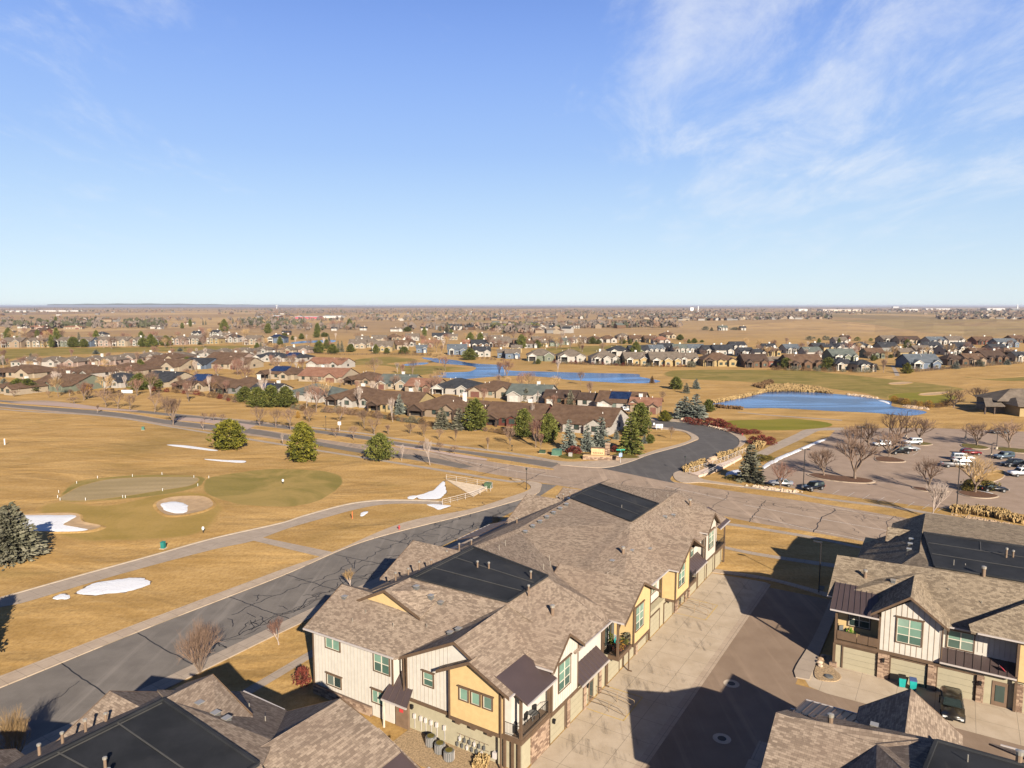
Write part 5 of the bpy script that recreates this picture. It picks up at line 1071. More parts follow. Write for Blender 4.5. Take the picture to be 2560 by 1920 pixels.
def car_meshes(kind, color):
    key = (kind, color)
    if key in CARM: return CARM[key]
    Ln, W_, low, cab, wr_ = PROF[kind]; h = Ln/2; mat = CP[color]; out = []
    def extr(prof, ws, tops=None):
        mb = MB(); n = len(prof); a = []; b = []
        for x, z in prof:
            w2 = ws(z, x); a.append((w2, x*h, z)); b.append((-w2, x*h, z))
        mb.add(a+b, [tuple(range(n)), tuple(range(2*n-1, n-1, -1))]+[(i, n+i, n+(i+1) % n, (i+1) % n) for i in range(n)]); return mb
    me = extr(low, lambda z, x: W_/2*(.97 if z < .5 else 1)*(1-.10*max(0, abs(x)-.8)/.2)).mesh('body', mat, smooth=False)
    bm = bmesh.new(); bm.from_mesh(me); bmesh.ops.recalc_face_normals(bm, faces=bm.faces); bmesh.ops.bevel(bm, geom=[e for e in bm.edges], offset=.07, segments=2, affect='EDGES'); 
    for f in bm.faces: f.smooth = True
    bm.to_mesh(me); bm.free(); out.append(('body', me, None))
    c2_ = [(x, z) for x, z in cab]; top = max(z for x, z in cab); bot = min(z for x, z in cab)
    me = extr(c2_, lambda z, x: W_/2*(.95-.20*(z-bot)/(top-bot))).mesh('cabin', mat); bm = bmesh.new(); bm.from_mesh(me); bmesh.ops.recalc_face_normals(bm, faces=bm.faces); bmesh.ops.bevel(bm, geom=[e for e in bm.edges], offset=.05, segments=2, affect='EDGES')
    for f in bm.faces: f.smooth = True
    bm.to_mesh(me); bm.free(); out.append(('cabin', me, None))
    def wx(z): return W_/2*(.95-.20*(z-bot)/(top-bot))+.012
    zb, zt = bot+.10*(top-bot), bot+.80*(top-bot)
    def xe(z, front):   # cabin outline x at height z
        pr = cab if not front else cab[::-1]
        for (x0, z0), (x1, z1) in zip(pr, pr[1:]):
            if z0 <= z <= z1: return (x0+(x1-x0)*(z-z0)/(z1-z0+1e-9))*h
        return pr[0][0]*h
    for s in (1, -1):
        xb0, xb1, xt0, xt1 = xe(zb, 0)+.14, xe(zb, 1)-.14, xe(zt, 0)+.10, xe(zt, 1)-.10; k = 3 if kind in ('suv', 'hatch') else 2
        for i in range(k):
            a0, a1 = i/k, (i+1)/k; g = .03
            p = [(xb0+(xb1-xb0)*a0+g, zb), (xb0+(xb1-xb0)*a1-g, zb), (xt0+(xt1-xt0)*a1-g, zt), (xt0+(xt1-xt0)*a0+g, zt)]
            mb = MB(); mb.add([(s*wx(z), y, z) for y, z in p]+[(s*(wx(z)-.03), y, z) for y, z in p], [(0,1,2,3) if s > 0 else (3,2,1,0),(0,4,5,1),(1,5,6,2),(2,6,7,3),(3,7,4,0)]); out.append(('side_window', mb.mesh('side_window', carglass), None))
    for front in (1, 0):
        y0, y1 = xe(zb, front), xe(zt, front); sg = 1 if front else -1; mb = MB(); o_ = .025*sg
        mb.add([(-wx(zb)+.12, y0+o_, zb), (wx(zb)-.12, y0+o_, zb), (wx(zt)-.12, y1+o_, zt+.02), (-wx(zt)+.12, y1+o_, zt+.02)], [(0,1,2,3),(3,2,1,0)]); out.append(('windscreen' if front else 'rear_window', mb.mesh('windscreen', carglass), None))
    r = wr_/2
    for sx_ in (1, -1):
        for y in (h*.62, -h*.60):
            mb = MB(); mb.tube((sx_*(W_/2-.2), y, r), (sx_*(W_/2+.015), y, r), r, n=16); w_ = ('wheel', mb.mesh('wheel', tyre), None); mb = MB(); mb.tube((sx_*(W_/2-.05), y, r), (sx_*(W_/2+.03), y, r), r*.62, n=12); out.append(('wheel', w_[1], mb.mesh('rim', rim)))
        zf = low[-2][1]; mb = MB(); mb.box(sx_*W_*.33-.17, sx_*W_*.33+.17, h-.10, h+.015, zf-.16, zf-.02); out.append(('headlight', mb.mesh('headlight', lampm), None))
        zr = low[1][1]; mb = MB(); mb.box(sx_*W_*.40-.11, sx_*W_*.40+.11, -h-.015, -h+.08, zr-.22, zr); out.append(('tail_light', mb.mesh('tail_light', tail), None))
    mb = MB(); mb.box(-W_*.3, W_*.3, h-.03, h+.02, .48, .62); out.append(('grille', mb.mesh('grille', M['black']), None))
    if kind == 'pickup':
        mb = MB(); mb.box(-W_/2+.12, W_/2-.12, -h+.1, -h*.26, 1.165, 1.175); out.append(('truck_bed', mb.mesh('truck_bed', M['dark']), None))
    CARM[key] = out; return out
def car(px, py, rz, kind, color, label, grp='cars in the parking lot', p=None):
    p = p or G(px, py); t = thing('parked_car' if kind != 'pickup' else 'pickup_truck', label, 'car' if kind != 'pickup' else 'pickup truck', (p[0], p[1], .015), rz, grp)
    for nm, me, sub in car_meshes(kind, color):
        o = link(nm, me, t)
        if sub: link('rim', sub, o)
    return t
pu_ = UVW(71.4, 1.3)
car(0, 0, math.pi-ANG+.05, 'hatch', 'bronze', 'dark bronze car nosed out of shade before the third garage', 'cars at the condos', (pu_.x, pu_.y))
car(2033, 1225, R(118), 'suv', 'black', 'black suv under the lamp beside the kerb island')
car(1952, 1214, R(75), 'sedan', 'silver', 'silver car behind the small reddish tree by the bridge')
car(2204, 1115, R(98), 'hatch', 'white', 'white hatchback at the pond end of the lot')
car(2281, 1111, R(100), 'suv', 'white', 'white suv beside the vase shaped tree')
car(2272, 1126, R(-98), 'sedan', 'silver', 'silver sedan between white suv and black pickup')
car(2248, 1134, R(100), 'pickup', 'black', 'black pickup truck with red tail lights beside the mulch island')
car(2427, 1137, R(-100), 'hatch', 'red', 'red car behind the two white trucks')
car(2407, 1151, R(-98), 'suv', 'white', 'white suv between the red car and the white pickup')
car(2386, 1168, R(-99), 'pickup', 'white', 'white pickup truck with open bed mid lot')
car(2413, 1161, R(-98), 'sedan', 'grey', 'grey sedan half hidden between the white suv and pickup')
car(2509, 1147, R(98), 'suv', 'greyblue', 'slate blue suv with roof rack near the far islands')
car(2530, 1166, R(98), 'suv', 'black', 'black suv behind the white work truck')
car(2562, 1168, R(98), 'sedan', 'black', 'black car cut by the edge of the picture')
car(2553, 1190, R(98), 'pickup', 'white', 'white work truck beside the grassy island')
car(2484, 1228, R(-102), 'sedan', 'black', 'black sedan parked behind the big shrub island')
car(2497, 1084, R(75), 'hatch', 'grey', 'dark car under the tree at the clubhouse drive')
car(1558, 1030, R(-65), 'pickup', 'white', 'white pickup truck in the driveway of the solar roofed house', 'cars at the houses')
# ------------------------------------------------------------------ lamps, signs, boxes
def lot_lamp(px, yb, yt, lab, arms=2):
    p = G(px, yb); d = p[1]; h = (yb-yt)/FPX*math.hypot(d, CAM_H)*1.0
    t = at('parking_lot_lamp', lab, 'lamp post', p, random.uniform(-.3, .3), 'tall lamps of the parking lot'); mb = MB(); mb.lathe([(.3,0),(.3,.75)], 10); part('base', mb, M['conc'], t); mb = MB(); mb.lathe([(.09,.75),(.07,h)], 8); part('pole', mb, M['metalpole'], t)
    for s in ((1,-1) if arms == 2 else (1,)):
        mb = MB(); mb.box(min(0,s*.95),max(0,s*.95),-.03,.03,h-.08,h-.02); part('arm', mb, M['metalpole'], t); mb = MB(); mb.box(min(s*.35,s*.95),max(s*.35,s*.95),-.19,.19,h-.04,h+.10); part('lamp_head', mb, M['metalpole'], t)
lot_lamp(2008,1222,1123,'tall lot lamp standing over the black suv'); lot_lamp(2391.6,1271.5,1156,'tall lot lamp by the straw grass at the sidewalk'); lot_lamp(2150,1138,1067,'tall lot lamp rising behind the mulch island trees'); lot_lamp(2222,1112,1036,'tall lot lamp above the white hatchback')
lot_lamp(2265,1095,1027,'tall thin lot lamp nearest the pond', 1); lot_lamp(2414,1098,1060,'short lot lamp by the clubhouse lawn', 1); lot_lamp(2491,1124,1083,'twin head lot lamp beside the clubhouse drive'); lot_lamp(2478,1142,1108,'square arm lot lamp before the red car', 1)
def post_lamp(px, yb, yt, lab, grp='black post lamps along the roads'):
    p = G(px, yb); h = (yb-yt)/FPX*math.hypot(p[1], CAM_H); t = at('post_lamp', lab, 'street lamp', p, 0, grp); mb = MB(); mb.lathe([(.12,0),(.12,.35),(.055,.4),(.045,h-.5)], 8); part('pole', mb, M['metalpole'], t)
    mb = MB(); mb.lathe([(.07,h-.5),(.15,h-.42),(.17,h-.15)], 8); part('lantern', mb, M['glassd'], t); mb = MB(); mb.lathe([(.24,h-.15),(.2,h-.08),(.03,h)], 8); part('cap', mb, M['metalpole'], t)
post_lamp(1316,1224,1169,'black post lamp on the grass corner of the condo street'); post_lamp(1712,1182,1139,'black post lamp beside the bridge rail'); post_lamp(815,1076,1039,'black post lamp between bare trees beyond the boulevard'); post_lamp(1280,1127,1112,'short pale headed post lamp near the green boxes')
p = G(*c7([(855,1035)])[0]); p = UVW(93.5,-13.2); t = at('shoebox_lamp', 'dark shoebox lamp rising behind the gabled condo roof', 'street lamp', p, -ANG, None); mb = MB(); mb.lathe([(.07,0),(.06,6.6)], 8); part('pole', mb, M['metalpole'], t); mb = MB(); mb.box(-.9,.1,-.12,.12,6.5,6.65); part('lamp_head', mb, M['metalpole'], t)
def boxthing(name, lab, cat, px, py, sz, mat, rz=0, grp=None, top=None):
    p = G(px, py); mb = MB(); a, b_, c = sz; t = at(name, lab, cat, p, rz, grp); mb.box(-a/2,a/2,-b_/2,b_/2,0,c*.86); part('cabinet', mb, mat, t); mb = MB(); mb.slab([(-a/2-.03,-b_/2-.03,c*.93),(a/2+.03,-b_/2-.03,c*.93),(a/2+.03,b_/2+.03,c),(-a/2-.03,b_/2+.03,c)], c*.08); part('lid', mb, top or mat, t); mb = MB(); mb.box(-a/2-.15,a/2+.15,-b_/2-.15,b_/2+.15,-.02,.06); part('pad', mb, M['conc'], t)
gbox = paint('utility_green', (.09,.19,.13), .5); boxthing('transformer_box','large green transformer box before the blue spruces','utility box',1392,1138,(2.1,1.7,1.5),gbox,R(-20)); boxthing('transformer_box','small dark green utility box left of the large one','utility box',1356,1133,(1.4,.9,.8),paint('dark_utility_green', (.05,.085,.045)),R(-20))
boxthing('utility_pedestal','pale grey utility pedestal in the juniper bed','utility box',1426,1142,(.8,.5,1.0),paint('pale_grey', (.45,.42,.37)),R(-25)); boxthing('utility_box','teal utility box beside the cart path','utility box',408,1371,(.55,.5,1.05),paint('utility_teal', (.02,.19,.16)),R(-10)); boxthing('trash_box','green box on the slope of the fairway','box',358,1075,(.7,.5,1.0),paint('course_green', (.06,.17,.13)),.2)
boxthing('control_cabinet','green cabinet at the top of the underpass railing','utility box',1220,1220,(1.3,.9,1.1),paint('cabinet_green', (.09,.15,.08)),R(-30))
def hydrant(px, py, lab):
    p = G(px, py); t = at('fire_hydrant', lab, 'fire hydrant', p, 0, 'red fire hydrants'); red = paint('hydrant_red', (.42,.05,.05), .5); mb = MB(); mb.lathe([(.17,0),(.17,.06),(.11,.08),(.11,.62),(.14,.64),(.11,.74),(.03,.8)], 10); part('barrel', mb, red, t)
    for a, b_ in (((-.2,0,.5),(.2,0,.5)),((0,-.2,.45),(0,.0,.45))): mb = MB(); mb.tube(a, b_, .065, n=8); part('outlet', mb, red, t)
hydrant(998,1325,'red fire hydrant on the grass beside the condo street'); hydrant(1856,1090,'small red fire hydrant on the outer curve of the side road')
def marker(px, py, h, lab, mat, r=.05, name='stake', cat='stake', grp=None, top=None):
    p = G(px, py); mb = MB(); mb.lathe([(r,0),(r,h)], 5); 
    if top: mb.m = 1; mb.lathe([(top*.5,h-.1),(top,h+.12),(top*.8,h+.4),(.02,h+.5)], 8)
    return tag(link(name, mb.mesh(name, [mat, wht]), None, (p[0], p[1], 0)), lab, cat, grp)
marker(707.5,1210,.55,'white ball washer on the middle of the putting green', M['dark'], .07, 'ball_washer', 'ball washer', 'white topped markers on the course', .24); marker(508,1332,.55,'white topped marker on the mown rough by the cart path', M['dark'], .07, 'ball_washer', 'ball washer', 'white topped markers on the course', .22)
t = marker(881,1297,1.3,'orange delineator stake beside the cart path', paint('orange_plastic', (.62,.17,.06)), .07); marker(12,1112,1.6,'white leaning post at the far edge of the fairway', wht, .14, 'post', 'post')
for k, (x, y) in enumerate(c1([(606,92),(771,50),(1047,38),(1280,22),(1532,45),(1650,50),(1563,112),(1285,150),(991,205),(970,205),(676,225),(475,225),(456,205),(464,165)])): marker(x, y, .55, 'white stake round the striped practice strip, %s counting clockwise' % ordw(k+1), wht, .045, grp='white stakes round the practice strip')
# white board, mailboxes, street sign
def board(px, yb, yt, wd, lab, name='notice_board', cat='sign', legs=2, mat=wht, frac=.55, rz=0):
    p = G(px, yb); h = (yb-yt)/FPX*math.hypot(p[1], CAM_H); t = at(name, lab, cat, p, rz); mb = MB(); mb.box(-wd/2,wd/2,-.06,.06,h*(1-frac),h); part('panel', mb, mat, t)
    for x in ((-wd*.35, wd*.35) if legs == 2 else (0,)): mb = MB(); mb.box(x-.05,x+.05,-.04,.04,0,h*(1-frac)); part('leg', mb, M['rail'], t)
    return t
board(849,1078,1054,.9,'white sign on a post in the boulevard lawn',legs=1,frac=.35); t = board(1648,1075,1060,2.1,'white mailbox cluster beside the inner kerb of the side road','mailbox_cluster','mailbox',frac=.65)
for x in (-.45,.45):
    for z in (.75,1.1): mb = MB(); mb.box(x-.35,x+.35,-.09,-.06,z,z+.28); part('door', mb, M['cap'], t)
board(1635,1067,1057,.5,'small white post box left of the mailbox cluster','mailbox','mailbox',1,wht,.5)
t = board(318,984,975,4.6,'long white entry wall on the lawn beyond the boulevard','entry_wall','wall',2,wht,.85)
p = G(1551,1158); t = at('street_sign', 'green and blue street name sign at the side road corner', 'sign', p, .1); mb = MB(); mb.tube((0,0,0),(0,0,3.2),.05,n=6); part('post', mb, M['rail'], t)
sg = paint('sign_green', (.02,.30,.20)); mb = MB(); mb.box(-1.0,1.0,-.03,.03,3.0,3.3); part('name_blade', mb, sg, t); mb = MB(); mb.box(-.03,.03,-.9,.9,2.65,2.95); part('name_blade', mb, sg, t); mb = MB(); mb.box(-.38,.38,-.05,-.02,1.5,2.4); part('blue_plate', mb, paint('sign_blue', (.28,.36,.55)), t)
# entrance monument: stone pillar, sandstone panel, stepped planters
p = G(1492,1148); t = at('entrance_monument', 'stone entrance monument with sandstone panel and tall pillar', 'monument', p, R(-12))
mb = MB(); mb.box(-1.4,1.8,.6,1.1,.9,2.5); part('sign_panel', mb, paint('sandstone', (.62,.42,.22)), t); mb = MB(); mb.box(-1.5,1.9,.5,1.2,2.5,2.7); part('coping', mb, M['trim'], t)
mb = MB()
for k in range(6): mb.box(-1.0+k*.42,-.75+k*.42,.55,.6,1.25,1.5)
part('lettering', mb, M['trim'], t)
def stonebox(x0,x1,y0,y1,z1,nm):
    mb = MB(); mb.box(x0+.05,x1-.05,y0+.05,y1-.05,0,z1); o = part(nm, mb, M['mortar'], t); z = 0
    while z < z1-.1:
        x = x0
        while x < x1-.1:
            wd = min(random.uniform(.4,.8), x1-x); link('stone', unit_box('stone', M['stone']), o, (x+wd/2, y0+.03, z+.14), 0, (wd-.03,.12,.25)); x += wd
        z += .28
stonebox(1.9,3.0,.4,1.4,3.6,'pillar'); stonebox(-3.2,3.6,-1.0,.3,.85,'planter_wall'); stonebox(3.2,5.4,-.6,.3,1.1,'planter_wall'); mb = MB(); mb.box(-3.2,3.6,-1.0,.6,.85,.95); part('cap_stone', mb, paint('sandstone', (.62,.42,.22)), t)
mb = MB(); mb.box(1.8,3.1,.3,1.5,3.6,3.8); part('pillar_cap', mb, M['rock'], t)
# ------------------------------------------------------------------ underpass, both mouths
def railrun(pts, lab, h=1.1, mid=(.35,.72), name='railing', grp='pale railings at the underpass', zs=None, mat=None):
    P = [Vector((*G(x, y), 0)) for x, y in pts]
    if zs: P = [Vector((p.x, p.y, z)) for p, z in zip(P, zs)]
    t = thing(name, lab, 'railing', P[0], 0, grp); o = P[0]; mat = mat or M['rail']
    for a, b_ in zip(P, P[1:]):
        n = max(1, round((b_-a).length/2.2))
        for z in (*mid, h): mb = MB(); mb.tube(a-o+Vector((0,0,z)), b_-o+Vector((0,0,z)), .035 if z == h else .022, n=5); part('bar', mb, mat, t)
        for i in range(n+1): q = a.lerp(b_, i/n)-o; mb = MB(); mb.tube(q, q+Vector((0,0,h)), .035, n=5); part('post', mb, mat, t)
wa, wb, wc = c8([(1630,68)])[0], c8([(1960,125)])[0], c8([(1845,195)])[0]
A0, B0, C0 = [Vector((*G(*q), 0)) for q in (wa, wb, wc)]
railrun(c8([(1630,62),(1790,88),(1960,118)]), 'railing along the top of the concrete wing wall'); railrun(c8([(1600,262),(1720,232),(1840,200),(1950,155)]), 'railing down the ramp side of the underpass mouth'); railrun(c8([(1960,112),(1995,128),(1980,152)]), 'short railing corner at the green cabinet')
mb = MB(); mb.slab([tuple(A0+Vector((0,0,.25))), tuple(B0+Vector((0,0,.25))), tuple(C0+Vector((0,0,.05)))], .3); w_ = link('wing_wall', mb.mesh('wing_wall', paint('pale_concrete', (.72,.56,.38))), None); tag(w_, 'triangular pale concrete wing wall sloping into the underpass', 'wall')
KK = crop(1640, 1000, 5.267)
railrun(KK([(440,965),(640,905),(800,850),(1000,770),(1180,690)]), 'long railing above the bridge parapet by the side road'); railrun(KK([(640,1010),(800,930),(1030,850)]), 'lower pale railing on the shaded side of the bridge'); 
rp = KK([(440,985),(560,1020),(700,985),(900,900),(1130,775),(1120,740),(900,835),(640,925),(520,975)])
o = sheet('retaining_wall', rp[:2]+[rp[2],rp[3],rp[4],rp[5],rp[6],rp[7],rp[8]], paint('bridge_concrete', (.70,.53,.40)), .45, False, False, thick=.45, kind=None); tag(o, 'pink concrete bridge parapet along the side road', 'wall')
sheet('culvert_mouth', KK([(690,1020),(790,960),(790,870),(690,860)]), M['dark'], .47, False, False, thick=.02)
reeds('dry_grass', KK([(345,910),(640,800),(640,870),(440,950),(350,960)]), .9, M['strawg'], 260, 'straw grass between the side road and the bridge rail, lamp end', .3)
reeds('dry_grass', KK([(800,730),(1180,640),(1190,670),(900,790),(800,800)]), .9, M['strawg'], 300, 'straw grass between the side road and the bridge rail, far end', .3)
reeds('dry_grass', KK([(1290,600),(1420,560),(1440,620),(1330,660),(1290,650)]), 1.3, M['strawg'], 160, 'tall straw grass under the red shrubs by the walk', .3)
reeds('dry_grass', c7([(1640,640),(1800,655),(2000,690),(2212,735),(2212,700),(2050,640),(1850,615),(1640,610)]), 1.0, M['strawg'], 500, 'row of straw grass clumps along the parking lot sidewalk', .3)
for k, (x, y) in enumerate(KK([(740,800),(770,790),(700,835),(600,325),(350,265)])): boulder(G(x, y), (.9,.7,.8) if k < 3 else (.8,.6,.6), 'pale boulder beside the side road, %s from the lamp' % ordw(k+1), 'boulders by the side road', 30+k)
for k in range(9): q = KK([(700+k*30, 350+k*8)])[0]; boulder(G(*q), (.55,.45,.45), 'low rock in the edging below the long red hedge, %s from the spruces' % ordw(k+1), 'rocks under the red hedge', 50+k)
mb = MB()
def rubble(name, px, n, s, lab):
    P2 = gpts(px); mb = MB(); c0 = np.array(P2); rs = random.Random(n)
    for _ in range(n):
        w3 = np.array([rs.random() for _ in P2])**2; w3 /= w3.sum(); x, y = w3@c0; r = s*rs.uniform(.5, 1.2); a = rs.uniform(0, 6)
        pts = [(x+r*math.cos(a+i*1.26)*rs.uniform(.7,1), y+r*math.sin(a+i*1.26)*rs.uniform(.7,1)) for i in range(5)]; o_ = len(mb.v)
        mb.add([(p_[0], p_[1], 0) for p_ in pts]+[(x, y, r*.8)], [(i, (i+1) % 5, 5) for i in range(5)])
    tag(link(name, mb.mesh(name, M['rock'])), lab, 'rocks', kind='stuff')
rubble('rock_edging', KK([(1100,1110),(1400,1150),(1900,1200),(2000,1240),(1700,1215),(1250,1150)]), 220, .45, 'rock edging between sidewalk and parking lot below the spruce')
rubble('rock_edging', c7([(1600,655),(1900,700),(2212,760),(2212,745),(1700,650)]), 160, .35, 'river rock under the straw grass row')
rubble('pond_rocks', r4([(610,845),(780,862),(900,880),(1000,895),(900,872),(700,850)]), 120, .8, 'dark rocks along the upper pond bank'); rubble('pond_rocks', r4([(1100,945),(1200,965),(1310,975),(1420,985),(1250,955)]), 140, .9, 'pale rocks on the pond bank by the clubhouse')
# islands in the lot
def island(px, lab, mat): 
    sheet('kerb_ring', px, M['walk'], .13, True, False, thick=.13); c = np.mean(np.array(gpts(px)), 0); P2 = [tuple(c+(np.array(q)-c)*.93) for q in gpts(px)]; sheet('planting_bed', P2, mat, .17, True, False, world=True)
island([(2019,1186),(2040,1184),(2090,1190),(2140,1194),(2180,1200),(2188,1206),(2165,1209),(2110,1206),(2050,1198),(2022,1190)], '', M['mulch'])
island([(2190,1143),(2225,1143),(2262,1152),(2258,1156),(2215,1156),(2190,1152)], '', M['mulch']); island([(2396,1229),(2440,1228),(2490,1238),(2496,1243),(2470,1247),(2430,1244),(2400,1236)], '', M['mulch'])
island([(2282,1218),(2320,1222),(2370,1226),(2365,1231),(2320,1230),(2288,1224)], '', M['mulch']); island([(2405,1110),(2440,1112),(2474,1120),(2460,1124),(2420,1121),(2404,1116)], '', M['junip']); island([(2298,1105),(2320,1108),(2332,1112),(2310,1114),(2296,1112)], '', M['junip']); island([(2490,1119),(2540,1122),(2600,1130),(2560,1134),(2500,1127)], '', M['junip'])
island([(2400,1225),(2420,1200),(2460,1185),(2500,1175),(2514,1180),(2508,1195),(2480,1207),(2440,1222),(2415,1230)], '', M['ground'])
# ------------------------------------------------------------------ houses
RC = {'br': ('brown_roof', (.135,.080,.050), (.20,.125,.080)), 'db': ('dark_brown_roof', (.085,.055,.040), (.13,.085,.062)), 'tn': ('tan_grey_roof', (.17,.135,.105), (.25,.20,.155)), 'ch': ('charcoal_roof', (.038,.040,.045), (.07,.072,.08)), 'gg': ('grey_green_roof', (.125,.14,.125), (.18,.20,.175)), 'rd': ('terracotta_roof', (.28,.135,.085), (.38,.20,.13)), 'bl': ('blue_grey_roof', (.11,.13,.15), (.17,.19,.21))}
RM = {}; RC = {k: (n, tuple(q*.8 for q in a), tuple(q*.8 for q in b_)) for k, (n, a, b_) in RC.items()}
for k, (n, a, b_) in RC.items():
    t = NT(n); c = t.ramp(t.noise(.5, 4, .7), a, b_, .35, .65); c = t.mix(t.rng(t.noise(3.5, 3, .7), .4, .7, 0, .35), c, tuple(x*.7 for x in a)); t.col(c).rough(.92); t.b.inputs['Specular IOR Level'].default_value = .1; RM[k] = t.m
WC = {'white': (.66,.60,.53), 'cream': (.60,.48,.34), 'tan': (.46,.34,.23), 'yellow': (.60,.44,.21), 'green': (.26,.28,.20), 'grey': (.34,.32,.30), 'blue': (.20,.25,.33), 'brown': (.22,.125,.07), 'brick': (.30,.11,.07), 'pink': (.58,.42,.34), 'redbrown': (.17,.045,.03)}
WM = {k: paint('wall_'+k, tuple(q*.58 for q in c), .85, .06, .8) for k, c in WC.items()}
htrim = paint('house_trim_white', (.50,.47,.42), .6); hdark = paint('house_trim_dark', (.07,.045,.032), .7); gdoor_b = paint('brown_garage', (.16,.07,.05), .6); wcap = paint('chimney_white', (.70,.65,.58), .7)
HP = {}
def solar():
    t = NT('solar_cells'); t.col(t.ramp(t.noise(.8, 2), (.010,.018,.05), (.018,.035,.085))).rough(.2); t.b.inputs['Specular IOR Level'].default_value = .6; return t.m
SOLAR = solar()
def hmesh(style):
    """parts of a house in local metres: x along the front, front toward -y; returns list (name, mesh, slot, subparts)"""
    if style in HP: return HP[style]
    kind, W_, D_, wh, seed = style; rs = random.Random(hash(kind) % 97+seed*13 if False else sum(map(ord, kind))+seed*13); out = []; x1 = W_/2; y1 = D_/2; ov = .55
    rise = min(D_, W_)*(.165 if wh < 3.5 else .23)
    def me(n, mb, uv=False): return mb.mesh(n, None, uv)
    mb = MB(); mb.box(-x1, x1, -y1, y1, 0, wh); out.append(('wall', me('wall', mb), 'w', []))
    roof = MB(); X0, X1, Y0, Y1 = -x1-ov, x1+ov, -y1-ov, y1+ov; ze = wh-.05
    hip = kind[0] == 'h'
    if hip:
        k = min(Y1, X1-1.0); rz_ = ze+rise*1.15; a, c = (X0+k, 0, rz_), (X1-k, 0, rz_)
        for P_ in ([(X0,Y0,ze),(X1,Y0,ze),c,a],[(X1,Y1,ze),(X0,Y1,ze),a,c],[(X0,Y1,ze),(X0,Y0,ze),a],[(X1,Y0,ze),(X1,Y1,ze),c]): roof.slab(P_, .12)
    else:
        rz_ = ze+rise*1.25
        for P_ in ([(X0,Y0,ze),(X1,Y0,ze),(X1,0,rz_),(X0,0,rz_)],[(X1,Y1,ze),(X0,Y1,ze),(X0,0,rz_),(X1,0,rz_)]): roof.slab(P_, .12)
        for s in (-1, 1):
            g = MB(); g.add([(s*x1,-y1,wh-.1),(s*x1,y1,wh-.1),(s*x1,0,rz_-.15),(s*(x1-.2),-y1,wh-.1),(s*(x1-.2),y1,wh-.1),(s*(x1-.2),0,rz_-.15)], [(0,1,2),(5,4,3),(0,3,4,1),(1,4,5,2),(2,5,3,0)]); out.append(('gable_wall', me('gable_wall', g), 'w', []))
    wings = []
    n_w = {'a': 2, 'b': 1, 'c': 3, 'd': 2}[kind[1]]
    xs = {1: [.28], 2: [-.30, .30], 3: [-.33, .02, .34]}[n_w]
    for i, fx in enumerate(xs):
        ww = rs.uniform(.24, .33)*W_*(1 if n_w < 3 else .72); wd = rs.uniform(1.0, 3.2); cx_ = fx*W_+rs.uniform(-.4, .4); hh = wh+rs.choice((0, 0, -.3)); wr_ = ww*.5*rs.uniform(.55, .7); porch = (i == 0 and kind[1] in 'ac')
        ya = -y1-wd; yb = -y1*.1
        g = MB(); prof = [(cx_-ww/2, hh-.12), (cx_+ww/2, hh-.12), (cx_, hh-.12+wr_)]
        z0 = hh-.5 if porch else 0
        g.box(cx_-ww/2, cx_+ww/2, ya, -y1+.1, z0 if porch else 0, hh-.12); g.add([(x, ya, z) for x, z in prof]+[(x, ya+.2, z) for x, z in prof], [(0,1,2),(5,4,3),(0,3,4,1),(1,4,5,2),(2,5,3,0)])
        out.append(('wing_wall', me('wing_wall', g), 'w' if not porch else 't', []))
        for s in (-1, 1): roof.slab([(cx_, ya-.4, hh+wr_), (cx_, yb, hh+wr_), (cx_+s*(ww/2+.4), yb, hh-.22), (cx_+s*(ww/2+.4), ya-.4, hh-.22)], .12)
        tr = MB()
        for s in (-1, 1): a = (cx_, ya-.42, hh+wr_-.02); b2 = (cx_+s*(ww/2+.42), ya-.42, hh-.25); tr.add([a, b2, (b2[0], b2[1], b2[2]-.28), (a[0], a[1], a[2]-.28)], [(0,1,2,3) if s < 0 else (3,2,1,0)]); tr.add([(a[0], a[1]+.05, a[2]), (b2[0], b2[1]+.05, b2[2]), (b2[0], b2[1]+.05, b2[2]-.28), (a[0], a[1]+.05, a[2]-.28)], [(3,2,1,0) if s < 0 else (0,1,2,3)])
        out.append(('rake_trim', me('rake_trim', tr), 't', []))
        if porch:
            dk = MB(); dk.box(cx_-ww/2+.2, cx_+ww/2-.2, -y1-.04, -y1-.01, .2, hh-.5); out.append(('porch_shade_panel', me('porch_shade_panel', dk), 'k', []))  # dark panel: shade of the porch recess put in as colour
            for s in (-1, 1): q = MB(); q.box(cx_+s*(ww/2-.25)-.2, cx_+s*(ww/2-.25)+.2, ya+.05, ya+.45, 0, hh-.5); out.append(('porch_post', me('porch_post', q), 't', []))
            if wh > 4:
                q = MB(); q.box(cx_-ww/2, cx_+ww/2, ya, -y1, wh*.42, wh*.42+.3); q.box(cx_-ww/2, cx_+ww/2, ya, ya+.05, wh*.42+.3, wh*.42+1.2); out.append(('deck', me('deck', q), 't', []))
        else:
            gd = kind[1] in 'bd' and i == 0
            q = MB(); f = 'garage_door' if gd else 'window'
            if gd: q.box(cx_-ww*.33, cx_+ww*.33, ya-.05, ya+.02, .05, 2.3); out.append((f, me(f, q), 'g', []))
            else:
                for z in ([1.0] if wh < 4.5 else [.8, wh*.5+.6]):
                    q = MB(); q.box(cx_-.95, cx_+.95, ya-.07, ya+.02, z-.1, z+1.5); p2 = MB(); p2.box(cx_-.8, cx_-.05, ya-.09, ya-.06, z+.03, z+1.37); p3 = MB(); p3.box(cx_+.05, cx_+.8, ya-.09, ya-.06, z+.03, z+1.37); out.append(('window', me('window', q), 't', [('pane', me('pane', p2)), ('pane', me('pane', p3))]))
        wings.append((cx_-ww/2-.6, cx_+ww/2+.6))
    nwin = max(2, int(W_/4))
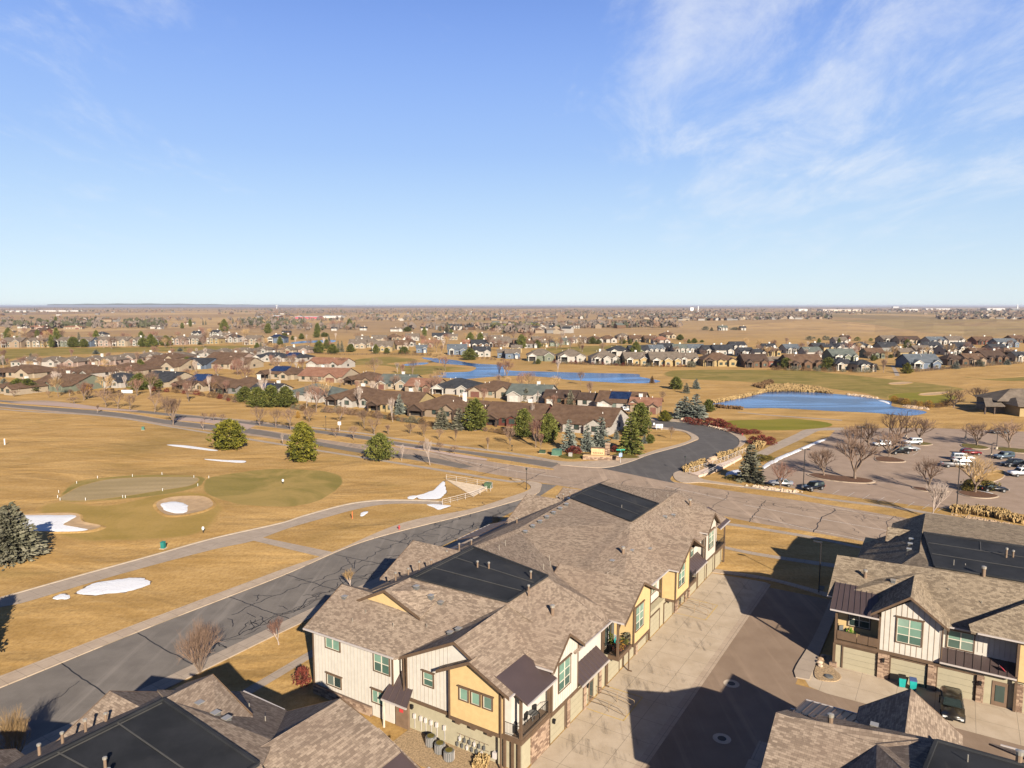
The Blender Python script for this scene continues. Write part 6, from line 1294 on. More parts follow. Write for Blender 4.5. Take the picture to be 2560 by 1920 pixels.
    for z in ([1.0] if wh < 4.5 else [.8, wh*.5+.6]):
        for i in range(nwin):
            x = -x1+W_*(i+.5)/nwin+rs.uniform(-.3, .3)
            if any(a < x < b2 for a, b2 in wings): continue
            q = MB(); q.box(x-.8, x+.8, -y1-.06, -y1+.02, z-.1, z+1.4); p2 = MB(); p2.box(x-.66, x+.66, -y1-.08, -y1-.05, z+.03, z+1.27); out.append(('window', me('window', q), 't', [('pane', me('pane', p2))]))
    for s in (-1, 1):
        q = MB(); q.box(s*x1-.04, s*x1+.04, -1.2, .6, 1.0, 2.3); out.append(('window', me('window', q), 'k', []))
    subs = []
    if rs.random() < .6:
        cx_ = rs.uniform(-.25, .3)*W_; q = MB(); q.box(cx_-.6, cx_+.6, .4, 1.3, wh, rz_+.9); q.box(cx_-.7, cx_+.7, .3, 1.4, rz_+.9, rz_+1.05); subs.append(('chimney', me('chimney', q), 'c'))
    for _ in range(2):
        cx_ = rs.uniform(-.3, .3)*W_; yy = rs.uniform(-.5, .5)*y1; q = MB(); zr = ze+(rz_-ze)*(1-abs(yy)/(y1+ov)); q.lathe([(.12, zr-.2), (.12, zr+.45)], 6, (cx_, yy)); subs.append(('vent_pipe', me('vent_pipe', q), 'c'))
    if 's' in kind:
        sl2 = (rz_-ze)/(y1+ov); q = MB(); f = lambda y: rz_+sl2*y+.12; a, b2 = -.25*W_, .2*W_; q.slab([(a, -y1*.75, f(-y1*.75)), (b2, -y1*.75, f(-y1*.75)), (b2, -.8, f(-.8)), (a, -.8, f(-.8))], .06); subs.append(('solar_panel', me('solar_panel', q), 's'))
    out.append(('roof', me('roof', roof, True), 'r', [(n, m_, sl3) for n, m_, sl3 in subs]))
    HP[style] = out; return out
MESHM = {}
def withmat(me, mat):
    k = (me.name, mat.name)
    if k not in MESHM:
        m2 = me.copy(); m2.materials.clear(); m2.materials.append(mat); MESHM[k] = m2
    return MESHM[k]
PLURAL = {'ch': 'charcoal', 'br': 'brown', 'db': 'dark brown', 'tn': 'grey tan', 'gg': 'grey green', 'rd': 'terracotta', 'bl': 'blue grey'}
def house(x, y, rz, style, roof, wall, label, group, z=0, trim=None, name='house', simple=False):
    t = thing(name, label, 'house', (x, y, z), rz, group); tm = trim or (htrim if roof in ('ch', 'gg', 'bl', 'tn') else hdark)
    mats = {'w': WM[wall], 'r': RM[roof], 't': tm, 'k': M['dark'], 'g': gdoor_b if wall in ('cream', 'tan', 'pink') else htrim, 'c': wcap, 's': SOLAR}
    for n, me, sl, subs in hmesh(style):
        if simple and n in ('rake_trim', 'porch_post'): continue
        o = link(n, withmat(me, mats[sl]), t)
        for sb in subs:
            if len(sb) == 3: link(sb[0], withmat(sb[1], mats[sb[2]]), o)
            elif not simple: link(sb[0], withmat(sb[1], M['glassd']), o)
    return t
HOUSES = []
def row(desc, group, data, rot=0, styles=('ha','gb','hc','gd'), wh=3.1, depth=13, simple=False, sm=1.0):
    """data: (x px centre, y px front base, width px, roof, wall[, style])"""
    data = sorted(data, key=lambda d: d[0])
    for i, d in enumerate(data):
        x, y = G(d[0], d[1]); mpp = math.hypot(y, 0)/FPX; W_ = max(7, d[2]*mpp*sm)
        Wq = min((8,10,12,14,16,18,20,23,26), key=lambda q: abs(q-W_)); st = d[5] if len(d) > 5 else styles[i % len(styles)]
        dep = min(depth, Wq*.95); rz = R(rot+random.uniform(-4, 4)); rs2 = (i*7) % 3
        cx_, cy = x+math.sin(-rz)*0-math.sin(rz)*dep/2*1, y+math.cos(rz)*dep/2
        lab = '%s roofed %s house, %s from left %s' % (PLURAL[d[3]], d[4].replace('redbrown', 'red brown'), ordw(i+1), desc)
        HOUSES.append((cx_, cy, Wq))
        house(cx_, cy, rz, (st, Wq, dep, wh, rs2), d[3], d[4], lab, group, h1(cx_, cy), simple=simple)
row('backing onto the boulevard', 'houses backing onto the boulevard', [(15,985,95,'br','cream'),(130,977,128,'br','green','gc'),(265,968,98,'ch','white'),(385,966,100,'ch','cream'),(478,975,125,'br','cream','hcs'),(585,985,120,'br','grey','ha'),(655,992,80,'ch','white','gas'),(762,1003,125,'gg','white','ha'),(872,1016,150,'br','white','hc'),(978,1030,140,'br','yellow','gc'),(1085,1043,150,'br','tan','ha'),(1185,1052,135,'br','blue','hc'),(1280,1066,150,'br','redbrown','gc'),(1440,1082,185,'br','white','ga')], -22, wh=2.7, depth=19)
row('in second row behind boulevard', 'houses in the second row', [(35,944,130,'br','cream'),(190,944,118,'br','white','hc'),(300,938,110,'br','cream'),(400,927,115,'br','cream'),(485,922,70,'ch','blue','gb'),(565,922,125,'br','cream'),(690,948,100,'br','cream','has'),(800,955,120,'rd','cream','gb'),(900,963,90,'br','tan'),(985,973,90,'gg','cream','gd'),(1050,982,80,'rd','tan','gb'),(1130,986,110,'ch','white','ha'),(1225,994,125,'br','cream','hd'),(1318,1004,110,'gg','white','gd'),(1400,1013,90,'db','brown','gd'),(1478,1018,70,'db','white','gb'),(1548,1026,110,'br','white','gds'),(1612,1032,80,'rd','tan','gb')], -18, wh=2.8, depth=17)
row('in third row near lake fairway', 'houses in the third row', [(410,905,80,'br','cream'),(560,905,100,'br','pink'),(670,904,90,'ch','white'),(725,904,70,'ch','white','has'),(810,921,100,'rd','white','gd')], -15, wh=2.8, depth=15)
row('in row below the long fairway', 'pink stucco houses', [(55,917,65,'tn','white'),(115,916,80,'tn','white'),(165,916,70,'tn','pink','hd'),(220,912,60,'tn','cream'),(262,912,60,'tn','pink'),(308,906,75,'tn','pink','hd'),(365,903,75,'tn','white'),(432,902,80,'tn','pink','hd'),(505,893,60,'tn','white'),(548,891,55,'tn','pink'),(600,889,60,'tn','white'),(650,884,45,'tn','white'),(712,884,45,'tn','cream'),(748,883,60,'tn','pink','hd')], -12, ('hb','hd','ha'), 3.0, 14)
row('in duplex row above long fairway', 'duplexes above the long fairway', [(28,869,55,'tn','tan'),(75,868,45,'tn','cream'),(110,868,45,'tn','yellow'),(158,867,40,'tn','green'),(212,867,35,'tn','blue'),(255,866,50,'tn','pink'),(300,866,45,'tn','cream'),(338,865,40,'tn','white'),(372,863,38,'tn','tan'),(405,863,38,'tn','yellow'),(446,862,40,'tn','pink'),(485,861,36,'tn','cream'),(532,860,38,'tn','yellow'),(578,856,38,'ch','white'),(630,862,40,'tn','cream'),(490,845,26,'ch','white'),(535,842,26,'ch','white'),(20,846,30,'ch','cream'),(85,843,34,'db','brick'),(100,838,30,'db','brick'),(250,847,26,'ch','white'),(690,858,45,'ch','blue','has'),(565,851,26,'tn','white')], -6, ('gc','ga','hc'), 5.2, 12, sm=.9)
row('among old trees beyond meadow', 'farmhouses beyond the meadow', [(55,821,22,'tn','white'),(92,823,30,'rd','pink'),(115,822,20,'db','brown'),(182,823,44,'rd','cream','hb'),(385,822,20,'tn','white'),(395,823,16,'tn','white'),(472,811,22,'tn','white'),(768,820,18,'bl','white','gb'),(715,838,20,'ch','brown'),(835,827,14,'ch','white','gb'),(908,826,17,'ch','white'),(992,829,34,'tn','white','gb'),(1061,826,16,'ch','white'),(1068,818,14,'ch','white')], 4, ('gb','ga'), 3.4, 10, True)
row('in first village row past ponds', 'village houses north of the lake', [(893,871,40,'tn','cream'),(926,869,45,'tn','cream'),(955,879,50,'tn','yellow'),(1000,874,45,'br','cream'),(1018,866,36,'br','white'),(1054,882,24,'bl','blue','gb'),(1143,887,46,'bl','blue'),(1205,892,40,'ch','white','ga'),(1258,895,32,'tn','blue','gb'),(1282,897,36,'tn','blue','gb'),(1352,903,72,'tn','green','ha'),(1430,905,72,'tn','white','ha'),(1515,910,76,'tn','white','hc'),(1592,913,60,'tn','yellow','ga'),(1665,915,78,'tn','yellow','gc'),(1722,912,50,'tn','cream'),(1800,916,82,'br','yellow','hc'),(1890,919,62,'db','brown','ga'),(1938,918,26,'tn','brick','gb'),(2015,923,85,'br','brown','gc'),(2112,905,66,'gg','green','gc'),(2115,926,55,'ch','cream','ha'),(2165,929,48,'ch','cream','hc'),(2313,922,82,'bl','blue','ga'),(2392,914,52,'db','brown','ha'),(2440,914,46,'br','tan','ga'),(2490,908,55,'db','brown','gc'),(2558,905,40,'ch','cream')], 3, ('ga','hc','gc'), 3.9, 15)
row('in second village row', 'village houses second row', [(905,858,34,'tn','tan'),(948,857,38,'tn','cream'),(985,852,34,'br','tan'),(1030,852,36,'tn','white'),(1068,868,30,'rd','tan','gb'),(1105,850,48,'ch','white','gc'),(1132,850,26,'tn','cream'),(1168,866,26,'rd','brick','gb'),(1200,872,46,'ch','brown','gc'),(1240,868,40,'tn','brown','gc'),(1275,868,40,'tn','cream'),(1550,890,60,'ch','white','ha'),(1600,890,55,'ch','white','gc'),(1640,886,42,'bl','white','gc'),(1668,881,40,'ch','white','gc'),(1705,884,44,'gg','white','gc'),(1742,884,44,'bl','white','gc'),(1782,887,40,'ch','white','gc'),(1812,888,48,'ch','white','gb'),(1848,876,42,'ch','white','gc'),(1868,892,36,'ch','white','gc'),(1900,894,32,'ch','white','gb'),(1935,890,40,'br','yellow'),(1925,880,34,'ch','white','gc'),(1984,884,44,'bl','white','gc'),(2035,893,46,'gg','white','gb'),(2050,878,34,'ch','pink','gb'),(2072,880,30,'ch','yellow','gb'),(2115,880,60,'ch','white','ha'),(2160,876,40,'ch','cream'),(2190,896,46,'br','green','gc'),(2225,880,50,'ch','grey','gb'),(2268,894,40,'tn','yellow','gb'),(2310,888,44,'tn','cream'),(2335,878,44,'ch','white','gc'),(2380,888,46,'ch','white','gc'),(2415,880,44,'ch','cream','gc'),(2455,896,46,'br','brown','gc'),(2500,884,44,'ch','grey','gc')], 5, ('gc','gb','ha'), 3.8, 13, sm=.95)
row('in third village row', 'village houses third row', [(1205,850,30,'tn','tan'),(1235,856,30,'tn','cream'),(1262,858,30,'tn','cream'),(1292,882,30,'tn','yellow','gb'),(1302,870,34,'br','white','gc'),(1330,870,28,'br','grey','gb'),(1345,858,30,'tn','green','gb'),(1360,868,26,'tn','yellow','gb'),(1386,866,26,'ch','green','gb'),(1412,862,28,'gg','green','gb'),(1437,858,24,'tn','white','gb'),(1456,857,22,'tn','white','gb'),(1490,858,40,'br','white','ha'),(1522,857,44,'br','white','ha'),(1560,850,36,'tn','tan','hc'),(1590,856,34,'br','tan','gc'),(1628,857,34,'br','yellow','ga'),(1655,860,44,'rd','white','ha'),(1672,846,36,'br','cream','ha'),(2105,862,34,'tn','white','gb'),(2228,858,46,'tn','cream','gc'),(2275,860,56,'db','cream','gc'),(2345,862,44,'bl','white','gc'),(2392,860,44,'tn','white','gb'),(2465,862,50,'br','brick','gc'),(2520,868,54,'bl','blue','gc'),(2550,858,40,'br','brown','gc'),(2525,892,40,'br','tan','ha'),(1375,826,26,'ch','white','gc'),(1412,824,20,'tn','cream'),(1440,822,20,'tn','white')], 5, ('gb','gc'), 3.8, 13, sm=.95)
row('on open hillside', 'lone houses on the hillside', [(1808,829,22,'gg','white','gc'),(1858,827,12,'ch','white','gb'),(2115,853,9,'db','brick','gb')], 0, ('gc',), 4, 10, True)
# clubhouse on the east edge
p = G(2592, 1042); t = thing('clubhouse', 'tan clubhouse with hipped shingle roofs beside the parking lot', 'building', (p[0], p[1]+6, 0), R(-4))
mb = MB(); mb.box(-5,3,-6,6,0,4.2); part('wall', mb, WM['yellow'], t); mb = MB(); mb.box(3,22,-5.8,8,0,4.0); part('wall', mb, WM['yellow'], t)
mb = MB(); mb.box(-7.5,14,2,14,0,5.2); part('wall', mb, WM['tan'], t)
mb = MB(); k5 = MB()
for s_ in ([(-6.5,-7.5,4.2),(4,-7.5,4.2),(1.5,-1,6.8),(-3.5,-1,6.8)],[(4,-7.5,4.2),(4,5,4.2),(1.5,-1,6.8)],[(-6.5,-7.5,4.2),(-3.5,-1,6.8),(-6.5,5,4.2)]): mb.slab(s_, .15)
mb.slab([(3,-7.2,4.0),(23,-7.2,4.0),(23,1,7),(3,1,7)], .15)
t.scale = (1, 1, .84); o = part('roof', mb, RM['tn'], t); mb = MB(); mb.box(1.3,2.2,-3,-2,4.5,8); part('chimney', mb, wcap, o)
mb = MB(); mb.slab([(-9,14,5.2),(-2,4,9.6),(15,4,9.6),(15,16,5.2)], .15); mb.slab([(-9,-.5,5.2),(15,-.5,5.2),(15,4.5,9.6),(-2,4.5,9.6)], .15); mb.slab([(-9,-.5,5.2),(-2,4.5,9.6),(-9,14,5.2)], .15); part('roof', mb, RM['tn'], t)
mb = MB(); mb.box(-13,-7.5,-1,8,3.2,3.5); mb.slab([(-13.5,-2,3.3),(-7,-2,3.3),(-7,4,5.8),(-11,4,5.8)], .15); part('porch_roof', mb, RM['tn'], t)
for x in (-13,-10): mb = MB(); mb.box(x-.2,x+.2,-1.2,-.8,0,3.2); part('porch_post', mb, hdark, t)
for x in (-3,-.5): mb = MB(); mb.box(x-.5,x+.5,-6.08,-5.98,1.2,2.6); part('window', mb, M['glassd'], t)
for k in range(12): mb = MB(); mb.box(-13+k*1.9,-12.9+k*1.9,-9.1,-9,0,1); part('fence_post', mb, M['rail'], t) if k < 0 else None
# ------------------------------------------------------------------ trees
def bare_proto(seed, spread=.5, trunk_h=.22, limbs=5, lv=4, multi=False, up=.25, r0=.022, flat=1.0):
    """bare deciduous tree of height 1: tapered trunk, limbs and twigs"""
    rs = random.Random(seed); T = MB(); Cn = MB()
    def grow(p, d, L_, r, k):
        segs = 2 if k < lv else 1; q = p
        for i in range(segs):
            d2 = (d+Vector((rs.uniform(-.16,.16), rs.uniform(-.16,.16), rs.uniform(-.06,.12)))).normalized(); e = q+d2*(L_/segs); ra = r*(1-.35*i/segs); rb = r*(1-.35*(i+1)/segs) if k < lv else r*.4
            (T if k <= 1 else Cn).tube(q, e, ra, rb, 5 if k <= 1 else 3, False); q = e; d = d2
        if k >= lv: return
        n = (rs.choice((3, 4)) if k < lv-1 else 5) if k > 0 else limbs
        for i in range(n):
            a = 6.283*(i+rs.random()*.8)/n; sp = spread*(1 if k else 1.15)*rs.uniform(.6, 1.2)
            x = d.orthogonal().normalized(); y = d.cross(x); d2 = (d+(x*math.cos(a)+y*math.sin(a))*sp+Vector((0,0,up*rs.uniform(.3,1)))).normalized()
            st_ = p.lerp(q, rs.uniform(.55, 1.0)) if k else q
            grow(st_, d2, L_*rs.uniform(.62, .85) if k else (1-trunk_h)*.42, max(r*.58, .0024), k+1)
    if multi:
        for i in range(limbs):
            a = 6.283*i/limbs+rs.random(); sp = spread*rs.uniform(.15, 1); grow(Vector((.02*math.cos(a), .02*math.sin(a), 0)), Vector((math.cos(a)*sp, math.sin(a)*sp, 1)).normalized(), rs.uniform(.3,.42), r0*.5, 1)
    else: grow(Vector((0,0,0)), Vector((rs.uniform(-.04,.04), rs.uniform(-.04,.04), 1)).normalized(), trunk_h, r0, 0)
    for m_ in (T, Cn):
        if flat != 1: m_.v = [(x, y, z*flat if z > .2 else z) for x, y, z in m_.v]
    zs = max(v[2] for v in Cn.v); T.v = [(x/zs, y/zs, z/zs) for x, y, z in T.v]; Cn.v = [(x/zs, y/zs, z/zs) for x, y, z in Cn.v]
    return T.mesh('trunk', None), Cn.mesh('crown', None), max(abs(v[0]) for v in Cn.v)*2
def quadcloud(P_, D_, S_, W_, rs):
    """leaf sprays: at points P_, along directions D_, lengths S_, widths W_"""
    n = len(P_); side = np.cross(D_, rs.normal(size=(n, 3))); side /= np.linalg.norm(side, axis=1)[:, None]+1e-9
    a = P_-side*W_[:, None]*.35; b = P_+side*W_[:, None]*.35; m = P_+D_*S_[:, None]*.6; c = m+side*W_[:, None]*.6; d = m-side*W_[:, None]*.6; e = P_+D_*S_[:, None]
    v = np.stack([a, b, c, e, d], 1).reshape(-1, 3); i = np.arange(n)[:, None]*5; f = i+np.array([[0,1,2,3,4]]); return v, f
def conifer_proto(seed, rad=.2, n=2300, layers=17, droop=.25, top=1.0, base=.03, ragged=.25):
    rs = np.random.RandomState(seed); P_ = []; D_ = []; S_ = []; W_ = []
    nb = n//9
    for k in range(nb):
        h = base+(1-base)*(1-(rs.rand())**.62) if True else 0
        h = base+(1-base)*(np.floor(layers*(1-rs.rand()**.6))/layers)+rs.normal()*.008; h = min(max(h, base), .985); a = rs.rand()*6.283
        R_ = rad*((1-h)**.82)*(1+.10*np.sin(a*3+seed))*rs.uniform(1-ragged, 1.08)+.012
        dirv = np.array([math.cos(a), math.sin(a), -droop+.25*h]); side = np.array([-math.sin(a), math.cos(a), 0])
        for j in range(9):
            t = (j+.6)/9; q = dirv*R_*t*.95+side*R_*.26*(rs.rand()-.5)*t; q[2] += h+droop*R_*t*t*.9+rs.normal()*.006
            dd = dirv*.9+side*(rs.rand()-.5)*1.6+np.array([0,0,rs.uniform(-.35,.35)]); P_.append(q); D_.append(dd/np.linalg.norm(dd)); S_.append(.055*rs.uniform(.7,1.3)*(1.15-.5*h)); W_.append(.026*rs.uniform(.7,1.3))
    v, f = quadcloud(np.array(P_), np.array(D_), np.array(S_), np.array(W_), rs)
    me = bpy.data.meshes.new('crown'); me.from_pydata(v.tolist(), [], f.tolist()); T = MB(); T.tube((0,0,0),(0,0,.9),.022,.004,7); return T.mesh('trunk', None), me, rad*2
def pine_proto(seed, rx=.36, base=.10, n=420, clump=.10, conic=.5, per=9):
    """rounded pine: clumps of needle sprays through an uneven crown"""
    rs = np.random.RandomState(seed); P_ = []; D_ = []; S_ = []; W_ = []
    for k in range(n):
        h = base+(1-base)*rs.rand(); a = rs.rand()*6.283; t = (h-base)/(1-base)
        prof = (math.sin(math.pi*min(t*.93+.07, 1))**.55)*(1-conic*t)
        ang = 1+.20*math.sin(a*2+seed+h*3)+.22*math.sin(a*5+seed*2+h*11); r = rx*prof*ang*(1+.16*math.sin(h*38+math.sin(a*2)*1.5))*(rs.rand()**.38)
        c = np.array([r*math.cos(a), r*math.sin(a), h]); out = np.array([math.cos(a)*.8, math.sin(a)*.8, .55]); 
        for j in range(per):
            d = out+rs.normal(size=3)*.75; d /= np.linalg.norm(d); P_.append(c+rs.normal(size=3)*clump*.32); D_.append(d); S_.append(clump*rs.uniform(.4,.8)); W_.append(clump*rs.uniform(.22,.42))
    v, f = quadcloud(np.array(P_), np.array(D_), np.array(S_), np.array(W_), rs)
    me = bpy.data.meshes.new('crown'); me.from_pydata(v.tolist(), [], f.tolist()); T = MB(); T.tube((0,0,0),(0,0,.8),.028,.006,7); return T.mesh('trunk', None), me, rx*2*(1-conic*.4)
PR = {
 'vase': [bare_proto(s, .62, .17, 6, 4, up=.30, r0=.034) for s in (1, 2, 3)],
 'round': [bare_proto(s, .72, .24, 5, 4, up=.15, r0=.030) for s in (4, 5, 6)],
 'birch': [bare_proto(s, .34, .20, 6, 4, up=.5, r0=.024) for s in (7, 8)],
 'oval': [bare_proto(s, .36, .16, 8, 4, up=.55, r0=.026) for s in (9, 10)],
 'flat': [bare_proto(s, 1.15, .40, 7, 4, up=-.05, r0=.036) for s in (11, 12)],
 'multi': [bare_proto(s, .80, .1, 22, 4, True, up=.5, r0=.021) for s in (13, 14)],
 'big': [bare_proto(s, .75, .26, 6, 5, up=.15, r0=.05) for s in (15,)],
 'spruce': [conifer_proto(s, .27, 2700) for s in (1, 2)], 'wide': [conifer_proto(s, .40, 5600, 20, .2) for s in (3,)], 'bspruce': [conifer_proto(s, .25, 2300) for s in (4, 5)],
 'pine': [pine_proto(s, .34, .05, 620, .08) for s in (1, 2, 3)], 'ypine': [pine_proto(4, .40, .03, 620, .075, .55)], 'ballpine': [pine_proto(5, .55, .10, 560, .09, .25)], 'pair': [pine_proto(6, .50, .04, 640, .085, .30)], 'col': [pine_proto(7, .2, .08, 380, .09, .35)],
 'bush': [pine_proto(s, .75, .0, 150, .20, .1, 6) for s in (8, 9)]}
MATC = {'vase': 'twig', 'round': 'twig', 'birch': 'twigpale', 'oval': 'twig2', 'flat': 'twig', 'multi': 'twiggold', 'big': 'twiggold', 'spruce': 'spruce', 'wide': 'spruce', 'bspruce': 'bluespruce', 'pine': 'pine', 'ypine': 'ypine', 'ballpine': 'pine', 'pair': 'ypine', 'col': 'pine', 'bush': 'brownbush'}
NAMEK = {'spruce': 'spruce_tree', 'wide': 'spruce_tree', 'bspruce': 'spruce_tree', 'pine': 'pine_tree', 'ypine': 'pine_tree', 'ballpine': 'pine_tree', 'pair': 'pine_tree', 'col': 'pine_tree', 'birch': 'birch_tree', 'bush': 'bush', 'multi': 'bare_tree'}
def tree(x, y, h, wd, kind, label, grp=None, mat=None, idx=None, z=0, trunk=None):
    T, Cm, w0 = PR[kind][(idx if idx is not None else random.randrange(9)) % len(PR[kind])]
    nm = NAMEK.get(kind, 'bare_tree'); t = thing(nm, label, 'bush' if nm == 'bush' else 'tree', (x, y, z), random.uniform(0, 6.28), grp)
    s = wd/w0; sc_ = (s, s, h); tm = M[trunk] if trunk else (M['twigpale'] if kind == 'birch' else M['bark']); cm = M[mat or MATC[kind]]
    if kind != 'bush': link('trunk', withmat(T, tm), t, scale=sc_)
    link('crown', withmat(Cm, cm), t, scale=sc_); return t
def ptree(px, yb, yt, wpx, kind, label, grp=None, **k):
    x, y = G(px, yb); d = math.hypot(y, 0); h = base_h(px, yb, yt); return tree(x, y, h, wpx*d/FPX*(1.25 if kind in ('vase', 'round') else 1.02), kind, label, grp, z=h1(x, y), **k)
def base_h(px, yb, yt):
    x, y = G(px, yb); lo, hi = 0, 60
    for _ in range(30):
        m_ = (lo+hi)/2; q = Vector((x, y, m_-CAM_H)); yy = 960-FPX*q.dot(UPV)/q.dot(FW)
        if yy > yt: lo = m_
        else: hi = m_
    return lo
ptree(32,1398,1252,150,'wide','big grey spruce beside the snow filled bunker at the picture edge')
ptree(573,1122,1052,84,'pair','round yellow green pine pair on the fairway slope', idx=0); ptree(757,1152,1059,70,'ypine','bright yellow green cone shaped pine above the putting green'); ptree(950,1153,1087,66,'ballpine','bushy dark green pine with exposed trunk beside the boulevard')
ptree(1876,1203,1108,72,'spruce','grey green spruce standing by the bridge rail', idx=0)
ptree(500,1682,1528,132,'multi','large golden multi stemmed bare shrub over the condo street', mat='twig', idx=0); ptree(40,1915,1755,100,'multi','golden multi stemmed bare shrub at the bottom corner by the near condo', idx=1)
ptree(697,1612,1538,52,'birch','small reddish clump birch on the lawn by the condo walk', mat='twig2'); ptree(877,1470,1423,36,'birch','small golden birch showing over the long condo roof', mat='twiggold'); ptree(1240,1313,1288,36,'multi','low bare bush behind the low metal roof of the long condo')
ptree(620,1880,1815,34,'multi','dark bare shrub in the shade between the condos', mat='twig2', idx=1)
ptree(755,1712,1672,44,'bush','dark red barberry shrub at the shaded condo corner', mat='redbush')
def seq(fmt, grp, kind_of, data, **kw):
    for i, d in enumerate(sorted(data)):
        ptree(d[0], d[1], d[2], d[3], d[4] if len(d) > 4 else kind_of, fmt % ordw(i+1), grp, **({'mat': d[5]} if len(d) > 5 else {}), **kw)
seq('evergreen beside the boulevard houses, %s from the left', 'evergreens beside the boulevard houses', 'pine', [(12,980,945,40,'bspruce'),(45,982,948,34),(70,982,948,38),(113,936,918,20),(350,975,935,38),(384,972,942,30),(352,934,900,24),(380,920,900,18),(468,908,892,16),(614,1005,968,36),(645,1018,970,38),(678,1018,965,46),(715,1018,968,44),(205,948,930,20,'bspruce'),(7,912,888,16,'spruce'),(78,896,882,14,'bspruce'),(240,885,873,18,'bspruce'),(450,878,868,16,'bspruce'),(550,985,965,16,'spruce'),(1000,1036,982,28,'bspruce'),(1105,1072,1016,44,'spruce'),(1148,1074,1018,42,'spruce'),(1188,1077,1003,44,'col'),(1310,1093,1026,44,'pine'),(1372,1106,1037,40,'pine'),(1316,1003,969,24,'spruce'),(1426,1016,972,26,'spruce'),(980,1040,1020,12,'bspruce')])
seq('blue grey spruce behind the entrance monument, %s from the left', 'spruces behind the entrance monument', 'bspruce', [(1423,1126,1046,44),(1467,1127,1058,40),(1502,1120,1040,50),(1541,1098,1075,20),(1610,1109,1085,16)])
ptree(1576,1132,1027,66,'spruce','largest dark green fir beside the curve of the side road', mat='pine', idx=1); ptree(1600,1090,1012,50,'pine','green pine rising behind the largest fir at the curve'); ptree(1625,1108,1086,20,'pine','small young pine on the lawn inside the road curve')
ptree(1710,1046,988,64,'bspruce','left blue spruce of the pair beside the terracotta house'); ptree(1740,1048,982,58,'bspruce','right blue spruce of the pair beside the terracotta house'); ptree(1771,1029,1000,28,'pine','green pine on the pond side of the two blue spruces'); ptree(1662,1053,1027,26,'pine','yellow green arborvitae clump before the terracotta house', mat='ypine')
seq('lone golf course evergreen by the lake, %s from the left', 'lone evergreens by the lake', 'pine', [(1690,973,943,30,'pine'),(1716,983,956,20,'spruce'),(1740,972,945,22,'bspruce'),(1175,900,872,30,'pine'),(1630,958,938,14,'spruce','brownbush'),(1345,910,897,12,'pine'),(1336,910,899,10,'spruce')])
seq('evergreen along the far village edge, %s from the left', 'evergreens along the village edge', 'pine', [(183,868,843,22),(210,868,848,18),(358,867,845,22),(386,864,846,16),(415,864,840,21),(500,862,847,14,'spruce'),(312,863,848,14,'bspruce'),(798,883,853,24),(832,884,861,24),(846,880,850,12,'spruce'),(855,880,850,12,'spruce'),(877,880,861,20),(712,843,833,12),(732,850,840,8),(792,844,826,14),(810,842,831,14),(754,848,834,13),(815,842,832,10),(967,884,870,14),(982,876,859,12),(1010,884,867,20),(1117,834,809,18,'spruce'),(1100,828,814,10,'spruce'),(1019,829,817,16),(1482,860,843,16),(1496,860,849,14),(1557,860,846,14),(1575,860,848,10),(1315,868,854,16),(1700,851,837,16),(1722,858,848,8),(1736,858,846,12),(1755,856,850,8),(1344,870,850,16),(1545,912,893,14,'spruce'),(1725,918,904,18,'bush','spruce'),(1732,918,905,16,'bush','spruce'),(1760,899,884,10,'spruce'),(1965,922,895,28),(2070,924,894,28),(2067,905,895,14),(2183,902,888,12),(2190,899,891,8),(2248,911,882,16,'spruce'),(2267,934,908,20,'pine','ypine'),(2190,925,908,16,'spruce'),(2390,922,898,20,'bspruce'),(2450,916,896,20,'spruce'),(2442,914,898,12,'spruce'),(2518,912,896,18,'bspruce'),(2368,878,862,12),(2226,895,886,10)])
seq('dark round juniper on the open meadow, %s from the left', 'dark junipers on the meadow', 'bush', [(2023,850,841,15,'bush','spruce'),(2034,852,843,10,'bush','spruce'),(2062,850,840,10,'bush','spruce'),(2069,851,842,10,'bush','spruce'),(2143,852,843,14,'bush','pine'),(2177,853,846,10,'bush','pine'),(1764,827,818,18,'bush','spruce'),(1779,829,819,10,'spruce','spruce'),(1836,827,820,20,'bush','spruce'),(1848,827,821,12,'bush','brownbush'),(410,814,806,8,'bush','brownbush'),(548,813,807,8,'bush','brownbush')])
seq('bare street tree along the boulevard, %s from the left', 'bare trees along the boulevard', 'round', [(35,992,974,26),(122,994,975,14),(173,991,971,14,'birch','twig'),(186,1009,990,34,'flat'),(222,997,970,32,'vase'),(265,1018,971,44),(295,1022,976,38),(324,1025,983,34),(387,1031,973,34),(414,1033,985,20),(433,1062,988,62,'oval','twig'),(510,1052,1030,22,'flat'),(535,1054,1030,22,'flat'),(558,1055,1032,22,'flat'),(509,1075,1048,16,'birch','twig'),(243,1032,1010,12,'birch','twig'),(650,1067,1013,40),(690,1070,1020,40),(727,1076,1016,46),(773,1056,1018,32),(764,1048,1022,16,'oval','twig'),(849,1056,1010,38),(911,1071,1020,44),(885,1101,1062,34),(936,1086,1042,36),(840,1094,1066,28),(972,1086,1058,20,'oval','twig'),(1025,1084,1056,28,'vase'),(1060,1092,1053,30),(1098,1101,1070,26),(1060,1126,1098,30,'flat'),(1100,1131,1102,28,'flat'),(1137,1136,1110,28,'flat'),(1004,1153,1108,14,'birch'),(1075,1163,1092,30,'birch'),(708,1114,1080,10,'birch'),(1220,1127,1090,18,'birch','twig'),(1139,1103,1068,14,'oval','twig'),(1275,1112,1058,34,'vase'),(1339,1119,1043,46,'oval','twig2'),(1677,1098,1064,22),(1352,1122,1080,24,'oval','twig2')])
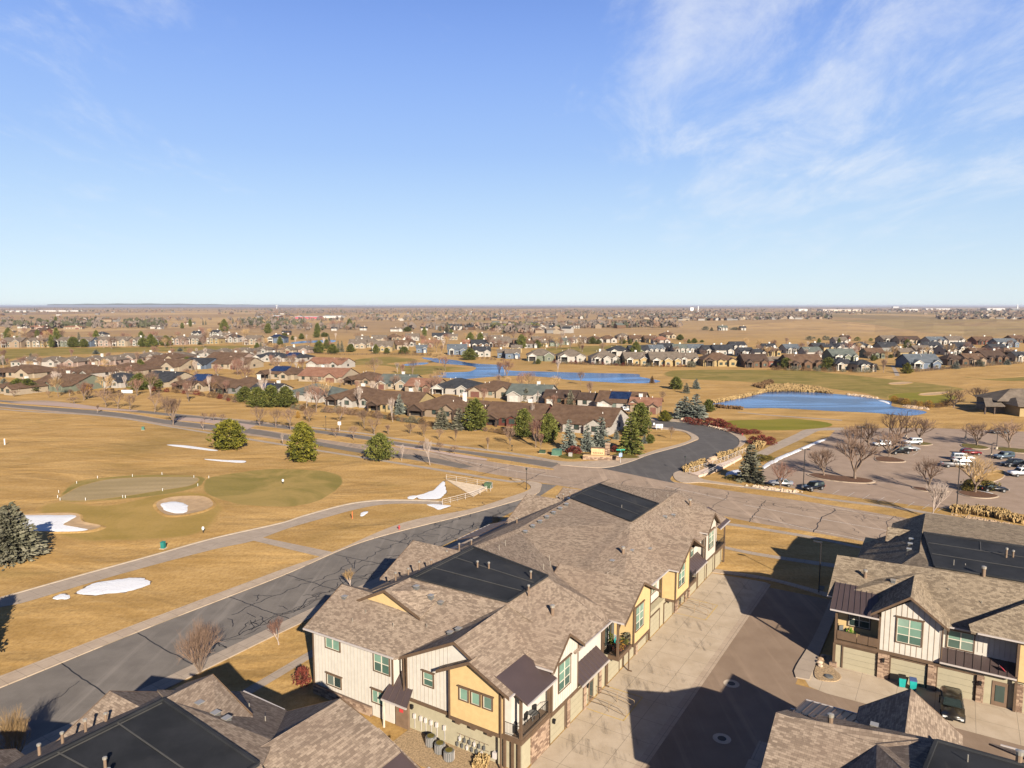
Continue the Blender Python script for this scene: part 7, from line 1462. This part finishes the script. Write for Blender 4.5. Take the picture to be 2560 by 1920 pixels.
seq('bare garden tree among the boulevard houses, %s from the left', 'bare garden trees', 'round', [(150,975,925,34,'birch','twigpale'),(172,978,940,30,'round','twig'),(790,1030,962,56,'round','twig2'),(766,1020,975,20,'birch'),(898,1020,962,34,'birch'),(982,1055,990,20,'birch'),(524,986,935,14,'birch'),(500,985,960,6,'oval','twiggold'),(535,985,950,24,'round','brownbush'),(310,972,935,14,'birch'),(302,960,925,18,'birch'),(492,935,897,18,'birch'),(608,925,890,12,'birch'),(623,930,895,18,'oval','twig'),(676,952,918,8,'birch'),(1334,1062,1004,14,'birch'),(1345,1015,975,10,'birch'),(1386,1015,985,22,'round','twig2'),(1655,1010,975,20,'round','twig'),(1270,960,938,26,'multi'),(1070,1000,960,14,'round'),(745,1010,975,16,'oval','twig'),(440,975,955,22,'round','twig2'),(270,925,902,14,'round'),(850,968,945,14,'round','twig2'),(1130,985,962,16,'round','twig')])
ptree(1098,908,876,50,'big','large pale cottonwood leaning over the lake channel')
ptree(857,920,890,24,'round','bare tree on the left edge of the lake fairway')
seq('bare tree in the parking lot area, %s from the left', 'bare trees of the parking lot', 'vase', [(1950,1226,1150,56,'vase','twig2'),(2060,1190,1112,78),(2137,1198,1088,106),(2222,1144,1072,86),(2240,1112,1020,84),(2172,1118,1046,84),(2299,1104,1038,76),(2442,1114,1054,76),(2523,1120,1043,86),(2384,1020,968,58),(2445,1010,964,48),(2320,1228,1140,70),(2437,1232,1128,100,'vase','twiggold'),(2128,1130,1060,60)])
ptree(2328,1296,1196,66,'birch','tall white barked bare birch at the parking lot sidewalk', idx=0); ptree(2208,932,892,22,'oval','grey columnar tree beside the village footpath', mat='twig')
tx, ty = G(28, 1500); tree(tx+6.3, ty-18.6, 9.2, 5.0, 'ypine', 'pine beyond the picture edge casting its shadow across the cart path')
# shrubs
red = [(1720,1056,1044,26),(1742,1062,1048,30),(1775,1064,1046,40),(1798,1068,1048,36),(1815,1071,1056,34),(1836,1080,1069,34),(1860,1086,1073,36),(1886,1084,1074,30),(1882,1110,1092,24),(1905,1112,1089,34),(1925,1112,1093,30)]
for k, d in enumerate(red): ptree(*d, 'bush', 'dark red shrub along the outer side of the road curve, %s from the spruces' % ordw(k+1), 'red shrubs along the side road', mat='redbush')
ptree(1436,1134,1117,38,'bush','red shrub behind the pale utility pedestal', mat='redbush'); ptree(1537,1130,1115,18,'bush','small red shrub right of the monument pillar', mat='redbush')
sheet('juniper_bed', [(1400,1140),(1430,1134),(1465,1140),(1468,1144),(1430,1148),(1402,1144)], M['junip'], .15, True, False, thick=.15); sheet('juniper_bed', [(1530,1140),(1550,1134),(1595,1142),(1590,1146),(1545,1146)], M['junip'], .15, True, False, thick=.15)
for k, d in enumerate(((1900,1152,1138,44),(1922,1150,1140,26),(1830,1198,1188,36),(1845,1200,1190,24))): ptree(*d, 'bush', 'low juniper mound near the spruce by the bridge, %s counting clockwise' % ordw(k+1), 'juniper mounds by the bridge', mat='junip')
for k, d in enumerate(((2470,1226,1204,44),(2425,1222,1200,40),(2418,1228,1208,26))): ptree(*d, 'bush', 'green shrub on the island by the black sedan, %s from the tree' % ordw(k+1), 'shrubs on the parking island', mat='junip')
for k, d in enumerate(((198,975,957,30),(216,976,960,24),(745,1046,1030,10))): ptree(*d, 'bush', 'amber shrub between boulevard houses, %s from the left' % ordw(k+1), 'amber garden shrubs', mat='orangebush')
# hedges of mixed shrubs along back gardens, one line
def hedge(px, n, hh, mats, lab, nm='garden_shrubs'):
    a = resamp(gpts(px), n); rs = random.Random(n); mb = MB(); cloud = PR['bush'][0][1]; co_ = np.zeros(len(cloud.vertices)*3); cloud.vertices.foreach_get('co', co_); co_ = co_.reshape(-1, 3); fl = [tuple(p.vertices) for p in cloud.polygons][::2]
    for x, y in a:
        s = hh*rs.uniform(.5, 1.2); ox, oy = rs.uniform(-1, 1), rs.uniform(-1, 1); vv = co_*np.array([s*.9, s*.9, s])+np.array([x+ox, y+oy, 0]); mb.m = rs.randrange(len(mats)); mb.add(vv.tolist(), fl)
    tag(link(nm, mb.mesh(nm, [M[q] for q in mats])), lab, 'shrubs', kind='stuff')
hedge([(180,985),(240,982),(330,982)], 10, 1.6, ['brownbush','twig'], 'low brown garden shrubs behind the far boulevard lawn')
hedge([(390,978),(470,985),(520,992),(560,1000),(620,1008)], 26, 2.0, ['brownbush','twig','redbush'], 'brown garden shrubs along the back fence line')
hedge([(730,1022),(790,1030),(860,1034),(900,1040),(980,1050),(1060,1062),(1100,1068)], 44, 1.9, ['brownbush','twig','spruce'], 'mixed shrub border behind the boulevard houses')
hedge([(1210,1078),(1250,1084),(1290,1090),(1330,1092)], 14, 1.7, ['brownbush','twig'], 'shrubs beside the dark red house')
hedge([(1380,907),(1500,912),(1560,915),(1640,917),(1720,918)], 40, 1.8, ['brownbush','redbush','spruce'], 'reddish shrubs before the first village row')
hedge([(1930,925),(2060,929),(2130,931),(2180,932)], 24, 2.2, ['brownbush','spruce'], 'shrubs before the village row on the right')
hedge([(2290,928),(2350,924),(2400,918),(2450,914),(2540,908)], 26, 2.0, ['brownbush','spruce','twig'], 'shrub fence line of the right hand village')
hedge([(2230,1003),(2290,1018),(2340,1020),(2370,1014)], 24, 2.0, ['orangebush','brownbush'], 'rusty willow scrub at the pond end by the clubhouse')
hedge([(640,860),(700,866),(760,872)], 16, 2.5, ['brownbush','twiggold'], 'scrub beside the far canal pond')
hedge([(1000,884),(1060,888),(1120,890),(1180,896),(1260,902),(1300,900)], 30, 1.6, ['brownbush','twig'], 'brush along the village gardens by the lake')
# fences of the back gardens
def fence(px, lab, hgt=1.3, mat=None):
    P_ = [Vector((*q, 0)) for q in gpts(px)]; t = thing('fence', lab, 'fence', P_[0]); o = P_[0]; mat = mat or hdark
    for a, b_ in zip(P_, P_[1:]):
        d = (b_-a); L_ = d.length; dn = d.normalized(); n = max(1, int(L_/3)); 
        for z in (.25, .6, .95, 1.25): mb = MB(); mb.tube(a-o+Vector((0,0,z)), b_-o+Vector((0,0,z)), .06, n=4); part('rail', mb, mat, t)
        for i in range(n+1): q = a.lerp(b_, i/n)-o; mb = MB(); mb.box(q.x-.08, q.x+.08, q.y-.08, q.y+.08, 0, hgt); part('post', mb, mat, t)
fence([(530,990),(600,1001),(650,1012)], 'dark rail fence behind the houses left of the three green pines'); fence([(960,1047),(1060,1062)], 'dark rail fence behind the yellow gabled boulevard house'); fence([(1380,909),(1530,914),(1620,917)], 'brown rail fence along the first village row'); fence([(2290,930),(2380,922),(2560,908)], 'brown rail fence edging the right hand fairway'); fence([(560,877),(700,880),(850,888),(960,886),(1060,890)], 'dark low fence line under the village gardens')
# scattered garden trees among the house rows: as many as read singly
SC = []
rs = random.Random(21)
def scat(n, x0, x1, y0, y1, kinds, hlo, hhi):
    k = 0; tries = 0
    while k < n and tries < n*40:
        tries += 1; px = rs.uniform(x0, x1); t_ = rs.random(); yb = y0+(y1-y0)*t_; x, y = G(px, yb)
        if any((x-a)**2+(y-b_)**2 < (w_*.52)**2 for a, b_, w_ in HOUSES): continue
        SC.append((px, x, y, rs.choice(kinds), rs.uniform(hlo, hhi))); k += 1
D3 = ['round', 'round', 'oval', 'vase', 'birch']; E3 = ['pine', 'spruce', 'col']
scat(60, 0, 640, 838, 872, D3*3+E3, 8, 14); scat(26, 640, 1000, 845, 885, D3*2+E3, 6, 11); scat(56, 1000, 1500, 838, 882, D3*4+E3, 7, 13); scat(58, 1500, 2560, 862, 905, D3*3+E3, 6, 11); scat(34, 0, 760, 885, 930, D3, 6, 10); scat(60, 100, 1500, 925, 1010, D3, 6, 11); scat(18, 0, 520, 806, 824, D3+E3*2, 9, 16); scat(26, 560, 900, 808, 836, ['round','big','vase','pine','spruce'], 9, 17)
SC.sort()
cnt = {}
KN = {'round': 'round crowned bare tree', 'oval': 'narrow bare tree', 'vase': 'vase shaped bare tree', 'birch': 'pale bare birch', 'big': 'broad cottonwood', 'pine': 'green pine', 'spruce': 'dark spruce', 'col': 'columnar evergreen'}
MT = {'round': ['twig','twig2','twiggold'], 'oval': ['twig2','twig'], 'vase': ['twig','twig2'], 'birch': ['twigpale'], 'big': ['twiggold','twig'], 'pine': ['pine'], 'spruce': ['spruce'], 'col': ['pine']}
for px, x, y, kd, h in SC:
    cnt[kd] = cnt.get(kd, 0)+1
    tree(x, y, h*(.8 if kd in ('birch','oval') else 1), h*{'round':.85,'oval':.45,'vase':.9,'birch':.4,'big':1.0,'pine':.6,'spruce':.42,'col':.35}[kd], kd, '%s among the distant houses, %s of its kind from the left' % (KN[kd], ordw(cnt[kd])), KN[kd]+'s among the distant houses', mat=rs.choice(MT[kd]), z=h1(x, y))
# ------------------------------------------------------------------ far country: towns, woods, works
frs = np.random.RandomState(5)
def pts_in(x0, x1, y0, y1, n, pw=1.0):
    px = frs.uniform(x0, x1, n); t = frs.rand(n)**pw; py = y0+(y1-y0)*t; return np.array([G(a, b_) for a, b_ in zip(px, py)])
def clumps(name, P_, hs, ws, mats, lab, seed=0):
    """far trees: each a few leaf-like faces with gaps"""
    r = np.random.RandomState(seed); V = []; F = []; MI = []; o = 0
    for (x, y), h, w_ in zip(P_, hs, ws):
        z0 = h1(x, y); m_ = r.randint(len(mats)); k = 7
        for j in range(k):
            a = r.rand()*6.28; q = r.rand()**.5*w_*.36; zc = z0+h*(.22+.6*r.rand()); s = w_*.30*(1.15-abs((zc-z0)/h-.5)); cx_, cy = x+q*math.cos(a), y+q*math.sin(a); b_ = r.rand()*3.14; dx, dy = math.cos(b_)*s, math.sin(b_)*s
            V += [(cx_-dx, cy-dy, zc-s*.3), (cx_+dx*.2, cy+dy*.2, zc-s*.75), (cx_+dx, cy+dy, zc+s*.1), (cx_-dx*.1, cy-dy*.1, zc+s*.9)]; F.append((o, o+1, o+2, o+3)); MI.append(m_); o += 4
        V += [(x-.25, y, z0), (x+.25, y, z0), (x, y, z0+h*.6)]; F.append((o, o+1, o+2)); MI.append(m_); o += 3
    me = bpy.data.meshes.new(name); me.from_pydata(V, [], F); [me.materials.append(M[q]) for q in mats]; me.polygons.foreach_set('material_index', MI); tag(link(name, me), lab, 'trees', kind='stuff')
def town(name, P_, ws, ds, hs, lab, seed=0, flat=False, roofs=('br','tn','ch','tn','br','gg'), walls=('white','cream','tan','grey','brown','tan')):
    r = random.Random(seed); mats = [RM[k] for k in roofs]+[WM[k] for k in walls]; V = []; F = []; MI = []
    for (x, y), w_, d_, h in zip(P_, ws, ds, hs):
        z = h1(x, y); a = r.uniform(-.5, .5)+(1.57 if r.random() < .4 else 0); c, s = math.cos(a), math.sin(a); o = len(V)
        def T_(px, py, pz): V.append((x+px*c-py*s, y+px*s+py*c, z+pz))
        for zz_ in (0, h):
            for sx_, sy in ((-1,-1),(1,-1),(1,1),(-1,1)): T_(sx_*w_/2, sy*d_/2, zz_)
        rf = r.randrange(len(roofs)); wl = len(roofs)+r.randrange(len(walls))
        F += [(o,o+1,o+5,o+4),(o+1,o+2,o+6,o+5),(o+2,o+3,o+7,o+6),(o+3,o,o+4,o+7)]; MI += [wl]*4
        if flat: F.append((o+4,o+5,o+6,o+7)); MI.append(wl)
        else:
            T_(-w_/2, 0, h+d_*.28); T_(w_/2, 0, h+d_*.28); F += [(o+4,o+5,o+9,o+8),(o+6,o+7,o+8,o+9),(o+7,o+4,o+8),(o+5,o+6,o+9)]; MI += [rf, rf, wl, wl]
    me = bpy.data.meshes.new(name); me.from_pydata(V, [], F); [me.materials.append(m_) for m_ in mats]; me.polygons.foreach_set('material_index', MI); tag(link(name, me), lab, 'houses', kind='stuff')
def mk(parts):
    return np.concatenate([pts_in(*p) for p in parts])
TP = mk([(1240,1560,803,822,130),(1430,1640,798,815,90),(1600,2080,796,812,190),(1280,1900,784,800,130),(2350,2560,788,806,70),(640,1280,786,802,90),(0,400,800,812,24),(1100,1300,806,832,60),(2000,2560,775,786,70),(900,1700,776,786,100),(1300,1420,818,834,40),(0,700,779,790,20)])
def gaps(P_, th, seed): return np.array([q for q in P_ if noise.noise(Vector((q[0]/1100, q[1]/420, seed)))*1.0+.5*noise.noise(Vector((q[0]/350, q[1]/160, seed+4))) > th])
TP = gaps(TP, -.10, 3); n = len(TP); town('distant_houses', TP, frs.uniform(10, 18, n), frs.uniform(8, 12, n), frs.uniform(3.2, 6, n), 'scattered small houses of the distant town')
WT = mk([(1240,1700,796,822,800),(1560,2080,785,812,1100),(640,1280,782,808,1000),(0,640,798,822,380),(2340,2560,784,806,160),(1700,2560,774,784,700),(0,1280,774,784,900),(1000,1320,806,836,240),(560,900,806,826,180),(1280,1700,776,790,420),(1280,1330,826,833,60),(1420,1700,812,822,50)])
WT = gaps(WT, -.06, 3); n = len(WT); dist = np.hypot(WT[:, 0], WT[:, 1]); s_ = 1+np.clip((dist-2500)/5000, 0, 2.2)
clumps('distant_woods', WT, frs.uniform(6, 13, n)*s_**.5, frs.uniform(6, 12, n)*s_, ['farwood','farwood','twig','darkgreen','farwood','bark','farwood'], 'bare woods and garden trees of the distant plain')
PB = mk([(0,420,829,834,0)]) if False else None
ST = mk([(0,260,812,822,90),(310,410,808,822,60),(600,760,806,820,70)]); n = len(ST)
clumps('pine_grove', ST, frs.uniform(9, 15, n), frs.uniform(8, 12, n), ['darkgreen','darkgreen','farwood'], 'dark pine groves beyond the meadow on the left', 3)
ST = pts_in(1230, 1352, 818, 828, 90); clumps('pine_row', ST, frs.uniform(7, 10, 90), frs.uniform(7, 10, 90), ['pine','junip'], 'long dense row of low green pines past the village', 4)
# big pale sheds and works near the horizon
farw = paint('shed_white', (.52,.50,.47), .6)
def shed(px, py, wpx, hh, dep, mat, lab, nm='warehouse', cat='building'):
    x, y = G(px, py); w_ = wpx*y/FPX; t = thing(nm, lab, cat, (x, y, 0), 0, None); mb = MB(); mb.box(-w_/2,w_/2,0,dep,0,hh); part('wall', mb, mat, t); mb = MB(); mb.slab([(-w_/2-1,-1,hh),(w_/2+1,-1,hh),(w_/2+1,dep/2,hh*1.15),(-w_/2-1,dep/2,hh*1.15)], .4); mb.slab([(-w_/2-1,dep/2,hh*1.15),(w_/2+1,dep/2,hh*1.15),(w_/2+1,dep,hh),(-w_/2-1,dep,hh)], .4); part('roof', mb, paint('pale_roof', (.60,.57,.55)), t)
for a in ((2008,778,22,14,60,farw,'white domed shed at the near end of the distant works'),(2105,778,95,11,90,paint('shed_tan', (.60,.50,.40)),'longest pale tan warehouse near the horizon'),(2275,777,40,12,70,farw,'white warehouse right of the longest tan one'),(2345,774,60,10,60,farw,'low white works on the distant plain'),(2490,776,44,16,80,farw,'tall white warehouse near the right horizon'),(2540,776,20,12,60,M['boxvent'],'grey shed beside the tall white warehouse'),(150,779,110,8,60,farw,'long low white shed on the left plain'),(45,780,60,8,50,farw,'low white shed at the left picture edge'),(690,800,16,10,30,WM['brick'],'dark brick mill in the middle distance'),(765,797,55,6,60,paint('red_sheds', (.42,.10,.12)),'long low red sheds beyond the brick mill'),(830,795,45,6,50,farw,'white sheds beside the red sheds'),(1730,777,8,22,20,wht,'pale grain building beside the tall mast'),(2240,770,14,22,40,farw,'square white block under the horizon')): shed(*a)
def mast(px, yb, yt, r, lab, nm='mast', bulb=0):
    x, y = G(px, yb); h = (yb-yt)/FPX*y; mb = MB(); mb.lathe([(r,0),(r*.7,h*.8),(bulb or r*.6,h*.86),(bulb or r*.5,h)], 8); tag(link(nm, mb.mesh(nm, wht), None, (x, y, 0)), lab, 'tower')
mast(1745,779,765,4,'tall white mast on the distant plain'); mast(692,771,763,6,'white water tower on the left horizon','water_tower',16); mast(2543,775,761,6,'slim mast at the right end of the horizon')
# low blue mesa on the left horizon
mb = MB(); xs = np.linspace(-26000, -9500, 60); V = []
for i, x in enumerate(xs): V += [(x, 40000, -5), (x, 40000, 60+90*math.exp(-((x+21000)/6000)**2)+8*math.sin(i)), (x, 43000, 60)]
mb.add(V, [(i*3, i*3+3, i*3+4, i*3+1) for i in range(59)]+[(i*3+1, i*3+4, i*3+5, i*3+2) for i in range(59)]); tag(link('mesa', mb.mesh('mesa', paint('far_mesa', (.10,.12,.13)))), kind='structure')
# real-world albedos: the exposure above is set for the sun, so every coat is brought to its measured reflectance
for m_ in bpy.data.materials:
    if not m_.use_nodes or m_.name == 'haze': continue
    for nd in list(m_.node_tree.nodes):
        if nd.type == 'BSDF_PRINCIPLED':
            bc = nd.inputs['Base Color']; k_ = .63
            if bc.is_linked:
                mx = m_.node_tree.nodes.new('ShaderNodeMixRGB'); mx.blend_type = 'MULTIPLY'; mx.inputs[0].default_value = 1; mx.inputs[2].default_value = (k_, k_, k_, 1); m_.node_tree.links.new(bc.links[0].from_socket, mx.inputs[1]); m_.node_tree.links.new(mx.outputs[0], bc)
            else: c_ = bc.default_value; bc.default_value = (c_[0]*k_, c_[1]*k_, c_[2]*k_, 1)
HAZE = True
if HAZE:
    mb = MB(); mb.box(-45000, 45000, -300, 39000, -8, 47.5); hz = bpy.data.materials.new('haze'); hz.use_nodes = True; t_ = hz.node_tree; t_.nodes.clear(); v_ = t_.nodes.new('ShaderNodeVolumePrincipled'); v_.inputs['Color'].default_value = (.80,.82,.92,1); v_.inputs['Density'].default_value = 0.00005; v_.inputs['Anisotropy'].default_value = .3
    o_ = t_.nodes.new('ShaderNodeOutputMaterial'); t_.links.new(v_.outputs[0], o_.inputs['Volume']); hz.cycles.homogeneous_volume = True; tag(link('haze', mb.mesh('haze', hz)), kind='stuff')
